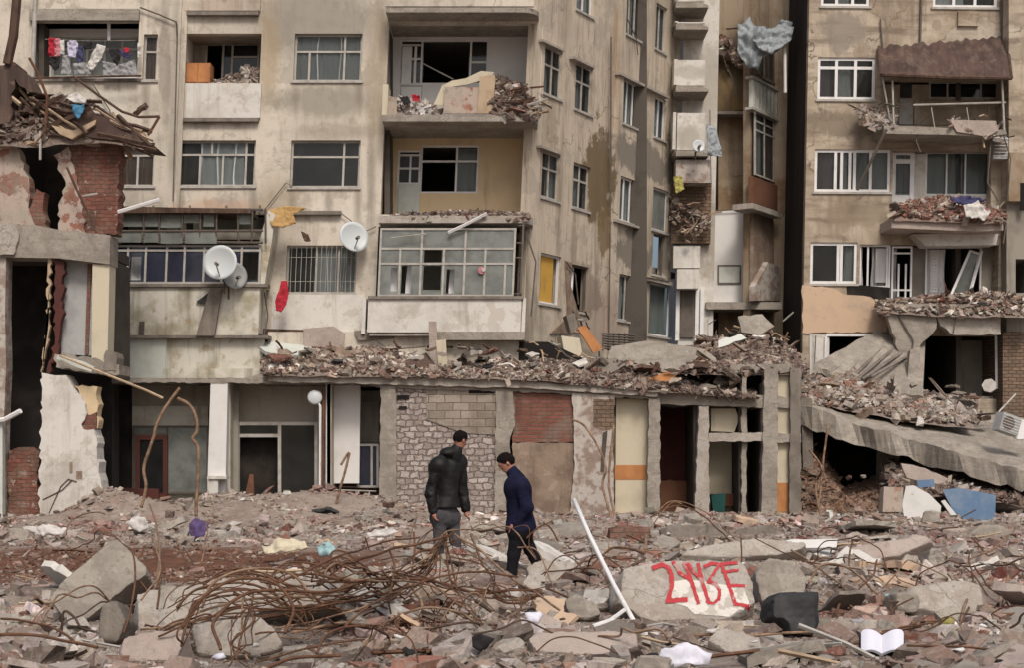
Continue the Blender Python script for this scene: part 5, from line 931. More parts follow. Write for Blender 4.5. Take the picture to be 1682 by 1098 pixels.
# second loggia: orange cabinet and clutter
t = thing('cabinet', 'orange wooden cabinet standing in the open balcony beside the laundry', 'cabinet', FM.at(325, 137, -.3))
b = MB(); FM.pbox(b, 304, 103, 345, 136, -.75, -.25); part('body', b, 'timber_orange', t); b = MB(); FM.pbox(b, 306, 105, 324, 134, -.24, -.22); part('door', b, 'timber_orange', t); b = MB(); FM.pbox(b, 326, 105, 343, 134, -.24, -.22); part('door', b, 'timber_orange', t)
pile('balcony_clutter', 'grey clutter piled at the right of the balcony with the orange cabinet', 'clutter', [(348, 130), (380, 126), (400, 108), (424, 106)], [(348, 140), (424, 140)], 40.15, 40.7, 160, .11, 'mix', plank=.3)
# big broken balcony: boards, panels, wood heap, laundry heap
def bpanel(name, pts, n, m, lab, th=.06): b = MB(); FM.poly(b, pts, n - th, n); solo(name, b, m, lab, 'panel')
bpanel('leaning_slate', [(731, 142), (788, 143), (786, 186), (728, 186)], .55, 'plaster_pink', 'pale pinkish panel leaning on the broken white balcony')
bpanel('leaning_board', [(788, 126), (812, 122), (814, 128), (808, 186), (784, 186)], .6, 'timber_pale', 'upright tan board on the broken white balcony')
bpanel('torn_board', [(726, 140), (742, 132), (765, 128), (790, 116), (812, 118), (806, 126), (770, 138), (742, 142), (722, 186), (700, 186), (712, 172)], .45, 'plaster_cream', 'torn cream board arching over the panels on the broken balcony')
bpanel('parapet_fragment', [(635, 156), (652, 160), (652, 188), (634, 188)], .66, 'plaster_pink', 'small broken parapet panel at the left of the broken balcony')
pile('laundry_heap', 'heap of white and dark clothes on the broken balcony', 'clothes', [(650, 158), (670, 156), (700, 166), (722, 170)], [(650, 187), (722, 187)], 39.35, 39.9, 160, .13, 'white', plank=.1)
scrap('cloth', [(676, 156), (690, 158), (688, 166), (678, 166)], 39.3, .02, 'cloth_red', 'red cloth on the clothes heap of the broken balcony', 'cloth')
scrap('cloth', [(656, 160), (670, 158), (676, 170), (664, 172)], 39.3, .02, 'cloth_black', 'black cloth on the clothes heap of the broken balcony', 'cloth')
pile('wood_heap', 'dark brown splintered wood heaped at the right end of the broken balcony', 'wood', [(808, 126), (820, 120), (835, 130), (850, 132), (868, 150), (884, 168)], [(808, 188), (884, 192)], 39.2, 40.4, 900, .11, 'brown', plank=.12)
for k in range(14):
    b = MB(); a = FM.at(rng_s.uniform(815, 850), rng_s.uniform(140, 186), rng_s.uniform(.1, .8)); e = a + Vector((rng_s.uniform(.2, .9), rng_s.uniform(-.3, .1), rng_s.uniform(-.2, .35))); b.tube([a, e], .03, 4)
    solo('timber_stick', b, rng_s.choice(['timber_dark', 'rust', 'timber_dark']), 'brown stick in the wood heap of the broken balcony', 'stick', 'sticks in the balcony wood heap')
for pts, lab in (([(830, 186), (862, 174), (900, 162)], 'pale batten poking out right of the broken balcony'), ([(850, 188), (880, 176), (904, 172)], 'lower batten poking out right of the broken balcony')):
    b = MB(); b.tube([FM.at(x, y, .5) for x, y in pts], .035, 4); solo('batten', b, 'frame_grey', lab, 'batten')
b = MB(); b.tube([FM.at(736, 382, .86), FM.at(770, 366, .88), FM.at(800, 350, .9)], .045, 4); solo('white_batten', b, 'frame_white', 'white batten slanting over the top of the glazed balcony', 'batten')
b = MB(); b.tube([FM.at(642, 391, .9), FM.at(700, 384, .9)], .02, 4); solo('thin_rod', b, 'frame_grey', 'thin rod slanting across the glazed balcony', 'rod')
t = thing('pink_flower_ornament', 'small pink round ornament on the glazed balcony glass', 'ornament', FM.at(793, 445, .8)); b = MB(); b.disc(FM.at(791, 444, .8), (0, -1, 0), .1, .02, 12); part('disc', b, 'cloth_pink', t); b = MB(); b.disc(FM.at(794, 443, .83), (0, -1, 0), .05, .02, 12); part('disc', b, 'cloth_white', t)
# debris below the balcony
bpanel('broken_slab', [(498, 540), (548, 536), (566, 548), (564, 574), (500, 570)], .6, 'concrete_pink', 'pinkish broken slab leaning on the wall under the barred window', .15)
bpanel('broken_slab', [(582, 544), (640, 536), (648, 556), (588, 560)], .6, 'concrete_dark', 'dark broken slab leaning under the left end of the glazed balcony', .15)
bpanel('dark_board', [(430, 540), (500, 542), (502, 560), (432, 566)], .3, 'timber_dark', 'dark board lying in the shadow left of the pinkish slab')
bpanel('broken_post', [(704, 528), (716, 528), (722, 620), (706, 620)], 1.3, 'concrete_pink', 'thin broken concrete post left of the balcony void', .2)
bpanel('leaning_beam', [(716, 560), (732, 558), (736, 620), (722, 620)], 1.35, 'plaster_cream', 'pale leaning post beside the balcony void', .15)
b = MB(); FM.poly(b, [(720, 560), (900, 562), (960, 590), (960, 602), (720, 600)], .3, .45); solo('void_shade_sheet', b, 'dark_void', 'added black sheet standing in for the shade below the glazed balcony', 'board')  # black sheet added to paint the shade under the balcony
b = MB(); b.disc(W(470, 571, 39.2), (.1, -.4, 1), .7, .1, 12); b.v = [(x, y, z) for x, y, z in b.v]; solo('mint_sheet', b, 'panel_mint', 'greenish flat panel on the left end of the roof rubble', 'panel')
for pts, m, lab, th in (([(922, 552), (952, 556), (958, 590), (930, 596)], 'plaster_cream', 'cream broken block leaning against the side wall', .4), ([(948, 538), (962, 534), (990, 574), (974, 580)], 'timber_orange', 'orange board sticking up from the rubble by the side wall', .05),
                        ([(930, 518), (944, 514), (950, 540), (938, 548)], 'concrete_dark', 'grey broken block under the shattered side window', .3)):
    b = MB(); Frame(W(940, 600, 40.2), (1, .3, 0), (0, .1, 1)).poly(b, pts, -th, 0); solo('broken_chunk', b, m, lab, 'panel')
b = MB()
for k in range(7): b.tube([W(990 + k * .5, 548 + k * 4.2, 42), W(1042, 551 + k * 4.2, 44)], .03, 4)
for k in range(6): b.tube([W(990 + k * 9, 547, 42 + k * .35), W(990 + k * 9, 577, 42 + k * .35)], .03, 4)
solo('metal_grille', b, 'frame_dark', 'dark metal grille standing at the foot of the side wall', 'grille')
# tarpaulin on the brown wall
scrap('tarpaulin', [(1212, 38), (1232, 30), (1244, 44), (1264, 44), (1284, 34), (1302, 38), (1300, 66), (1270, 84), (1252, 96), (1246, 112), (1226, 106), (1212, 84)], 47.0, .03, 'tarp', 'crumpled blue-grey tarpaulin caught beside the dark gap', 'tarpaulin', .3, tilt=.15)
pile('torn_debris', 'torn debris spilling from the brown wall under the tarpaulin', 'debris', [(1180, 50), (1210, 70), (1240, 104)], [(1180, 96), (1210, 104), (1240, 126)], 48.4, 48.9, 260, .16, 'brown', plank=.12, core=False)
pile('torn_debris', 'splintered debris hanging from the torn balcony of the rear wing', 'debris', [(1100, 320), (1130, 334), (1164, 350)], [(1100, 372), (1130, 404), (1164, 380)], 47.1, 47.6, 150, .11, 'brown', plank=.12, core=False)
scrap('cloth', [(1106, 290), (1120, 290), (1124, 312), (1110, 318)], 46.9, .02, 'cloth_yellow', 'yellow cloth on the torn balcony of the rear wing', 'cloth')
scrap('cloth', [(1160, 205), (1176, 210), (1184, 240), (1186, 258), (1162, 254)], 47.0, .03, 'tarp', 'pale blue sheet hanging on the corner of the rear wing', 'sheet')
# right block rubble
FRY = YR
pile('balcony_rubble', 'reddish rubble and rags heaped on the middle balcony of the right block', 'rubble', [(1466, 336), (1500, 326), (1540, 318), (1600, 322), (1648, 350)], [(1466, 358), (1648, 364)], YR - 1.2, YR - .3, 900, .12, 'red', plank=.12)
scrap('cloth', [(1582, 338), (1606, 330), (1626, 350), (1618, 362), (1586, 356)], 44.3, .03, 'cloth_white', 'white cloth on the reddish rubble of the middle balcony', 'cloth', .1)
scrap('cloth', [(1560, 324), (1590, 322), (1620, 328), (1600, 336), (1566, 334)], 44.6, .03, 'cloth_navy', 'dark blue cloth on the reddish rubble of the middle balcony', 'cloth', .1)
pile('balcony_rubble', 'broken masonry spilling along the lower balcony of the right block', 'rubble', [(1440, 492), (1500, 486), (1560, 482), (1620, 474), (1700, 486)], [(1440, 508), (1540, 516), (1700, 518)], YR - 1.2, YR - .2, 1300, .13, 'pod', plank=.12)
pile('balcony_rubble', 'hanging shreds at the left end of the awning balcony', 'rubble', [(1412, 172), (1440, 172), (1472, 190)], [(1412, 196), (1440, 214), (1472, 212)], YR - 1.0, YR - .3, 260, .12, 'mix', plank=.12, core=False)
pile('balcony_rubble', 'hanging shreds at the right end of the awning balcony', 'rubble', [(1560, 190), (1610, 200), (1646, 196)], [(1560, 206), (1610, 222), (1650, 236)], YR - 1.1, YR - .6, 200, .1, 'mix', plank=.12, core=False)
pile('slab_rubble', 'rubble lying on the upper end of the tilted slab', 'rubble', [(1312, 628), (1350, 610), (1400, 596), (1450, 620), (1500, 640), (1600, 652)], [(1312, 656), (1360, 664), (1420, 676), (1500, 690), (1600, 700)], 40.9, 44.3, 2600, .15, 'mix', plank=.12)
b = MB(); b.disc(W(1625, 634, 42), (-.3, -1, .3), .21, .07, 7); t_ = solo('drain_cover', b, 'frame_grey', 'white cross-shaped plate hanging at the right of the lower opening', 'plate')
b = MB(); b.tube([W(1640, 678, 41), W(1668, 648, 42)], .03, 4); solo('stick', b, 'frame_grey', 'thin pale stick above the tipped air conditioner', 'stick')
b = MB(); b.disc(W(1676, 706, 39.5), (-.3, -1, .2), .28, .1, 20); solo('round_tub', b, 'frame_white', 'white rim of a tub beside the tipped air conditioner', 'tub')
# below the tilted slab
pile('earth_slide', 'brown earth slide under the tilted slab', 'earth', [(1318, 720), (1350, 740), (1385, 800), (1420, 790), (1446, 780)], [(1318, 850), (1380, 866), (1446, 850)], 38.6, 42.2, 1600, .13, 'earth', plank=.15)
pile('slab_rubble', 'rubble wedged under the lower end of the tilted slab', 'rubble', [(1460, 756), (1520, 764), (1600, 790), (1700, 800)], [(1460, 812), (1560, 812), (1700, 830)], 38.0, 41.0, 1200, .14, 'brown', plank=.2)
FG = Frame(W(1500, 850, 33.6), (1, 0, 0), (0, .12, 1))
def fp(name, pts, m, lab, cat, th=.05, F=None): b = MB(); (F or FG).poly(b, pts, -th, 0); solo(name, b, m, lab, cat)
fp('white_sheet', [(1488, 800), (1500, 798), (1526, 812), (1546, 832), (1544, 852), (1486, 856), (1482, 830)], 'panel_white', 'white panel with a small slit leaning below the tilted slab', 'panel')
b = MB(); FG.poly(b, [(1506, 818), (1511, 818), (1509, 832), (1505, 832)], 0, .01); 
fp('blue_sheet', [(1548, 806), (1572, 802), (1636, 814), (1634, 858), (1590, 860), (1566, 840)], 'panel_blue', 'blue panel leaning to the right of the white one', 'panel')
fp('blue_scrap', [(1506, 790), (1534, 788), (1536, 800), (1508, 802)], 'panel_blue', 'small blue scrap above the white panel', 'panel')
fp('white_strip', [(1546, 824), (1552, 822), (1582, 860), (1572, 862)], 'panel_white', 'white strip slanting between the white and blue panels', 'strip')
fp('lilac_panel', [(1354, 862), (1370, 866), (1418, 876), (1418, 892), (1352, 892)], 'panel_lilac', 'lilac board lying before the brown earth slide', 'board')
fp('white_fragment', [(1362, 842), (1366, 842), (1374, 864), (1364, 864)], 'panel_white', 'thin white fragment standing on the lilac board', 'fragment')
fp('black_bag', [(1420, 852), (1437, 850), (1438, 886), (1417, 888)], 'black_stuff', 'black upright bag beside the lilac board', 'bag', .3)
fp('white_post', [(1440, 854), (1446, 854), (1446, 886), (1440, 886)], 'panel_white', 'short white post right of the black bag', 'post')
fp('brick_slab', [(1502, 856), (1552, 852), (1560, 866), (1506, 872)], 'brick_red', 'red brick slab under the white panel', 'slab', .4)
fp('pale_column', [(1452, 800), (1484, 802), (1482, 842), (1450, 842)], 'plaster_pink', 'square pale block at the foot of the stub column', 'block', .4)

b = MB(); b.tube([W(1289, 40, 46.95), W(1290, 152, 46.95)], .05, 6); solo('white_post', b, 'frame_white', 'white post beside the tarpaulin at the edge of the dark gap', 'post')
scrap('metal_sheet', [(1236, 66), (1262, 48), (1290, 37), (1304, 46), (1298, 68), (1268, 88), (1250, 84)], 46.7, .03, 'tarp', 'stiff folded grey sheet across the crumpled tarpaulin beside the dark gap', 'sheet', .12, tilt=.3)
# cables, bars and shreds hanging on the facades
cab = [(FM, [(230, 12), (262, 24), (290, 36), (291, 60)], .1), (FM, [(291, 60), (288, 180), (284, 330)], .14), (FM, [(560, 350), (600, 380), (618, 372)], .1), (FM, [(430, 350), (470, 300), (480, 306)], .08), (FM, [(150, 134), (180, 180), (190, 230)], .1),
       (FS, [(1030, 30), (1045, 62), (1048, 90)], .1), (FS, [(1004, 60), (1003, 300), (1000, 560)], .16), (FS, [(930, 430), (945, 450), (950, 500)], .12), (FS, [(1100, 200), (1104, 330), (1100, 470)], .12), (FS, [(1060, 455), (1100, 462)], .2),
       (FR, [(1446, 30), (1450, 80)], .08), (FR, [(1628, 225), (1622, 300), (1640, 330)], 1.0), (FR, [(1646, 214), (1660, 260), (1655, 330)], .9), (FR, [(1466, 500), (1500, 560), (1496, 600)], 1.2), (FR, [(1640, 345), (1652, 370), (1648, 400)], 1.0), (FR, [(1508, 205), (1505, 232), (1512, 250)], 1.1),
       (FR, [(1340, 552), (1338, 600), (1344, 640)], .2), (FR, [(1545, 480), (1570, 520), (1566, 548)], 1.2), (FM, [(862, 376), (880, 430), (872, 520)], .5), (FM, [(618, 560), (640, 575), (700, 570)], .7), (FM, [(905, 560), (930, 585), (960, 600)], .9), (FM, [(434, 480), (440, 520), (432, 560)], .6),
       (FB, [(1166, 180), (1168, 300), (1160, 380)], .2), (FB2, [(1190, 100), (1204, 130), (1200, 180)], .5), (FB2, [(1150, 350), (1180, 345), (1236, 343)], .6), (FB2, [(1200, 290), (1220, 288), (1240, 296)], .5)]
for F_, pts, n in cab:
    q = [F_.at(x, y, n) for x, y in pts]; m = [q[0].lerp(q[1], .5)] if len(q) > 1 else []; b = MB(); b.tube([q[0]] + m + q[1:], random.choice([.014, .018, .024]), 5); solo('cable', b, 'frame_dark', 'thin dark cable hanging on a damaged facade', 'cable', 'cables hanging on the facades')
rs = random.Random(9)
for F_, x0, x1, y0, y1, n0, n1, k, L in ((FR, 1415, 1470, 165, 205, .3, 1.1, 14, 22), (FR, 1560, 1650, 190, 225, .6, 1.2, 16, 20), (FR, 1470, 1645, 330, 362, .4, 1.2, 16, 18), (FR, 1450, 1660, 484, 510, .3, 1.2, 22, 20), (FM, 440, 940, 560, 606, .4, 2.0, 40, 20), (FM, 930, 1180, 575, 640, .8, 2.0, 30, 22),
                                         (FB2, 1182, 1236, 40, 110, .2, 1.0, 16, 20), (FB, 1104, 1166, 310, 390, .3, 1.1, 14, 18), (FB, 1150, 1290, 520, 580, .5, 4.0, 22, 26), (FM, 820, 892, 135, 190, .2, .9, 14, 20), (FS, 925, 965, 500, 560, .1, .6, 10, 16)):
    for _ in range(k):
        x, y, n, a = rs.uniform(x0, x1), rs.uniform(y0, y1), rs.uniform(n0, n1), rs.gauss(.2, .8); p0_ = F_.at(x, y, n); p1_ = F_.at(x + L * math.cos(a) * rs.uniform(.5, 1.2), y + L * math.sin(a) * rs.uniform(.5, 1.2), n + rs.uniform(-.3, .3))
        b = MB(); b.tube([p0_, p0_.lerp(p1_, .5) + Vector((0, 0, rs.uniform(-.06, .06))), p1_], rs.uniform(.012, .035), 4); solo('splinter', b, rs.choice(['timber_dark', 'rust_pale', 'frame_grey', 'timber_pale', 'frame_dark']), 'splinter or bent bar sticking out of the balcony and roof rubble', 'splinter', 'splinters in the balcony and roof rubble')

# boards, sheets and slab pieces lying on the heaps
rb = random.Random(31)
def shard(F_, x, y, n, L, a, m, lab, group):
    ks = rb.randint(4, 6); asp = rb.uniform(.3, .8); pts = [(L * math.cos(6.283 * (i + rb.uniform(-.25, .25)) / ks), L * asp * math.sin(6.283 * (i + rb.uniform(-.25, .25)) / ks)) for i in range(ks)]
    b = MB(); b.prism([(a_, b_) for a_, b_ in jag(pts, L * .07, L * .25)], -rb.uniform(.02, .11), 0); c = F_.at(x, y, n); Mx = Matrix.Translation(c) @ Matrix.Rotation(rb.uniform(0, 6.28), 4, 'Z') @ Matrix.Rotation(rb.gauss(.5, .5), 4, 'X'); b.v = [tuple(Mx @ (Vector(p) + Vector((0, 0, L * .25 * mnoise.noise(Vector(p) * 1.5 / L + Vector((x, y, 0))))))) for p in b.v]
    solo('shard', b, m, lab, 'shard', group)
for F_, x0, x1, y0, y1, n0, n1, k, L0, L1_ in ((FM, 440, 930, 570, 606, .5, 2.0, 52, .1, .38), (FM, 930, 1190, 590, 640, .8, 2.0, 36, .12, .45), (FB, 1150, 1300, 545, 590, 1, 6.0, 26, .15, .42), (FR, 1450, 1670, 484, 508, .3, 1.2, 22, .1, .3), (FR, 1470, 1640, 332, 358, .4, 1.2, 12, .08, .25), (FR, 1330, 1620, 625, 690, .8, 4.0, 44, .12, .45), (FR, 1470, 1690, 775, 830, 4, 8, 26, .1, .4), (FR, 1325, 1450, 760, 860, 4, 7, 14, .08, .25), (FL, 0, 230, 150, 235, -.2, .5, 20, .12, .35), (FM, 650, 860, 346, 356, .4, .8, 10, .08, .2), (FL, 170, 640, 826, 872, 0, 2.5, 34, .12, .4)):
    for _ in range(k):
        x = rb.uniform(x0, x1); y = rb.uniform(y0, y1) + (8 if F_ is FL and y0 < 300 and x > 150 else 0)
        m = rb.choice(['concrete_pale', 'concrete', 'concrete_pink', 'plaster_white', 'concrete_dark', 'brick_smear', 'timber_dark', 'plaster_brown', 'timber_dark', 'concrete_dark', 'black_stuff', 'plaster_pink']) if not (F_ is FL and y0 < 300) else rb.choice(['rust_sheet', 'timber_dark', 'timber_dark', 'timber_pale'])
        shard(F_, x, y, rb.uniform(n0, n1), rb.uniform(L0, L1_), 0, m, 'broken board or slab shard lying on the heaped debris', 'shards on the debris heaps')
def S1(name, F_, pts, n, th, m, lab): b = MB(); F_.poly(b, jag(pts, 1.2), n - th, n); solo(name, b, m, lab, name.split('_')[-1])
FT = Frame(W(1100, 640, 38.3), (1, 0, 0), (0, .5, 1))
S1('tilted_slab', FT, [(960, 600), (1010, 588), (1030, 600), (990, 622), (956, 618)], .1, .08, 'concrete_dark', 'dark tilted slab left of the large grey slab on the shop roof')
S1('tilted_board', FT, [(1180, 560), (1216, 548), (1226, 556), (1180, 572)], -.6, .06, 'panel_mint', 'pale board sticking out of the heap at the rear wing')
S1('tilted_board', FT, [(1040, 628), (1100, 612), (1112, 622), (1060, 640)], .25, .05, 'timber_orange', 'orange-brown board slipping off the shop roof edge')
S1('tilted_slab', FT, [(1212, 520), (1252, 516), (1272, 536), (1246, 552), (1218, 546)], -3, .12, 'concrete', 'grey slab on top of the heap under the ledge')
S1('dark_sheet', FT, [(660, 596), (700, 580), (716, 600), (690, 612)], .3, .04, 'rust_sheet', 'dark bent sheet on the shop roof left of the void')
S1('brown_sheet', Frame(W(1560, 800, 35), (1, 0, 0), (0, .2, 1)), [(1480, 762), (1520, 770), (1560, 788), (1540, 796), (1490, 786)], 0, .1, 'concrete_pink', 'pinkish slab wedged above the small blue scrap')
# ================================================================ GROUND
def bump(x, y, cx, cy, rx, ry, h): return h * math.exp(-((x - cx) / rx) ** 2 - ((y - cy) / ry) ** 2)
def px_x(px, Y): return (px - HX) * Y / FPX
MOUNDS = [(px_x(240, 33), 33.3, 2.3, 1.0, .30), (px_x(430, 33.5), 34.6, 3.6, 1.5, .5), (px_x(560, 35), 35.6, 2.2, 1.2, .35), (px_x(190, 34), 33.2, .7, .7, .45),
          (px_x(1000, 30), 30.5, 3.5, 2.0, .12), (px_x(1180, 29), 31.5, 3.2, 2.0, .1), (px_x(1440, 26), 27.5, 3.5, 2.5, .14), (px_x(1620, 27), 29.0, 2.5, 2.5, .16), (px_x(735, 19.0), 19.0, .95, .55, .24), (px_x(700, 18.5), 17.8, 1.4, .9, .12),
          (px_x(1000, 17), 16.8, 1.2, 1.1, .12), (px_x(1450, 17), 17.5, 1.6, 1.6, .15), (px_x(900, 12.5), 12.5, 1.8, .8, .06), (px_x(300, 13.5), 13.6, 1.2, .9, .08)]
def gz(x, y):
    z = 0.0
    if 6 < y < 60 and abs(x) < 34:
        z = .05 * mnoise.noise(Vector((x * .5, y * .5, 0))) + .035 * mnoise.noise(Vector((x * 2.1, y * 2.1, 7)))
        for m_ in MOUNDS: z += bump(x, y, *m_)
        w = min(1, (y - 6) / 3, (60 - y) / 5, (34 - abs(x)) / 4); z *= max(0, w)
    return z
xs = np.concatenate([[-900, -300, -90, -50, -34], np.linspace(-32, 32, 257), [34, 50, 90, 300, 900]]); ys = np.concatenate([[-400, -60, -10, 3], np.linspace(6, 44, 260), [48, 54, 60, 90, 300, 1800]])
gv = [(x, y, gz(x, y) + (.02 * mnoise.noise(Vector((x * 7, y * 7, 3))) if 9 < y < 40 and abs(x) < 25 else 0)) for y in ys for x in xs]; nx = len(xs)
gf = [(j * nx + i, j * nx + i + 1, (j + 1) * nx + i + 1, (j + 1) * nx + i) for j in range(len(ys) - 1) for i in range(nx - 1)]
mat('ground', (0.33, 0.275, 0.235), [('n', .6, .42, .62, (.24, .185, .15), .8), ('n', 3, .45, .65, (.42, .37, .33), .7), ('n', 9, .5, .65, (.2, .15, .12), .7), ('n', 2.0, .6, .68, (.3, .15, .11), .6), ('f', 45, .4, .8, (.17, .13, .11), .5)], bump=1.0, bscale=11, bdist=.06)
# the brown earth patch on the left is bare soil: mask in world coordinates
gm = M['ground']; nt = gm.node_tree; bs = nt.nodes['Principled BSDF']; old = bs.inputs['Base Color'].links[0].from_socket
Pn = position(nt); mp = nt.nodes.new('ShaderNodeMapping'); mp.vector_type = 'POINT'
cxp, cyp = px_x(150, 21.5), 21.0
mp.inputs['Location'].default_value = (-cxp / 5.6, -cyp / 4.0, 0); mp.inputs['Scale'].default_value = (1 / 5.6, 1 / 4.0, 0); nt.links.new(Pn, mp.inputs['Vector'])
ln = nt.nodes.new('ShaderNodeVectorMath'); ln.operation = 'LENGTH'; nt.links.new(mp.outputs[0], ln.inputs[0])
nz = tex_noise(nt, Pn, 1.2, 6, .65); ad = nt.nodes.new('ShaderNodeMath'); ad.operation = 'ADD'; nt.links.new(ln.outputs['Value'], ad.inputs[0]); nt.links.new(mul(nt, nz, .9), ad.inputs[1])
mk = ramp(nt, ad.outputs[0], 1.45, 1.2); e2 = mixc(nt, ramp(nt, tex_noise(nt, Pn, 5, 8, .7), .4, .65), (.19, .085, .05), (.085, .045, .03)); nt.links.new(mixc(nt, mk, old, e2), bs.inputs['Base Color'])
o = link('ground', gv, gf, 'ground', smooth=True); setp(o, kind='structure', label='rubble-strewn bare ground with a brown earth patch on the left')
def soil(x, y): return ((x - cxp) / 5.6) ** 2 + ((y - cyp) / 4.0) ** 2
# loose rubble: too many pieces to count
def gy(py, z=.03): return (EYE - z) * FPX / (py - HY)
blk = [
 ('concrete_block', [(78, 985), (100, 955), (182, 884), (200, 890), (240, 930), (243, 945), (212, 962), (128, 1032), (112, 1026)], 14.2, .55, 'concrete', 'large tilted grey concrete block at the left, higher than all others', .35, .1),
 ('concrete_block', [(158, 1010), (166, 990), (190, 985), (208, 1020), (196, 1052), (178, 1066), (158, 1050)], 13.6, .45, 'concrete_dark', 'dark rounded concrete lump below the large tilted block', .2, 0),
 ('concrete_beam', [(186, 1016), (196, 984), (244, 968), (330, 957), (440, 943), (530, 936), (572, 940), (580, 962), (560, 988), (440, 1006), (330, 1024), (230, 1044), (196, 1042)], 13.2, .5, 'concrete_pale', 'long pale concrete beam lying behind the rebar tangle', .5, 0),
 ('concrete_slab', [(310, 1022), (330, 1016), (430, 1012), (452, 1030), (466, 1052), (456, 1074), (420, 1080), (320, 1078)], 12.7, .5, 'concrete_pale', 'flat pale slab at the lower left under the rebar loops', .55, 0),
 ('concrete_slab', [(186, 1062), (210, 1040), (300, 1030), (312, 1060), (300, 1086), (200, 1090)], 12.4, .5, 'concrete_pink', 'pinkish slab left of the flat pale slab', .6, 0),
 ('concrete_beam', [(1112, 908), (1180, 892), (1240, 884), (1320, 890), (1332, 900), (1280, 912), (1200, 918), (1116, 922)], 20.0, .7, 'concrete_pale', 'long pale slab lying behind the graffiti slab', .6, 0),
 ('concrete_block', [(1238, 940), (1262, 916), (1310, 920), (1326, 950), (1322, 985), (1290, 1000), (1250, 990)], 16.2, .6, 'concrete', 'grey boulder-like block right of the graffiti slab', .3, 0),
 ('concrete_slab', [(1482, 968), (1520, 954), (1590, 952), (1636, 966), (1640, 990), (1610, 1008), (1520, 1010), (1486, 1000)], 15.6, .6, 'concrete_pale', 'broad pale slab at the right with a grey block before it', .6, 0),
 ('concrete_block', [(1472, 976), (1484, 970), (1514, 974), (1516, 1002), (1504, 1010), (1472, 1008)], 14.6, .3, 'concrete', 'small square grey block in front of the broad pale slab', .2, .2),
 ('concrete_block', [(1480, 900), (1500, 878), (1520, 880), (1526, 904), (1512, 918), (1482, 914)], 22.5, .5, 'concrete_pink', 'upright pinkish block at the right, middle of three', .1, .2),
 ('concrete_block', [(1478, 922), (1505, 916), (1520, 928), (1508, 936), (1484, 934)], 21.8, .5, 'concrete_pink', 'small pinkish block just below the upright one', .2, 0),
 ('concrete_block', [(1522, 922), (1530, 900), (1546, 902), (1556, 930), (1536, 938)], 22.0, .5, 'concrete', 'grey block right of the upright pinkish one', .2, 0),
 ('concrete_slab', [(1592, 876), (1612, 862), (1640, 862), (1662, 872), (1668, 884), (1640, 892), (1600, 892)], 27.0, .6, 'concrete', 'oval grey slab lying on the far right rubble', .2, 0),
 ('concrete_slab', [(1544, 872), (1560, 866), (1594, 868), (1594, 890), (1560, 892)], 27.4, .6, 'concrete_pink', 'pinkish slab just left of the oval grey one', .2, 0),
 ('concrete_slab', [(1360, 912), (1420, 892), (1530, 876), (1544, 884), (1480, 912), (1380, 930)], 24.0, .5, 'concrete_pink', 'long low pinkish slab behind the three right-hand blocks', .8, 0),
 ('concrete_block', [(862, 930), (900, 916), (940, 920), (950, 945), (930, 968), (876, 968)], 16.8, .5, 'concrete_pale', 'pale angular block behind the white pole', .5, 0),
 ('concrete_block', [(926, 985), (946, 972), (984, 992), (990, 1010), (962, 1022), (932, 1012)], 15.0, .4, 'concrete', 'grey wedge block just left of the foot of the white pole', .4, 0),
 ('concrete_block', [(858, 952), (870, 940), (896, 944), (906, 972), (856, 976)], 15.4, .4, 'concrete_pale', 'pale block beside the feet of the man in the navy jacket', .5, 0),
 ('concrete_slab', [(1160, 1050), (1180, 1028), (1250, 1042), (1262, 1062), (1200, 1074)], 13.0, .3, 'concrete_pale', 'pale flat slab lying below the graffiti slab', .9, 0),
 ('concrete_slab', [(860, 1040), (960, 1030), (1048, 1036), (1052, 1062), (980, 1078), (880, 1070)], 13.0, .35, 'concrete_pink', 'broad pinkish slab at the bottom centre', .95, 0),
 ('concrete_block', [(1040, 862), (1070, 868), (1066, 905), (1000, 905), (1002, 866)], 29.0, .8, 'brick_smear', 'reddish brick heap left of the wide column foot', .1, 0),
 ('concrete_block', [(1084, 868), (1120, 862), (1180, 860), (1200, 880), (1196, 905), (1086, 905)], 29.5, .8, 'concrete_dark', 'dark rough block at the foot of the columns', .1, 0),
 ('concrete_block', [(1200, 880), (1216, 868), (1270, 862), (1300, 880), (1290, 902), (1206, 902)], 29.8, .8, 'concrete_dark', 'dark rough mass under the right-hand columns', .1, 0),
]
def blkY(pts, Y): yb = max(p[1] for p in pts); a = gy(yb, .02); return a if a < 22 else Y * .5 + a * .5
BLK_FOOT = [((min(p[0] for p in b[1]) - HX) / FPX * blkY(b[1], b[2]), (max(p[0] for p in b[1]) - HX) / FPX * blkY(b[1], b[2]), blkY(b[1], b[2])) for b in blk] + [((1002 - HX) / FPX * 13.9, (1246 - HX) / FPX * 13.9, 13.9), ((1270 - HX) / FPX * 12.7, (1356 - HX) / FPX * 12.7, 12.7), ((1408 - HX) / FPX * 11.5, (1488 - HX) / FPX * 11.5, 11.5), ((800 - HX) / FPX * 17.9, (895 - HX) / FPX * 17.9, 17.9)]
def clear_of(X, Y, S, near=.45, far=.3):
    for (x0, x1, yb) in BLK_FOOT:
        hit = (X > x0 * Y / yb) & (X < x1 * Y / yb) & (Y > yb - near) & (Y < yb + far); S = np.where(hit, np.minimum(S, .022), S)
    return S
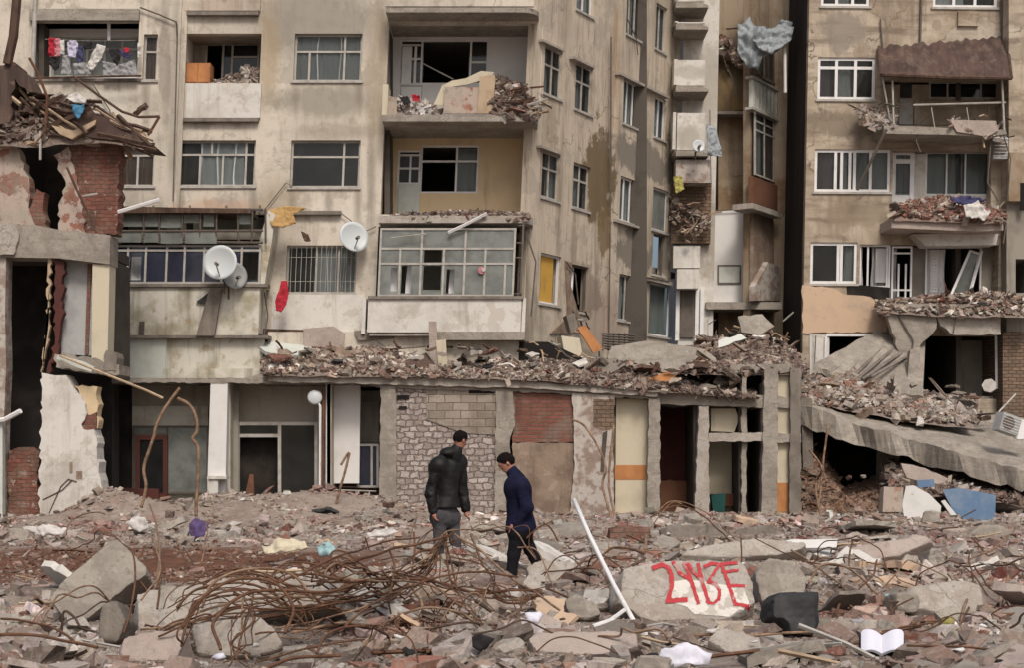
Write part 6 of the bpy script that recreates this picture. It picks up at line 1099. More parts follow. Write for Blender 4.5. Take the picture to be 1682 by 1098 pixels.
def field(n, y0, y1, size, palette, soil_keep=.06, zoff=0.0, rough=.45, plank=.05, tilt=.45, name='ground_rubble', lab=None, xr=None):
    t = rng.random(n); Y = y0 * (y1 / y0) ** t; X = (rng.uniform(-1130, 1130, n)) / FPX * Y if xr is None else (rng.uniform(xr[0], xr[1], n) - HX) / FPX * Y
    X = X + 0.0; keep = np.array([soil(a, b) > 1.0 or random.random() < soil_keep for a, b in zip(X, Y)]) & ~((np.abs(X - cxp) < 0)); X, Y = X[keep], Y[keep]
    S = size * rng.lognormal(0, rough, len(X)) * (Y / 14) ** .35; S = clear_of(X, Y, S)
    dn = np.array([mnoise.noise(Vector((a * .9, b * .6, 2))) for a, b in zip(X, Y)]); k2 = dn > -.42 + .2 * rng.random(len(X)) - (S < .05) * .12; X, Y, S = X[k2], Y[k2], S[k2]
    Z = np.array([gz(a, b) for a, b in zip(X, Y)]) + zoff + S * rng.uniform(-.05, .3, len(X))
    V, F, C = chunks(np.stack([X, Y, Z], 1), S, palette, plank=plank, tilt=tilt)
    zt = np.array([(mnoise.noise(Vector((a * .55, b * .4, 5))), mnoise.noise(Vector((a * .8, b * .5, 9)))) for a, b in zip(X, Y)]).repeat(8, 0)
    C[:, :3] *= 1 + .45 * zt[:, :1]; C[:, 1:3] *= 1 - .28 * np.clip(zt[:, 1:] * 2, 0, 1)
    o = link(name, V, F, 'rubble', cols=C); return setp(o, lab, None, None, 'stuff')
field(58000, 9.6, 38, .04, 'mix', tilt=.3, lab='small broken rubble covering the open ground')
field(10600, 9.6, 38, .08, 'mix', tilt=.28, rough=.6, lab='fist-sized rubble strewn over the open ground', plank=.06, soil_keep=.03)
field(32000, 9.6, 20, .02, 'mix', lab='fine gravel and chips in the foreground', soil_keep=.5)
field(900, 17, 26, .035, 'earth', soil_keep=1, lab='clods on the brown earth patch', xr=(0, 430))
pile('front_rubble', 'masonry heaped before the dark shops at the left', 'rubble', [(170, 826), (230, 822), (300, 836), (340, 812), (390, 806), (440, 826), (520, 832), (620, 836), (640, 850)], [(170, 880), (300, 886), (420, 890), (640, 885)], 31.5, 36.8, 5200, .13, 'mix', plank=.12)
pile('front_rubble', 'reddish broken bricks before the white shop bay', 'rubble', [(430, 842), (470, 832), (520, 836), (570, 846)], [(430, 866), (570, 870)], 33.4, 34.4, 350, .13, 'red')
pile('front_rubble', 'white broken plaster heaped at the foot of the white broken wall', 'rubble', [(160, 838), (185, 822), (215, 822), (240, 850)], [(150, 880), (190, 876), (245, 878)], 32.5, 34, 700, .13, 'white', plank=.15)
pile('front_rubble', 'brown rubble along the foot of the stone wall and the columns', 'rubble', [(900, 868), (1000, 850), (1060, 850), (1120, 858), (1200, 852), (1320, 862)], [(900, 900), (1060, 912), (1200, 900), (1330, 898)], 28.5, 36.5, 5200, .13, 'brown', plank=.14)
pile('front_rubble', 'broken masonry in front of the tilted slab', 'rubble', [(1320, 880), (1440, 880), (1520, 862), (1600, 856), (1720, 852)], [(1320, 930), (1450, 925), (1560, 915), (1720, 905)], 24, 35, 3800, .14, 'mix', plank=.08)
# flat slab fragments lying at all angles
fr_ = random.Random(77)
for k in range(150):
    Y = 10.6 * (31 / 10.6) ** fr_.random(); x = fr_.uniform(-880, 880) / FPX * Y
    if soil(x, Y) < 1.15: continue
    s = fr_.choice([.14, .18, .24, .3, .42]) * (.75 + Y / 40)
    if clear_of(np.array([x]), np.array([Y]), np.array([s]), 1.5, .4)[0] < s: continue
    ks = fr_.randint(4, 7); pts = [(s * math.cos(6.283 * (i + fr_.uniform(-.3, .3)) / ks), s * fr_.uniform(.5, .9) * math.sin(6.283 * (i + fr_.uniform(-.3, .3)) / ks)) for i in range(ks)]; pts = [(a * 1.0, b_ * 1.0) for a, b_ in jag(pts, s * .05, s * .22)]
    b = MB(); b.prism(pts, -s * fr_.uniform(.12, .22), 0); Mx = Matrix.Translation((x, Y, gz(x, Y) + s * .2)) @ Matrix.Rotation(fr_.uniform(0, 6.28), 4, 'Z') @ Matrix.Rotation(fr_.gauss(0, .35), 4, 'X') @ Matrix.Rotation(fr_.gauss(0, .3), 4, 'Y')
    b.v = [tuple(Mx @ Vector(p) + Vector((mnoise.noise(Vector(p) * 9), mnoise.noise(Vector(p) * 9 + Vector((3, 3, 3))), mnoise.noise(Vector(p) * 7 + Vector((k, 0, 0))))) * s * .07) for p in b.v]
    solo('slab_fragment', b, fr_.choice(['concrete_pale', 'concrete_pink', 'concrete', 'concrete_pale', 'plaster_white', 'concrete_dark', 'brick_smear', 'plaster_peach']), 'flat broken slab fragment lying tilted in the rubble field', 'slab fragment', 'flat slab fragments in the rubble field')
# individually placed lumps: the larger loose pieces (copies of a few shapes)
protos = []
def lump_mesh(k, m):
    P_ = np.zeros((1, 3)); V, F, C = chunks(P_, np.ones(1), 'mix', plank=0, tilt=0); bm = bmesh.new(); vs = [bm.verts.new(p) for p in V]
    for f in F: bm.faces.new([vs[i] for i in f])
    bmesh.ops.bevel(bm, geom=bm.edges[:], offset=.08, segments=1, affect='EDGES'); bmesh.ops.triangulate(bm, faces=bm.faces); bmesh.ops.subdivide_edges(bm, edges=bm.edges[:], cuts=1)
    for v in bm.verts: v.co += v.normal * .09 * mnoise.noise(v.co * 3 + Vector((k, 0, 0))) if v.normal.length else Vector()
    for v in bm.verts: v.co += Vector((mnoise.noise(v.co * 4 + Vector((k, 9, 0))), mnoise.noise(v.co * 4 + Vector((k, 0, 9))), mnoise.noise(v.co * 4 + Vector((9, k, 9))))) * .05
    bmesh.ops.recalc_face_normals(bm, faces=bm.faces); me = bpy.data.meshes.new('lump'); bm.to_mesh(me); bm.free(); me.materials.append(M[m]); return me
kinds = {'concrete_lump': ('concrete_pale', 'concrete_pink', 'concrete', 'concrete_pale'), 'brick_lump': ('brick_smear', 'brick_smear')}
meshes = {k: [lump_mesh(i + 3 * len(k), m) for i in range(2) for m in ms] for k, ms in kinds.items()}
for k in range(300):
    kn = 'concrete_lump' if k % 9 else 'brick_lump'; Y = 10.2 * (30 / 10.2) ** random.random(); x = random.uniform(-880, 880) / FPX * Y
    if soil(x, Y) < 1.1: continue
    s = random.choice([.1, .12, .14, .18, .24]) * (.8 + Y / 40)
    if clear_of(np.array([x]), np.array([Y]), np.array([s]), 1.6, .4)[0] < s: continue
    o = bpy.data.objects.new(kn, random.choice(meshes[kn])); COL.objects.link(o)
    o.location = (x, Y, gz(x, Y) + s * .1); o.rotation_euler = (random.gauss(0, .35), random.gauss(0, .35), random.uniform(0, 6.28)); o.scale = (s, s * random.uniform(.7, 1.1), s * random.uniform(.7, 1.1))
    setp(o, 'loose grey concrete lump lying among the foreground rubble' if k % 9 else 'loose reddish brick lump lying among the foreground rubble', 'lump', 'loose concrete lumps in the rubble' if k % 9 else 'loose brick lumps in the rubble')
# ---------------------------------------------------------------- signed-distance modelling for rough blocks and bodies
def surfnet(f, lo, hi, h):
    ax = [np.arange(lo[i], hi[i] + h, h) for i in range(3)]; G = np.stack(np.meshgrid(*ax, indexing='ij'), -1); D = f(G); S = D < 0; n = np.array(D.shape) - 1
    cnt = np.zeros(n); acc = np.zeros((*n, 3))
    for a in range(3):
        sl0 = [slice(None)] * 3; sl1 = [slice(None)] * 3; sl0[a] = slice(0, -1); sl1[a] = slice(1, None)
        d0, d1 = D[tuple(sl0)], D[tuple(sl1)]; cr = (d0 < 0) != (d1 < 0); t = np.where(cr, d0 / np.where(d0 == d1, 1, d0 - d1), 0)
        b, c = [q for q in range(3) if q != a]
        for ob in (0, 1):
            for oc in (0, 1):
                s = [slice(None)] * 3; s[b] = slice(ob, n[b] + ob); s[c] = slice(oc, n[c] + oc); C_, T_ = cr[tuple(s)], t[tuple(s)]
                cnt += C_; off = np.zeros((*n, 3)); off[..., a] = T_; off[..., b] = ob; off[..., c] = oc; acc += off * C_[..., None]
    m = cnt > 0; idx = -np.ones(n, int); idx[m] = np.arange(m.sum()); ii = np.argwhere(m); V = np.array(lo) + (ii + acc[m] / cnt[m][:, None]) * h
    F = []
    for a in range(3):
        b, c = (a + 1) % 3, (a + 2) % 3; sl0 = [slice(None)] * 3; sl1 = [slice(None)] * 3; sl0[a] = slice(0, -1); sl1[a] = slice(1, None)
        s0, s1 = S[tuple(sl0)], S[tuple(sl1)]; cr = s0 != s1; e = np.argwhere(cr); e = e[(e[:, b] > 0) & (e[:, c] > 0) & (e[:, b] < n[b]) & (e[:, c] < n[c])]
        eb = np.zeros(3, int); eb[b] = 1; ec = np.zeros(3, int); ec[c] = 1; q = np.stack([idx[tuple((e - eb - ec).T)], idx[tuple((e - ec).T)], idx[tuple(e.T)], idx[tuple((e - eb).T)]], 1)
        fl = s0[tuple(e.T)]; q[~fl] = q[~fl][:, ::-1]; F.append(q)
    return V, np.concatenate(F)
_lat = np.random.default_rng(5).random((32, 32, 32))
def vnoise(P, s, o=0):
    Q = P * s + o; i = np.floor(Q).astype(int); f = Q - i; f = f * f * (3 - 2 * f); r = 0
    for dx in (0, 1):
        for dy in (0, 1):
            for dz in (0, 1):
                w = (f[..., 0] if dx else 1 - f[..., 0]) * (f[..., 1] if dy else 1 - f[..., 1]) * (f[..., 2] if dz else 1 - f[..., 2]); r = r + w * _lat[(i[..., 0] + dx) % 32, (i[..., 1] + dy) % 32, (i[..., 2] + dz) % 32]
    return r - .5
def polysdf(P, poly):
    x, y = P[..., 0], P[..., 1]; d = np.full(x.shape, 1e9); ins = np.zeros(x.shape, bool); n = len(poly)
    for i in range(n):
        (ax, ay), (bx, by) = poly[i], poly[(i + 1) % n]; ex, ey = bx - ax, by - ay; t = np.clip(((x - ax) * ex + (y - ay) * ey) / (ex * ex + ey * ey + 1e-12), 0, 1)
        d = np.minimum(d, (x - ax - ex * t) ** 2 + (y - ay - ey * t) ** 2); c = ((ay > y) != (by > y)) & (x < (bx - ax) * (y - ay) / (by - ay + 1e-12) + ax); ins ^= c
    d = np.sqrt(d); return np.where(ins, -d, d)
def block(name, pts, Y, depth, m, lab, cat='block', tilt=0.0, yaw=0.0, rough=.026, h=.022, group=None, parent=None):
    """rough broken concrete: outline measured on a tilted plane at its own distance, given real depth"""
    cx = sum(p[0] for p in pts) / len(pts); cy = max(p[1] for p in pts); Fb = Frame(W(cx, cy, Y), (math.cos(yaw), math.sin(yaw), 0), (0, math.sin(tilt), math.cos(tilt)))
    poly = [Fb.uv(*p) for p in pts]; u = [p[0] for p in poly]; v = [p[1] for p in poly]; sd = random.random() * 30
    cu, cv = (max(u) + min(u)) / 2, (max(v) + min(v)) / 2; ru, rv = (max(u) - min(u)) / 2, (max(v) - min(v)) / 2; chips = []
    for _ in range(9):
        a = random.uniform(0, 6.28); e = random.uniform(.2, .9); nv = Vector((math.cos(a), math.sin(a), e)).normalized(); off = (abs(nv.x) * ru + abs(nv.y) * rv) * random.uniform(.72, .98) + nv.z * depth / 2 * random.uniform(.75, 1.0); chips.append((nv.x, nv.y, nv.z, off))
    h = max(h, (max(u) - min(u)) / 110)
    def f(G):
        d2 = polysdf(G, poly); dz = np.abs(G[..., 2] + depth / 2) - depth / 2; q = np.stack([d2, dz], -1)
        d = np.minimum(q.max(-1), 0) + np.linalg.norm(np.maximum(q, 0), axis=-1)
        for nx_, ny_, nz_, off in chips: d = np.maximum(d, (G[..., 0] - cu) * nx_ + (G[..., 1] - cv) * ny_ + (G[..., 2] + depth / 2) * nz_ - off)
        return d + rough * .35 * vnoise(G, 2.6, sd) + rough * .8 * vnoise(G, 6.5, sd) + rough * 1.1 * np.abs(vnoise(G, 14, sd)) + rough * .6 * vnoise(G, 30, sd) + .005
    V, F = surfnet(f, (min(u) - .08, min(v) - .08, -depth - .08), (max(u) + .08, max(v) + .08, .08), h)
    Wd = [tuple(Fb.p(*p)) for p in V]; o = link(name, Wd, F.tolist(), m, parent, smooth=False)
    o.data.polygons.foreach_set('use_smooth', [True] * len(o.data.polygons)); o.data.set_sharp_from_angle(angle=R(28))
    if parent: return Fb
    setp(o, lab, cat, group); return Fb
# ================================================================ LARGE BLOCKS IN THE FOREGROUND
for n, pts, Y, d, m, lab, ti, yw in blk: block(n, pts, blkY(pts, Y), d, m, lab, 'slab' if 'slab' in n else ('beam' if 'beam' in n else 'block'), ti, yw, rough=.013 if ('large tilted' in lab or 'beam' in n) else .022)
# slab with the painted number
gpts = [(1002, 945), (1030, 930), (1096, 918), (1222, 922), (1238, 960), (1246, 1004), (1232, 1022), (1060, 1022), (1030, 1000), (1004, 985)]
gs = thing('graffiti_slab', 'broken slab sprayed with the red number 2443E on a white patch', 'slab', W(1130, 1022, 13.9))
Fg = block('slab', gpts, 13.9, .5, 'concrete_pale', None, tilt=.5, rough=.022, parent=gs)
gob = bpy.data.objects[[o.name for o in gs.children][0]]
bpy.context.view_layer.update()
from mathutils.bvhtree import BVHTree
gmw = gob.matrix_world.copy(); bvh = BVHTree.FromPolygons([gmw @ v.co for v in gob.data.vertices], [tuple(p.vertices) for p in gob.data.polygons])
def on_slab(u, v, lift):
    p = Fg.p(u, v, .4); h = bvh.ray_cast(p, -Fg.N); return (h[0] if h[0] else Fg.p(u, v, 0)) + Fg.N * lift
def decal(name, polys, m, lift, root):
    mb = MB()
    for pl in polys:
        bm = bmesh.new(); f = bm.faces.new([bm.verts.new((*Fg.uv(*p), 0)) for p in pl]); bmesh.ops.triangulate(bm, faces=[f])
        for _ in range(4):
            es = [e for e in bm.edges if e.calc_length() > .035]
            if not es: break
            bmesh.ops.subdivide_edges(bm, edges=es, cuts=1); bmesh.ops.triangulate(bm, faces=bm.faces)
        bm.verts.index_update(); mb.add([on_slab(v.co.x, v.co.y, lift) for v in bm.verts], [tuple(v.index for v in f.verts) for f in bm.faces]); bm.free()
    return part(name, mb, m, root)
decal('white_patch', [[(1106, 956), (1130, 952), (1180, 960), (1222, 966), (1236, 1004), (1216, 1002), (1198, 1014), (1166, 1012), (1140, 1010), (1128, 998), (1110, 992), (1100, 975)]], 'paint_white', .006, gs)
def stroke(pts, w):
    out = []
    for i in range(len(pts) - 1):
        (x0, y0), (x1, y1) = pts[i], pts[i + 1]; L = math.hypot(x1 - x0, y1 - y0) or 1; nx_, ny_ = -(y1 - y0) / L * w / 2, (x1 - x0) / L * w / 2; ex, ey = (x1 - x0) / L * w * .3, (y1 - y0) / L * w * .3
        out.append([(x0 + nx_ - ex, y0 + ny_ - ey), (x1 + nx_ + ex, y1 + ny_ + ey), (x1 - nx_ + ex, y1 - ny_ + ey), (x0 - nx_ - ex, y0 - ny_ - ey)])
    return [jag(o, .7, 3.0) for o in out]
S_ = []
for pts, w in (([(1073, 934), (1088, 928), (1098, 933), (1103, 944), (1104, 962), (1098, 984)], 7), ([(1096, 988), (1127, 986)], 8),
               ([(1106, 924), (1118, 943), (1135, 955)], 5.5), ([(1124, 926), (1132, 945), (1147, 992)], 6), ([(1130, 925), (1138, 940), (1152, 953)], 5), ([(1147, 928), (1154, 960), (1165, 992)], 6),
               ([(1157, 932), (1168, 927), (1182, 929)], 5), ([(1181, 930), (1172, 944), (1163, 957)], 5), ([(1163, 957), (1175, 960), (1182, 970), (1181, 984), (1172, 992), (1161, 989)], 5.5),
               ([(1184, 927), (1210, 926)], 5), ([(1186, 940), (1212, 938)], 4.5), ([(1186, 928), (1196, 958), (1207, 992)], 6), ([(1196, 962), (1222, 964)], 5.5), ([(1206, 993), (1232, 997)], 6)): S_ += stroke(pts, w)
decal('painted_number', S_, 'paint_red', .012, gs)
# ---------------------------------------------------------------- rebar, poles
def cr(pts, n=7):
    P_ = [pts[0]] + pts + [pts[-1]]; out = []
    for i in range(1, len(P_) - 2):
        a, b, c, d = P_[i - 1:i + 3]
        for k in range(n):
            t = k / n; out.append(.5 * ((2 * b) + (c - a) * t + (2 * a - 5 * b + 4 * c - d) * t * t + (3 * b - a - 3 * c + d) * t ** 3))
    return out + [P_[-2]]
def bar(pts, Y, r, m, lab, group=None, dy=0.0, jit=0.0, name='rebar', wob=.012):
    q = []
    for i, p in enumerate(pts):
        y = (p[2] if len(p) > 2 else Y) + dy + random.uniform(-jit, jit)
        if group == TG and p[0] < 640: y -= 2.1
        if p[1] > HY + 20: y = min(y, gy(p[1], .06) * .985)
        w = W(p[0] + random.uniform(-1, 1) * jit * 60, p[1] + random.uniform(-1, 1) * jit * 45, y); w.z = max(w.z, gz(w.x, w.y) + .01); q.append(w)
    q = cr(q); ph = random.random() * 9
    q = [p + Vector((mnoise.noise(p * 3 + Vector((ph, 0, 0))), mnoise.noise(p * 3 + Vector((0, ph, 0))), mnoise.noise(p * 3 + Vector((0, 0, ph))))) * wob for p in q]
    b = MB(); b.tube(q, r, 6); return solo(name, b, m, lab, 'rebar', group, smooth=True)
TG = 'rusty bars of the rebar tangle'
for pts, Y, lab in (
  ([(232, 835, 30), (240, 800, 30), (236, 770, 30), (252, 720, 30), (256, 702, 30), (272, 670, 30), (296, 638, 30)], 30, 'tall bent bar on the left rising to a straight tip before the dark shop'),
  ([(322, 850, 30), (324, 800, 30), (326, 740, 30), (316, 722, 30), (324, 708, 30), (320, 680, 30), (306, 662, 30), (292, 655, 30)], 30, 'tall kinked bar before the dark shop, right of the straight-tipped one'),
  ([(246, 830, 30), (256, 860, 24), (262, 900, 20), (258, 950, 15), (240, 1010, 14.4)], 24, 'long bar running down from the tall bent bar to the tilted block')):
    bar(pts, Y,   .035 if Y == 30 else .018, 'rust_pale', lab)
key = [
 [(700, 925, 15), (712, 900, 15), (730, 876, 15), (748, 872, 15), (790, 872, 15.2), (830, 866, 15.2), (850, 876, 15), (866, 900, 15), (880, 920, 15)],
 [(470, 1010, 14), (560, 985, 14.3), (640, 975, 14.6), (690, 945, 14.8), (715, 915, 15), (735, 885, 15)],
 [(480, 1000, 14), (570, 990, 14.2), (660, 965, 14.5), (700, 930, 14.8), (725, 890, 15), (742, 878, 15)],
 [(440, 1040, 13.6), (520, 1020, 13.9), (620, 990, 14.3), (690, 950, 14.7), (722, 900, 15)],
 [(730, 880, 15), (742, 930, 15), (750, 975, 14.8)], [(728, 885, 15), (738, 940, 14.8), (744, 960, 14.8)],
 [(775, 880, 15.2), (792, 930, 15.3)], [(740, 915, 14.8), (790, 930, 14.8), (820, 965, 14.8), (842, 985, 14.6)],
 [(560, 968, 14.4), (640, 950, 14.4), (720, 958, 14.2), (780, 975, 14), (850, 970, 14.2), (890, 975, 14.4)],
 [(520, 960, 14.6), (600, 955, 14.4), (700, 960, 14), (760, 1000, 13.4), (800, 1030, 13), (818, 1052, 12.8)],
 [(330, 960, 14.2), (380, 940, 14.3), (440, 950, 14.2), (500, 980, 14.2), (560, 1000, 14)],
 [(300, 1060, 12.9), (310, 1020, 13.2), (340, 985, 13.6), (390, 970, 14), (450, 985, 14), (500, 1010, 14)],
 [(230, 1035, 13.6), (280, 1030, 13.6), (340, 1000, 13.8), (430, 985, 14), (540, 975, 14.2), (640, 950, 14.4), (712, 912, 14.8)],
 [(260, 1045, 13.2), (330, 1020, 13.2), (400, 1000, 13.6), (480, 1005, 13.9), (560, 990, 14.1), (650, 985, 14.3)],
 [(290, 1000, 13.8), (320, 970, 13.9), (370, 960, 14), (420, 965, 14), (470, 990, 14), (500, 1030, 13.6)],
 [(405, 1085, 12.4), (395, 1060, 12.7), (398, 1020, 13.1), (402, 980, 13.6)], [(385, 1085, 12.4), (400, 1040, 12.9), (410, 1000, 13.3)],
 [(440, 975, 14.2), (445, 945, 14.5), (470, 925, 14.8), (520, 930, 14.8), (560, 950, 14.6)], [(530, 960, 14.4), (536, 935, 14.6), (560, 926, 14.8), (600, 935, 14.8), (650, 955, 14.6)],
 [(455, 960, 14.4), (500, 945, 14.4), (580, 955, 14.4), (660, 945, 14.6), (700, 930, 14.7)],
 [(640, 1015, 13.4), (650, 1030, 13.2), (680, 1045, 13), (672, 1028, 13.1), (650, 1020, 13.3)], [(480, 1040, 13.2), (560, 1025, 13.4), (640, 1030, 13.3), (700, 1010, 13.5)],
 [(690, 1070, 12.6), (716, 1058, 12.8), (724, 1040, 12.9), (718, 1010, 13.4), (714, 985, 13.8)], [(702, 1072, 12.5), (725, 1055, 12.8), (740, 1040, 13)],
 [(670, 905, 17), (678, 870, 17), (684, 848, 17)], [(676, 940, 16), (680, 900, 16.4), (680, 876, 16.6)],
 [(864, 885, 17), (880, 870, 17), (896, 862, 17), (908, 872, 17), (918, 890, 17)], [(850, 900, 15.4), (880, 906, 15.3), (900, 940, 15.2), (910, 970, 15)],
 [(820, 1045, 12.8), (840, 1020, 13.1), (856, 1000, 13.6), (858, 980, 14)], [(810, 980, 14.2), (830, 990, 14), (860, 990, 14), (880, 978, 14.2)],
 [(820, 975, 14.4), (850, 985, 14.2), (880, 985, 14.2)], [(425, 1090, 12.2), (470, 1075, 12.5), (540, 1060, 12.8), (600, 1050, 13)], [(430, 1100, 12), (500, 1080, 12.4), (560, 1078, 12.5)],
 [(330, 925, 16), (340, 880, 17), (338, 860, 18)], [(258, 1000, 14), (262, 960, 14.4), (268, 930, 15)], [(120, 855, 26), (140, 845, 26), (160, 842, 26), (172, 846, 26)],
 [(110, 880, 26), (112, 862, 26), (125, 848, 26)], [(0, 1045, 13), (60, 1044, 13), (120, 1055, 12.8), (160, 1066, 12.7)], [(0, 1020, 13.6), (80, 1030, 13.2), (130, 1060, 12.8)],
] + [
 [(745, 878, 15), (790, 905, 14.8), (840, 950, 14.4), (900, 990, 13.8), (930, 1010, 13.4)], [(560, 930, 14), (640, 905, 14.4), (700, 890, 14.8), (742, 880, 15)], [(480, 950, 13.6), (560, 915, 14), (640, 890, 14.6), (690, 884, 15)],
 [(330, 1000, 13), (350, 960, 13), (410, 935, 13.2), (480, 945, 13.4), (520, 990, 13.2)], [(300, 1030, 12.8), (330, 985, 12.9), (390, 955, 13), (450, 960, 13), (480, 1000, 12.9), (470, 1040, 12.6)], [(360, 1070, 12.2), (350, 1030, 12.5), (380, 990, 12.8), (440, 970, 13), (520, 975, 13.2), (580, 960, 13.4)],
 [(600, 1060, 12.4), (640, 1020, 12.8), (700, 1000, 13), (760, 1010, 13), (800, 1040, 12.6)], [(560, 1040, 12.6), (600, 1000, 13), (660, 970, 13.4), (720, 950, 13.8), (790, 940, 14.2), (850, 950, 14.4)], [(520, 1075, 12.2), (540, 1040, 12.5), (600, 1030, 12.6), (640, 1050, 12.4), (620, 1075, 12.2)],
 [(230, 985, 13), (260, 950, 13.4), (262, 920, 13.8), (250, 880, 14.6)], [(200, 1040, 12.8), (215, 990, 13), (222, 940, 13.3), (216, 905, 13.6)], [(640, 985, 13.6), (648, 940, 14), (640, 905, 14.4)], [(700, 1040, 12.8), (690, 990, 13.4), (670, 950, 14)]]
for i, k in enumerate(key): bar(k, 14, random.choice([.008, .010, .013]), 'rust' if i % 3 else 'rust_pale', 'rusty bent reinforcing bar in or around the foreground tangle', TG, wob=.02)
for rep in range(4):
    for i, k in enumerate(key[:24]):
        if rep > 1 and i % 2 or (i < 8 and rep > 0): continue
        bar(k, 14, random.choice([.005, .006, .008]), 'rust', 'rusty bent reinforcing bar in or around the foreground tangle', TG, dy=random.uniform(-.25, .3), jit=.32, wob=.09)
rgt = [[(1300, 905, 18), (1330, 925, 17.5), (1380, 960, 16), (1400, 980, 15.5), (1440, 1000, 15)], [(1240, 885, 18), (1290, 910, 17.5), (1330, 925, 17), (1450, 940, 16.5)], [(1395, 930, 16), (1398, 905, 16), (1402, 895, 16)],
 [(1380, 1050, 13.4), (1374, 1010, 14), (1380, 980, 14.6), (1372, 975, 14.6)], [(1365, 985, 14.6), (1366, 975, 14.8), (1390, 990, 14.4), (1405, 1000, 14.2)], [(1590, 905, 18), (1596, 940, 17), (1600, 970, 15.6), (1590, 1000, 14.6), (1570, 1040, 13.6)],
 [(1586, 990, 15), (1570, 960, 15.6), (1556, 945, 16)], [(1600, 930, 16.6), (1620, 960, 16), (1650, 985, 15.4), (1656, 1000, 15)], [(1640, 990, 15), (1654, 960, 15.6), (1655, 945, 15.8)], [(1650, 985, 15), (1632, 1010, 14.6), (1610, 1018, 14.2)],
 [(1576, 1040, 13.6), (1580, 1010, 14), (1588, 985, 14.4)], [(1462, 1010, 14.4), (1468, 985, 14.6), (1480, 972, 14.8)], [(1110, 1045, 13.4), (1240, 1046, 13.3), (1360, 1038, 13.4), (1400, 1030, 13.6)], [(960, 940, 16), (1000, 905, 17), (1030, 900, 17.4), (1060, 912, 17)],
 [(1000, 900, 18), (1040, 905, 18), (1080, 905, 18)], [(1216, 940, 16.4), (1218, 905, 17), (1216, 885, 17.5)], [(1078, 842, 26), (1100, 826, 26), (1130, 828, 26), (1170, 850, 26), (1215, 895, 24)], [(1068, 850, 27), (1110, 832, 27), (1150, 845, 27), (1200, 890, 26)],
 [(1060, 880, 27), (1100, 830, 27), (1120, 828, 27)], [(1620, 1000, 14.8), (1650, 1010, 14.6), (1700, 1000, 14.8)], [(1655, 880, 20), (1630, 905, 19), (1600, 915, 18.4), (1588, 930, 18)], [(1395, 1000, 14.6), (1410, 970, 15), (1430, 950, 15.4), (1440, 920, 16)],
 [(1330, 960, 15.6), (1350, 930, 16.2), (1395, 935, 16), (1440, 975, 15.2)], [(1500, 985, 14.2), (1470, 1000, 14.2), (1462, 1012, 14)]]
for i, k in enumerate(rgt): bar(k, 14, random.choice([.008, .010, .013]), 'rust' if i % 2 else 'rust_pale', 'rusty bar poking out of the rubble at the right', 'rusty bars in the right-hand rubble', wob=.02)
for k in ([(940, 690, 36), (960, 700, 36), (985, 740, 35.5), (995, 770, 35), (990, 800, 35), (1004, 850, 34)], [(1008, 700, 37), (1000, 790, 36.5), (1010, 850, 35)], [(1360, 700, 39), (1352, 760, 38.8), (1345, 830, 38.5)], [(1330, 740, 39), (1350, 770, 38.5), (1340, 800, 38.4), (1350, 860, 38)],
          [(560, 765, 34), (574, 745, 34), (560, 800, 34), (552, 828, 34)], [(1060, 905, 30), (1062, 870, 30), (1060, 852, 30)]):
    bar(k, 36, .03, 'rust_pale', 'thin bent bar hanging before the ruined ground floor', 'thin bars before the ruined ground floor')
b = MB(); p_ = [W(943, 822, 15.2), W(968, 880, 14.8), W(1010, 965, 14.0), W(1048, 1034, 13.1)]; b.tube(p_, .024, 8); solo('white_pole', b, 'frame_white', 'long straight white pole leaning in the rubble left of the graffiti slab', 'pole', smooth=True)
b = MB(); b.tube([W(1026, 1003, 13.4), W(1003, 1020, 13.2), W(974, 1030, 13.1)], .02, 6); b.tube([W(1003, 1020, 13.2), W(1030, 1030, 13.1), W(1050, 1036, 13.0)], .018, 6); solo('white_branch', b, 'frame_white', 'forked pale stick at the foot of the white pole', 'stick')
# ---------------------------------------------------------------- small things on the ground
block('black_container', [(1270, 984), (1282, 972), (1350, 970), (1352, 1000), (1356, 1040), (1340, 1048), (1298, 1040), (1290, 1020), (1272, 1016)], 12.7, .4, 'black_stuff', 'crushed black tub right of the graffiti slab', 'tub', .25, .2, rough=.03)
Fz = Frame(W(1330, 900, 22), (1, 0, 0), (0, 1.0, 1)); fp('white_board', [(1292, 888), (1376, 886), (1374, 900), (1288, 902)], 'panel_white', 'flat white board lying left of the lilac board', 'board', .06, Fz)
def book():
    t = thing('open_book', 'open white book lying in the lower right foreground', 'book', W(1448, 1072, 11.5))
    Fk = Frame(W(1448, 1076, 11.35), (1, 0, 0), (0, .9, .6))
    for s in (-1, 1):
        mb = MB(); K = 10; xs_ = [(1448 + s * 35 * k / K) for k in range(K + 1)]
        for lay in (0, .03):
            for k, x in enumerate(xs_):
                a = k / K; n = .05 * math.sin(a * 2.6) + .02 - lay * (1 - .5 * a)
                for y in (1044 + (3 if k == K else 0) * a + 4 * (1 - a), 1078 + 2 * a): mb.v.append(tuple(Fk.at(x, y) + Fk.N * n))
        L = 2 * (K + 1)
        for k in range(K):
            i = 2 * k; mb.f += [(i, i + 1, i + 3, i + 2), (L + i, L + i + 2, L + i + 3, L + i + 1), (i, i + 2, L + i + 2, L + i), (i + 1, L + i + 1, L + i + 3, i + 3)]
        mb.f += [(0, L, L + 1, 1), (2 * K, 2 * K + 1, L + 2 * K + 1, L + 2 * K)]
        part('page_block', mb, 'paper', t, smooth=False)
    mb = MB(); Fk.poly(mb, [(1412, 1046), (1486, 1046), (1487, 1082), (1410, 1082)], -.03, -.015); part('cover', mb, 'black_stuff', t)
book()
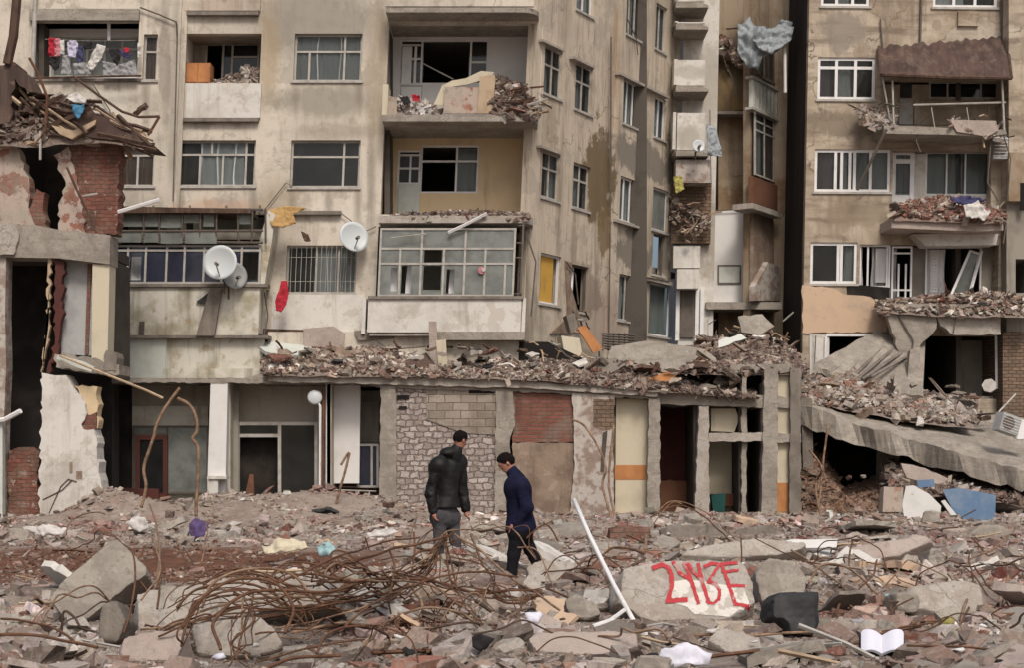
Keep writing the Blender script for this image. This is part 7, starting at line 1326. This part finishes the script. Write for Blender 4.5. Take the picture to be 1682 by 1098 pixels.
sc = [
 ('cloth', [(312, 866), (322, 854), (338, 858), (344, 870), (336, 884), (318, 888), (311, 878)], 24.5, 'cloth_purple', 'purple cloth lying in the rubble before the dark shops', .14),
 ('plastic_bag', [(520, 900), (540, 893), (552, 902), (548, 914), (524, 912)], 20.0, 'cloth_teal', 'pale turquoise bag lying behind the rebar tangle', .1),
 ('sheet', [(430, 900), (460, 886), (500, 890), (506, 904), (470, 910), (436, 914)], 20.6, 'cloth_cream', 'cream sheet crumpled left of the turquoise bag', .1),
 ('plastic_sheet', [(1086, 1070), (1110, 1060), (1134, 1064), (1170, 1078), (1164, 1096), (1100, 1098), (1080, 1090)], 11.6, 'paper', 'crumpled white plastic sheet at the bottom centre right', .1),
 ('shoe_scrap', [(1058, 1080), (1078, 1078), (1088, 1086), (1078, 1094), (1060, 1092)], 11.5, 'cloth_black', 'black scrap just left of the crumpled white plastic sheet', .06),
 ('black_cloth', [(775, 1052), (790, 1046), (812, 1050), (800, 1062), (790, 1070), (776, 1064)], 12.2, 'cloth_black', 'black rag in the foreground below the rebar tangle', .08),
 ('white_bag', [(60, 870), (80, 862), (112, 870), (104, 880), (70, 882)], 26.0, 'cloth_white', 'small white bag at the far left of the rubble', .08),
 ('white_sheet', [(226, 846), (240, 852), (244, 868), (228, 874), (206, 862)], 31.0, 'cloth_white', 'white sheet on the plaster heap by the white broken wall', .12),
 ('yellow_scrap', [(1540, 1020), (1560, 1016), (1566, 1022), (1558, 1028), (1546, 1028)], 13.6, 'cloth_yellow', 'yellow-green scrap below the broad pale slab', .07),
 ('green_scrap', [(1452, 978), (1464, 977), (1468, 984), (1455, 986)], 14.6, 'cloth_teal', 'tiny turquoise scrap left of the square grey block', .04),
 ('paper_scrap', [(862, 1010), (880, 1004), (892, 1012), (884, 1026), (868, 1024)], 13.8, 'paper', 'pale bluish paper scrap right of the rebar tangle', .06),
 ('mattress_scrap', [(600, 876), (640, 870), (656, 874), (640, 882), (606, 884)], 24.5, 'cloth_white', 'thin white strip of cloth before the stone wall', .06)]
for n, pts, Y, m, lab, a in sc: scrap(n, pts, gy(max(p[1] for p in pts), .09), .02, m, lab, n.replace('_', ' '), a, tilt=.6)

rw = random.Random(12)
for k in range(46):
    x0 = rw.choice([rw.uniform(700, 1060), rw.uniform(0, 330), rw.uniform(300, 760), rw.uniform(1250, 1670)]); y0 = rw.uniform(900, 1080); a = rw.uniform(-.6, .6); L = rw.uniform(60, 190); pts = []; y1 = y0
    hgt = rw.uniform(10, 60)
    for i in range(6): t = i / 5; pts.append((x0 + L * t * math.cos(a) + rw.uniform(-9, 9), y0 + L * t * math.sin(a) * .4 - hgt * math.sin(3.14 * min(1, t * rw.uniform(.8, 1.1))) + rw.uniform(-5, 5), gy(y0 + L * t * math.sin(a) * .4, .1)))
    bar(pts, 14, rw.choice([.006, .008, .01]), rw.choice(['rust', 'rust', 'rust_pale', 'timber_dark']), 'thin bent bar sprung up from the rubble field', 'stray bars sprung from the rubble field', wob=.05)
# small litter in the field: rags, paper and plastic scraps, sticks
rl = random.Random(21)
for k in range(60):
    px_ = rl.uniform(10, 1670); py_ = 865 + 225 * rl.random() ** 1.3; Yl = gy(py_, .1)
    if soil(px_x(px_, Yl), Yl) < 1: continue
    w_ = rl.uniform(.05, .16) * FPX / Yl / 2; h_ = w_ * rl.uniform(.25, .5)
    pts = [(px_ + w_ * math.cos(t) * rl.uniform(.6, 1.1), py_ - h_ + h_ * math.sin(t) * rl.uniform(.6, 1.1)) for t in [i * 1.047 for i in range(6)]]
    scrap('litter_scrap', pts, Yl, .012, rl.choice(['cloth_white', 'cloth_white', 'paper', 'cloth_cream', 'cloth_black', 'cloth_grey', 'timber_dark', 'panel_white', 'cloth_grey']), 'small scrap of paper, rag or plastic lying in the rubble field', 'scrap', .05, 'litter scraps in the rubble field', tilt=.6)
for k in range(90):
    px_ = rl.uniform(0, 1682); py_ = 860 + 230 * rl.random() ** 1.2; Yl = gy(py_, .08); a = rl.uniform(0, 3.14); L = rl.uniform(.1, .45)
    x = px_x(px_, Yl); c = Vector((x, Yl, gz(x, Yl) + .09)); d = Vector((math.cos(a), math.sin(a), rl.gauss(0, .25))) * L; b = MB(); b.tube([c - d, c + Vector((0, 0, rl.uniform(-.02, .03))), c + d], rl.uniform(.006, .02), 4)
    solo('stick', b, rl.choice(['timber_dark', 'rust', 'timber_pale', 'frame_grey', 'rust', 'timber_dark']), 'short stick or bar end lying in the rubble field', 'stick', 'loose sticks in the rubble field')
# ================================================================ PEOPLE (one continuous body each; clothes and hair as parts)
def smin(a, b, k): h = np.clip(.5 + .5 * (b - a) / k, 0, 1); return b * (1 - h) + a * h - k * h * (1 - h)
def cone(G, a, b, ra, rb):
    a, b = np.array(a), np.array(b); ab = b - a; t = np.clip(((G - a) @ ab) / (ab @ ab + 1e-9), 0, 1); return np.linalg.norm(G - a - t[..., None] * ab, axis=-1) - (ra + (rb - ra) * t)
def ell(G, c, r): q = (G - np.array(c)) / np.array(r); k = np.linalg.norm(q, axis=-1); return (k - 1) * min(r)
def figure(Y0, scale, joints, label, jm, tm, sm, spec):
    """joints: picture measurements turned into metres about the person's own origin"""
    O = W(*joints['foot_mid'], Y0); O.z = joints['_z']
    J = {k: np.array(W(v[0], v[1], Y0 + v[2]) - O) for k, v in joints.items() if k not in ('foot_mid', '_z')}
    t = thing('person', label, 'person', O)
    def mesh(name, f, m, lo, hi, h, lab=None):
        V, F = surfnet(f, lo, hi, h); V = V + np.array(O); return setp(link(name, V, F.tolist(), m, t, smooth=True), lab)
    g = J; hr = g['head']; face = g['face'] / np.linalg.norm(g['face']); lo = np.min([v for k, v in J.items() if k != 'face'], 0) - .3; hi = np.max([v for k, v in J.items() if k != 'face'], 0) + .3
    up = g['headup'] / np.linalg.norm(g['headup']); side = np.cross(face, up)
    def fingers(G, d):
        for s in ('l', 'r'):
            w, k = g['wrist_' + s], g['hand_' + s]; dv = k - w; dv = dv / np.linalg.norm(dv); fw = np.array([0, -1, 0]) if abs(dv[1]) < .7 else np.array([1, 0, 0.]); sd = np.cross(dv, np.array([1, 0, 0.])); sd = sd / np.linalg.norm(sd)
            d = smin(d, cone(G, w, w + dv * .05, .026, .036), .02); d = smin(d, cone(G, w + dv * .05, w + dv * .085, .034, .03), .02)
            pr = np.cross(sd, dv)
            for i, (o, L) in enumerate(((-.03, .062), (-.011, .075), (.009, .07), (.028, .055))):
                b0 = w + dv * .088 + sd * o; b1 = b0 + dv * L * .5 + pr * .006; b2 = b1 + dv * L * .42 + pr * .022; d = smin(d, cone(G, b0, b1, .0105, .0095), .006); d = smin(d, cone(G, b1, b2, .0095, .008), .006)
            b0 = w + dv * .035 - sd * .03; b1 = b0 + dv * .035 - sd * .028; d = smin(d, cone(G, b0, b1, .014, .011), .012); d = smin(d, cone(G, b1, b1 + dv * .03, .011, .009), .008)
        return d
    def head(G):
        L = np.stack([(G - hr) @ face, (G - hr) @ side, (G - hr) @ up], -1)
        d = ell(L, (-.012, 0, .025), (.098, .078, .098)); d = smin(d, ell(L, (.025, 0, -.045), (.065, .055, .072)), .04); d = smin(d, ell(L, (.045, 0, -.085), (.035, .032, .024)), .03)
        d = smin(d, cone(L, (.085, 0, .012), (.112, 0, -.03), .008, .015), .014); d = smin(d, ell(L, (.084, 0, .028), (.018, .05, .01)), .015); d = smin(d, ell(L, (.083, 0, -.062), (.016, .024, .009)), .012)
        for s in (-1, 1): d = smin(d, ell(L, (-.005, s * .08, -.005), (.02, .01, .032)), .01); d = -smin(-d, ell(L, (.1, s * .033, .012), (.014, .014, .01)), .01)
        return d
    def torso(G, o=0.0):
        d = cone(G, g['chest_l'], g['chest_r'], .105 + o, .105 + o); d = smin(d, cone(G, g['hip_l'], g['hip_r'], .105 + o, .105 + o), .12); d = smin(d, cone(G, g['chest'], g['pelvis'], .125 + o, .12 + o), .1)
        for s in 'lr': d = smin(d, cone(G, g['chest_' + s], g['sh_' + s], .09 + o, .065 + o), .08)
        return d
    def arms(G, o=0.0, e=None, k=.03):
        d = 9.0
        for s in 'lr': d = np.minimum(d, smin(cone(G, g['sh_' + s], g['el_' + s], .058 + o, .043 + o), cone(G, g['el_' + s], g['wrist_' + s] if e is None else g['el_' + s] + (g['wrist_' + s] - g['el_' + s]) * e, .043 + o, .029 + o * (1 if e is None else 1.0)), k))
        return d
    def legs(G, o=0.0):
        d = 9.0
        for s in 'lr': d = np.minimum(d, smin(cone(G, g['hip_' + s], g['knee_' + s], .088 + o, .055 + o), cone(G, g['knee_' + s], g['ank_' + s], .056 + o, .038 + o * 1.3), .03))
        return d
    def body(G):
        d = torso(G); d = smin(d, cone(G, g['neck'], hr - up * .03, .06, .054), .04); d = smin(d, head(G), .015); d = smin(d, arms(G), .03); d = smin(d, legs(G), .04)
        for s in 'lr': d = smin(d, cone(G, g['ank_' + s], g['toe_' + s], .04, .028), .02)
        return fingers(G, d)
    mesh('body', body, 'skin', lo, hi, .0085)
    # hair: cap over skull, away from the face
    def hair(G):
        L = np.stack([(G - hr) @ face, (G - hr) @ side, (G - hr) @ up], -1); d = ell(L, (-.016, 0, .036), (.108, .09, .105)) + .012 * vnoise(G, 60)
        cut = np.maximum(L[..., 0] * .75 - L[..., 2] * .55 - .02, -(L[..., 2] + .05 + .0 * L[..., 0])); return np.maximum(d, cut)
    mesh('hair', hair, 'hair', hr - .2, hr + .2, .007)
    hem = g['hem']; 
    def jacket(G):
        d = torso(G, spec['puff']); d = smin(d, arms(G, spec['puff'] * .9, .97), .04); wr = spec['wr']
        d = d + wr * vnoise(G, 9) + wr * .6 * vnoise(G, 22) + spec['ring'] * np.abs(np.sin(G[..., 2] * 48))
        dd = smin(d, cone(G, g['pelvis'], g['pelvis'] + (hem - g['pelvis']), .16 + spec['puff'], .165 + spec['puff']), .06)
        cutb = hem[2] - G[..., 2]; far = np.minimum(np.linalg.norm(G - g['wrist_l'], axis=-1), np.linalg.norm(G - g['wrist_r'], axis=-1)) - .3
        trunk = np.maximum(smin(torso(G, spec['puff']) + wr * vnoise(G, 9) + spec['ring'] * np.abs(np.sin(G[..., 2] * 48)), cone(G, g['pelvis'], hem, .135 + spec['puff'], .14 + spec['puff']), .06), cutb)
        sl = arms(G, spec['puff'] * .8, .93) + wr * vnoise(G, 9) + wr * .5 * vnoise(G, 25); d = smin(trunk, sl, .02)
        nk = cone(G, g['neck'] - up * .05, g['neck'] + (hr - g['neck']) * spec['col'] * 8, .1, .078) ; d = smin(d, nk, .03)
        if spec['hood']: d = smin(d, ell(G, tuple(g['hood']), (.15, .14, .08)) + .02 * vnoise(G, 14), .04)
        return d
    mesh('jacket', jacket, jm, lo, hi, .011)
    def trous(G):
        d = legs(G, .022); d = smin(d, cone(G, g['hip_l'], g['hip_r'], .14, .14), .05); d = smin(d, cone(G, (g['hip_l'] + g['hip_r']) / 2, g['pelvis'] + np.array([0, 0, .1]), .15, .14), .06); d = d + .012 * vnoise(G, 11) + .008 * vnoise(G, 24)
        return np.maximum(d, np.maximum(G[..., 2] - hem[2] - .2, .045 - G[..., 2] + min(g['ank_l'][2], g['ank_r'][2]) - .06))
    mesh('trousers', trous, tm, lo, hi, .011)
    for s in 'lr':
        a, b = g['ank_' + s], g['toe_' + s]
        def shoe(G, a=a, b=b): hl = a + np.array([0, 0, -.045]) - (b - a) * .25; d = smin(cone(G, hl, b, .046, .042), cone(G, a, hl, .048, .045), .03); return np.maximum(d, (min(b[2], a[2] - .05) - .035) - G[..., 2])
        mesh('shoe', shoe, sm, np.minimum(a, b) - .15, np.maximum(a, b) + .15, .01)
    return t
P1 = dict(foot_mid=(748, 930), _z=0.02, head=(756, 724, 0), face=(.62, .55, -.42), headup=(.25, .25, 1), neck=(747, 747, 0), hood=(738, 745, -.03), chest=(733, 785, .02), pelvis=(734, 842, .0),
    chest_l=(722, 770, -.06), chest_r=(745, 768, .08), sh_l=(719, 766, -.13), sh_r=(755, 761, .15), hip_l=(722, 850, -.06), hip_r=(740, 850, .08), el_l=(708, 812, -.12), el_r=(760, 808, .18), wrist_l=(712, 842, -.16), wrist_r=(765, 838, .16), hand_l=(716, 854, -.17), hand_r=(768, 852, .13),
    knee_l=(722, 892, -.1), knee_r=(748, 888, .06), ank_l=(722, 936, -.04), ank_r=(752, 934, .1), toe_l=(736, 943, -.0), toe_r=(768, 941, .12), hem=(731, 835, .0))
P1 = {k: v for k, v in P1.items()}
def fixv(P_, Y):   # direction-type entries stay directions
    return P_
def person(Y0, d, *a):
    dirs = {k: np.array(d[k], float) for k in ('face', 'headup')}; q = {k: v for k, v in d.items() if k not in dirs}
    orig = W
    O = W(*q['foot_mid'], Y0); O.z = q['_z']
    for k, v in dirs.items():   # encode as fake joints: figure() subtracts O again
        p = Vector(v) + O; q[k] = ((p.x / p.y) * FPX + HX, HY - (p.z - EYE) / p.y * FPX, p.y - Y0)
    return figure(Y0, 1, q, *a)
person(20.3, P1, 'bareheaded man in a black hooded puffer jacket and grey trousers, seen from behind', 'jacket_black', 'trousers_grey', 'shoe_dark', dict(puff=.048, wr=.026, ring=.0, hood=True, col=.05))
P2 = dict(foot_mid=(845, 958), _z=.03, head=(832, 762, 0), face=(-.8, -.12, -.62), headup=(-.5, 0, .85), neck=(845, 781, 0), hood=(850, 786, 0), chest=(851, 812, 0), pelvis=(856, 866, 0),
    chest_l=(849, 800, -.07), chest_r=(850, 800, .08), sh_l=(855, 799, -.17), sh_r=(852, 799, .17), hip_l=(853, 872, -.08), hip_r=(856, 872, .08), el_l=(866, 836, -.2), el_r=(858, 838, .2), wrist_l=(848, 862, -.17), wrist_r=(842, 862, .12), hand_l=(838, 870, -.14), hand_r=(834, 868, .08),
    knee_l=(843, 912, -.09), knee_r=(870, 902, .08), ank_l=(840, 953, -.09), ank_r=(888, 938, .14), toe_l=(824, 958, -.12), toe_r=(876, 952, .12), hem=(856, 872, 0))
person(18.0, P2, 'dark-haired man in a navy jacket and black trousers looking down at the rubble', 'jacket_navy', 'trousers_black', 'shoe_grey', dict(puff=.035, wr=.02, ring=.0, hood=False, col=.035))
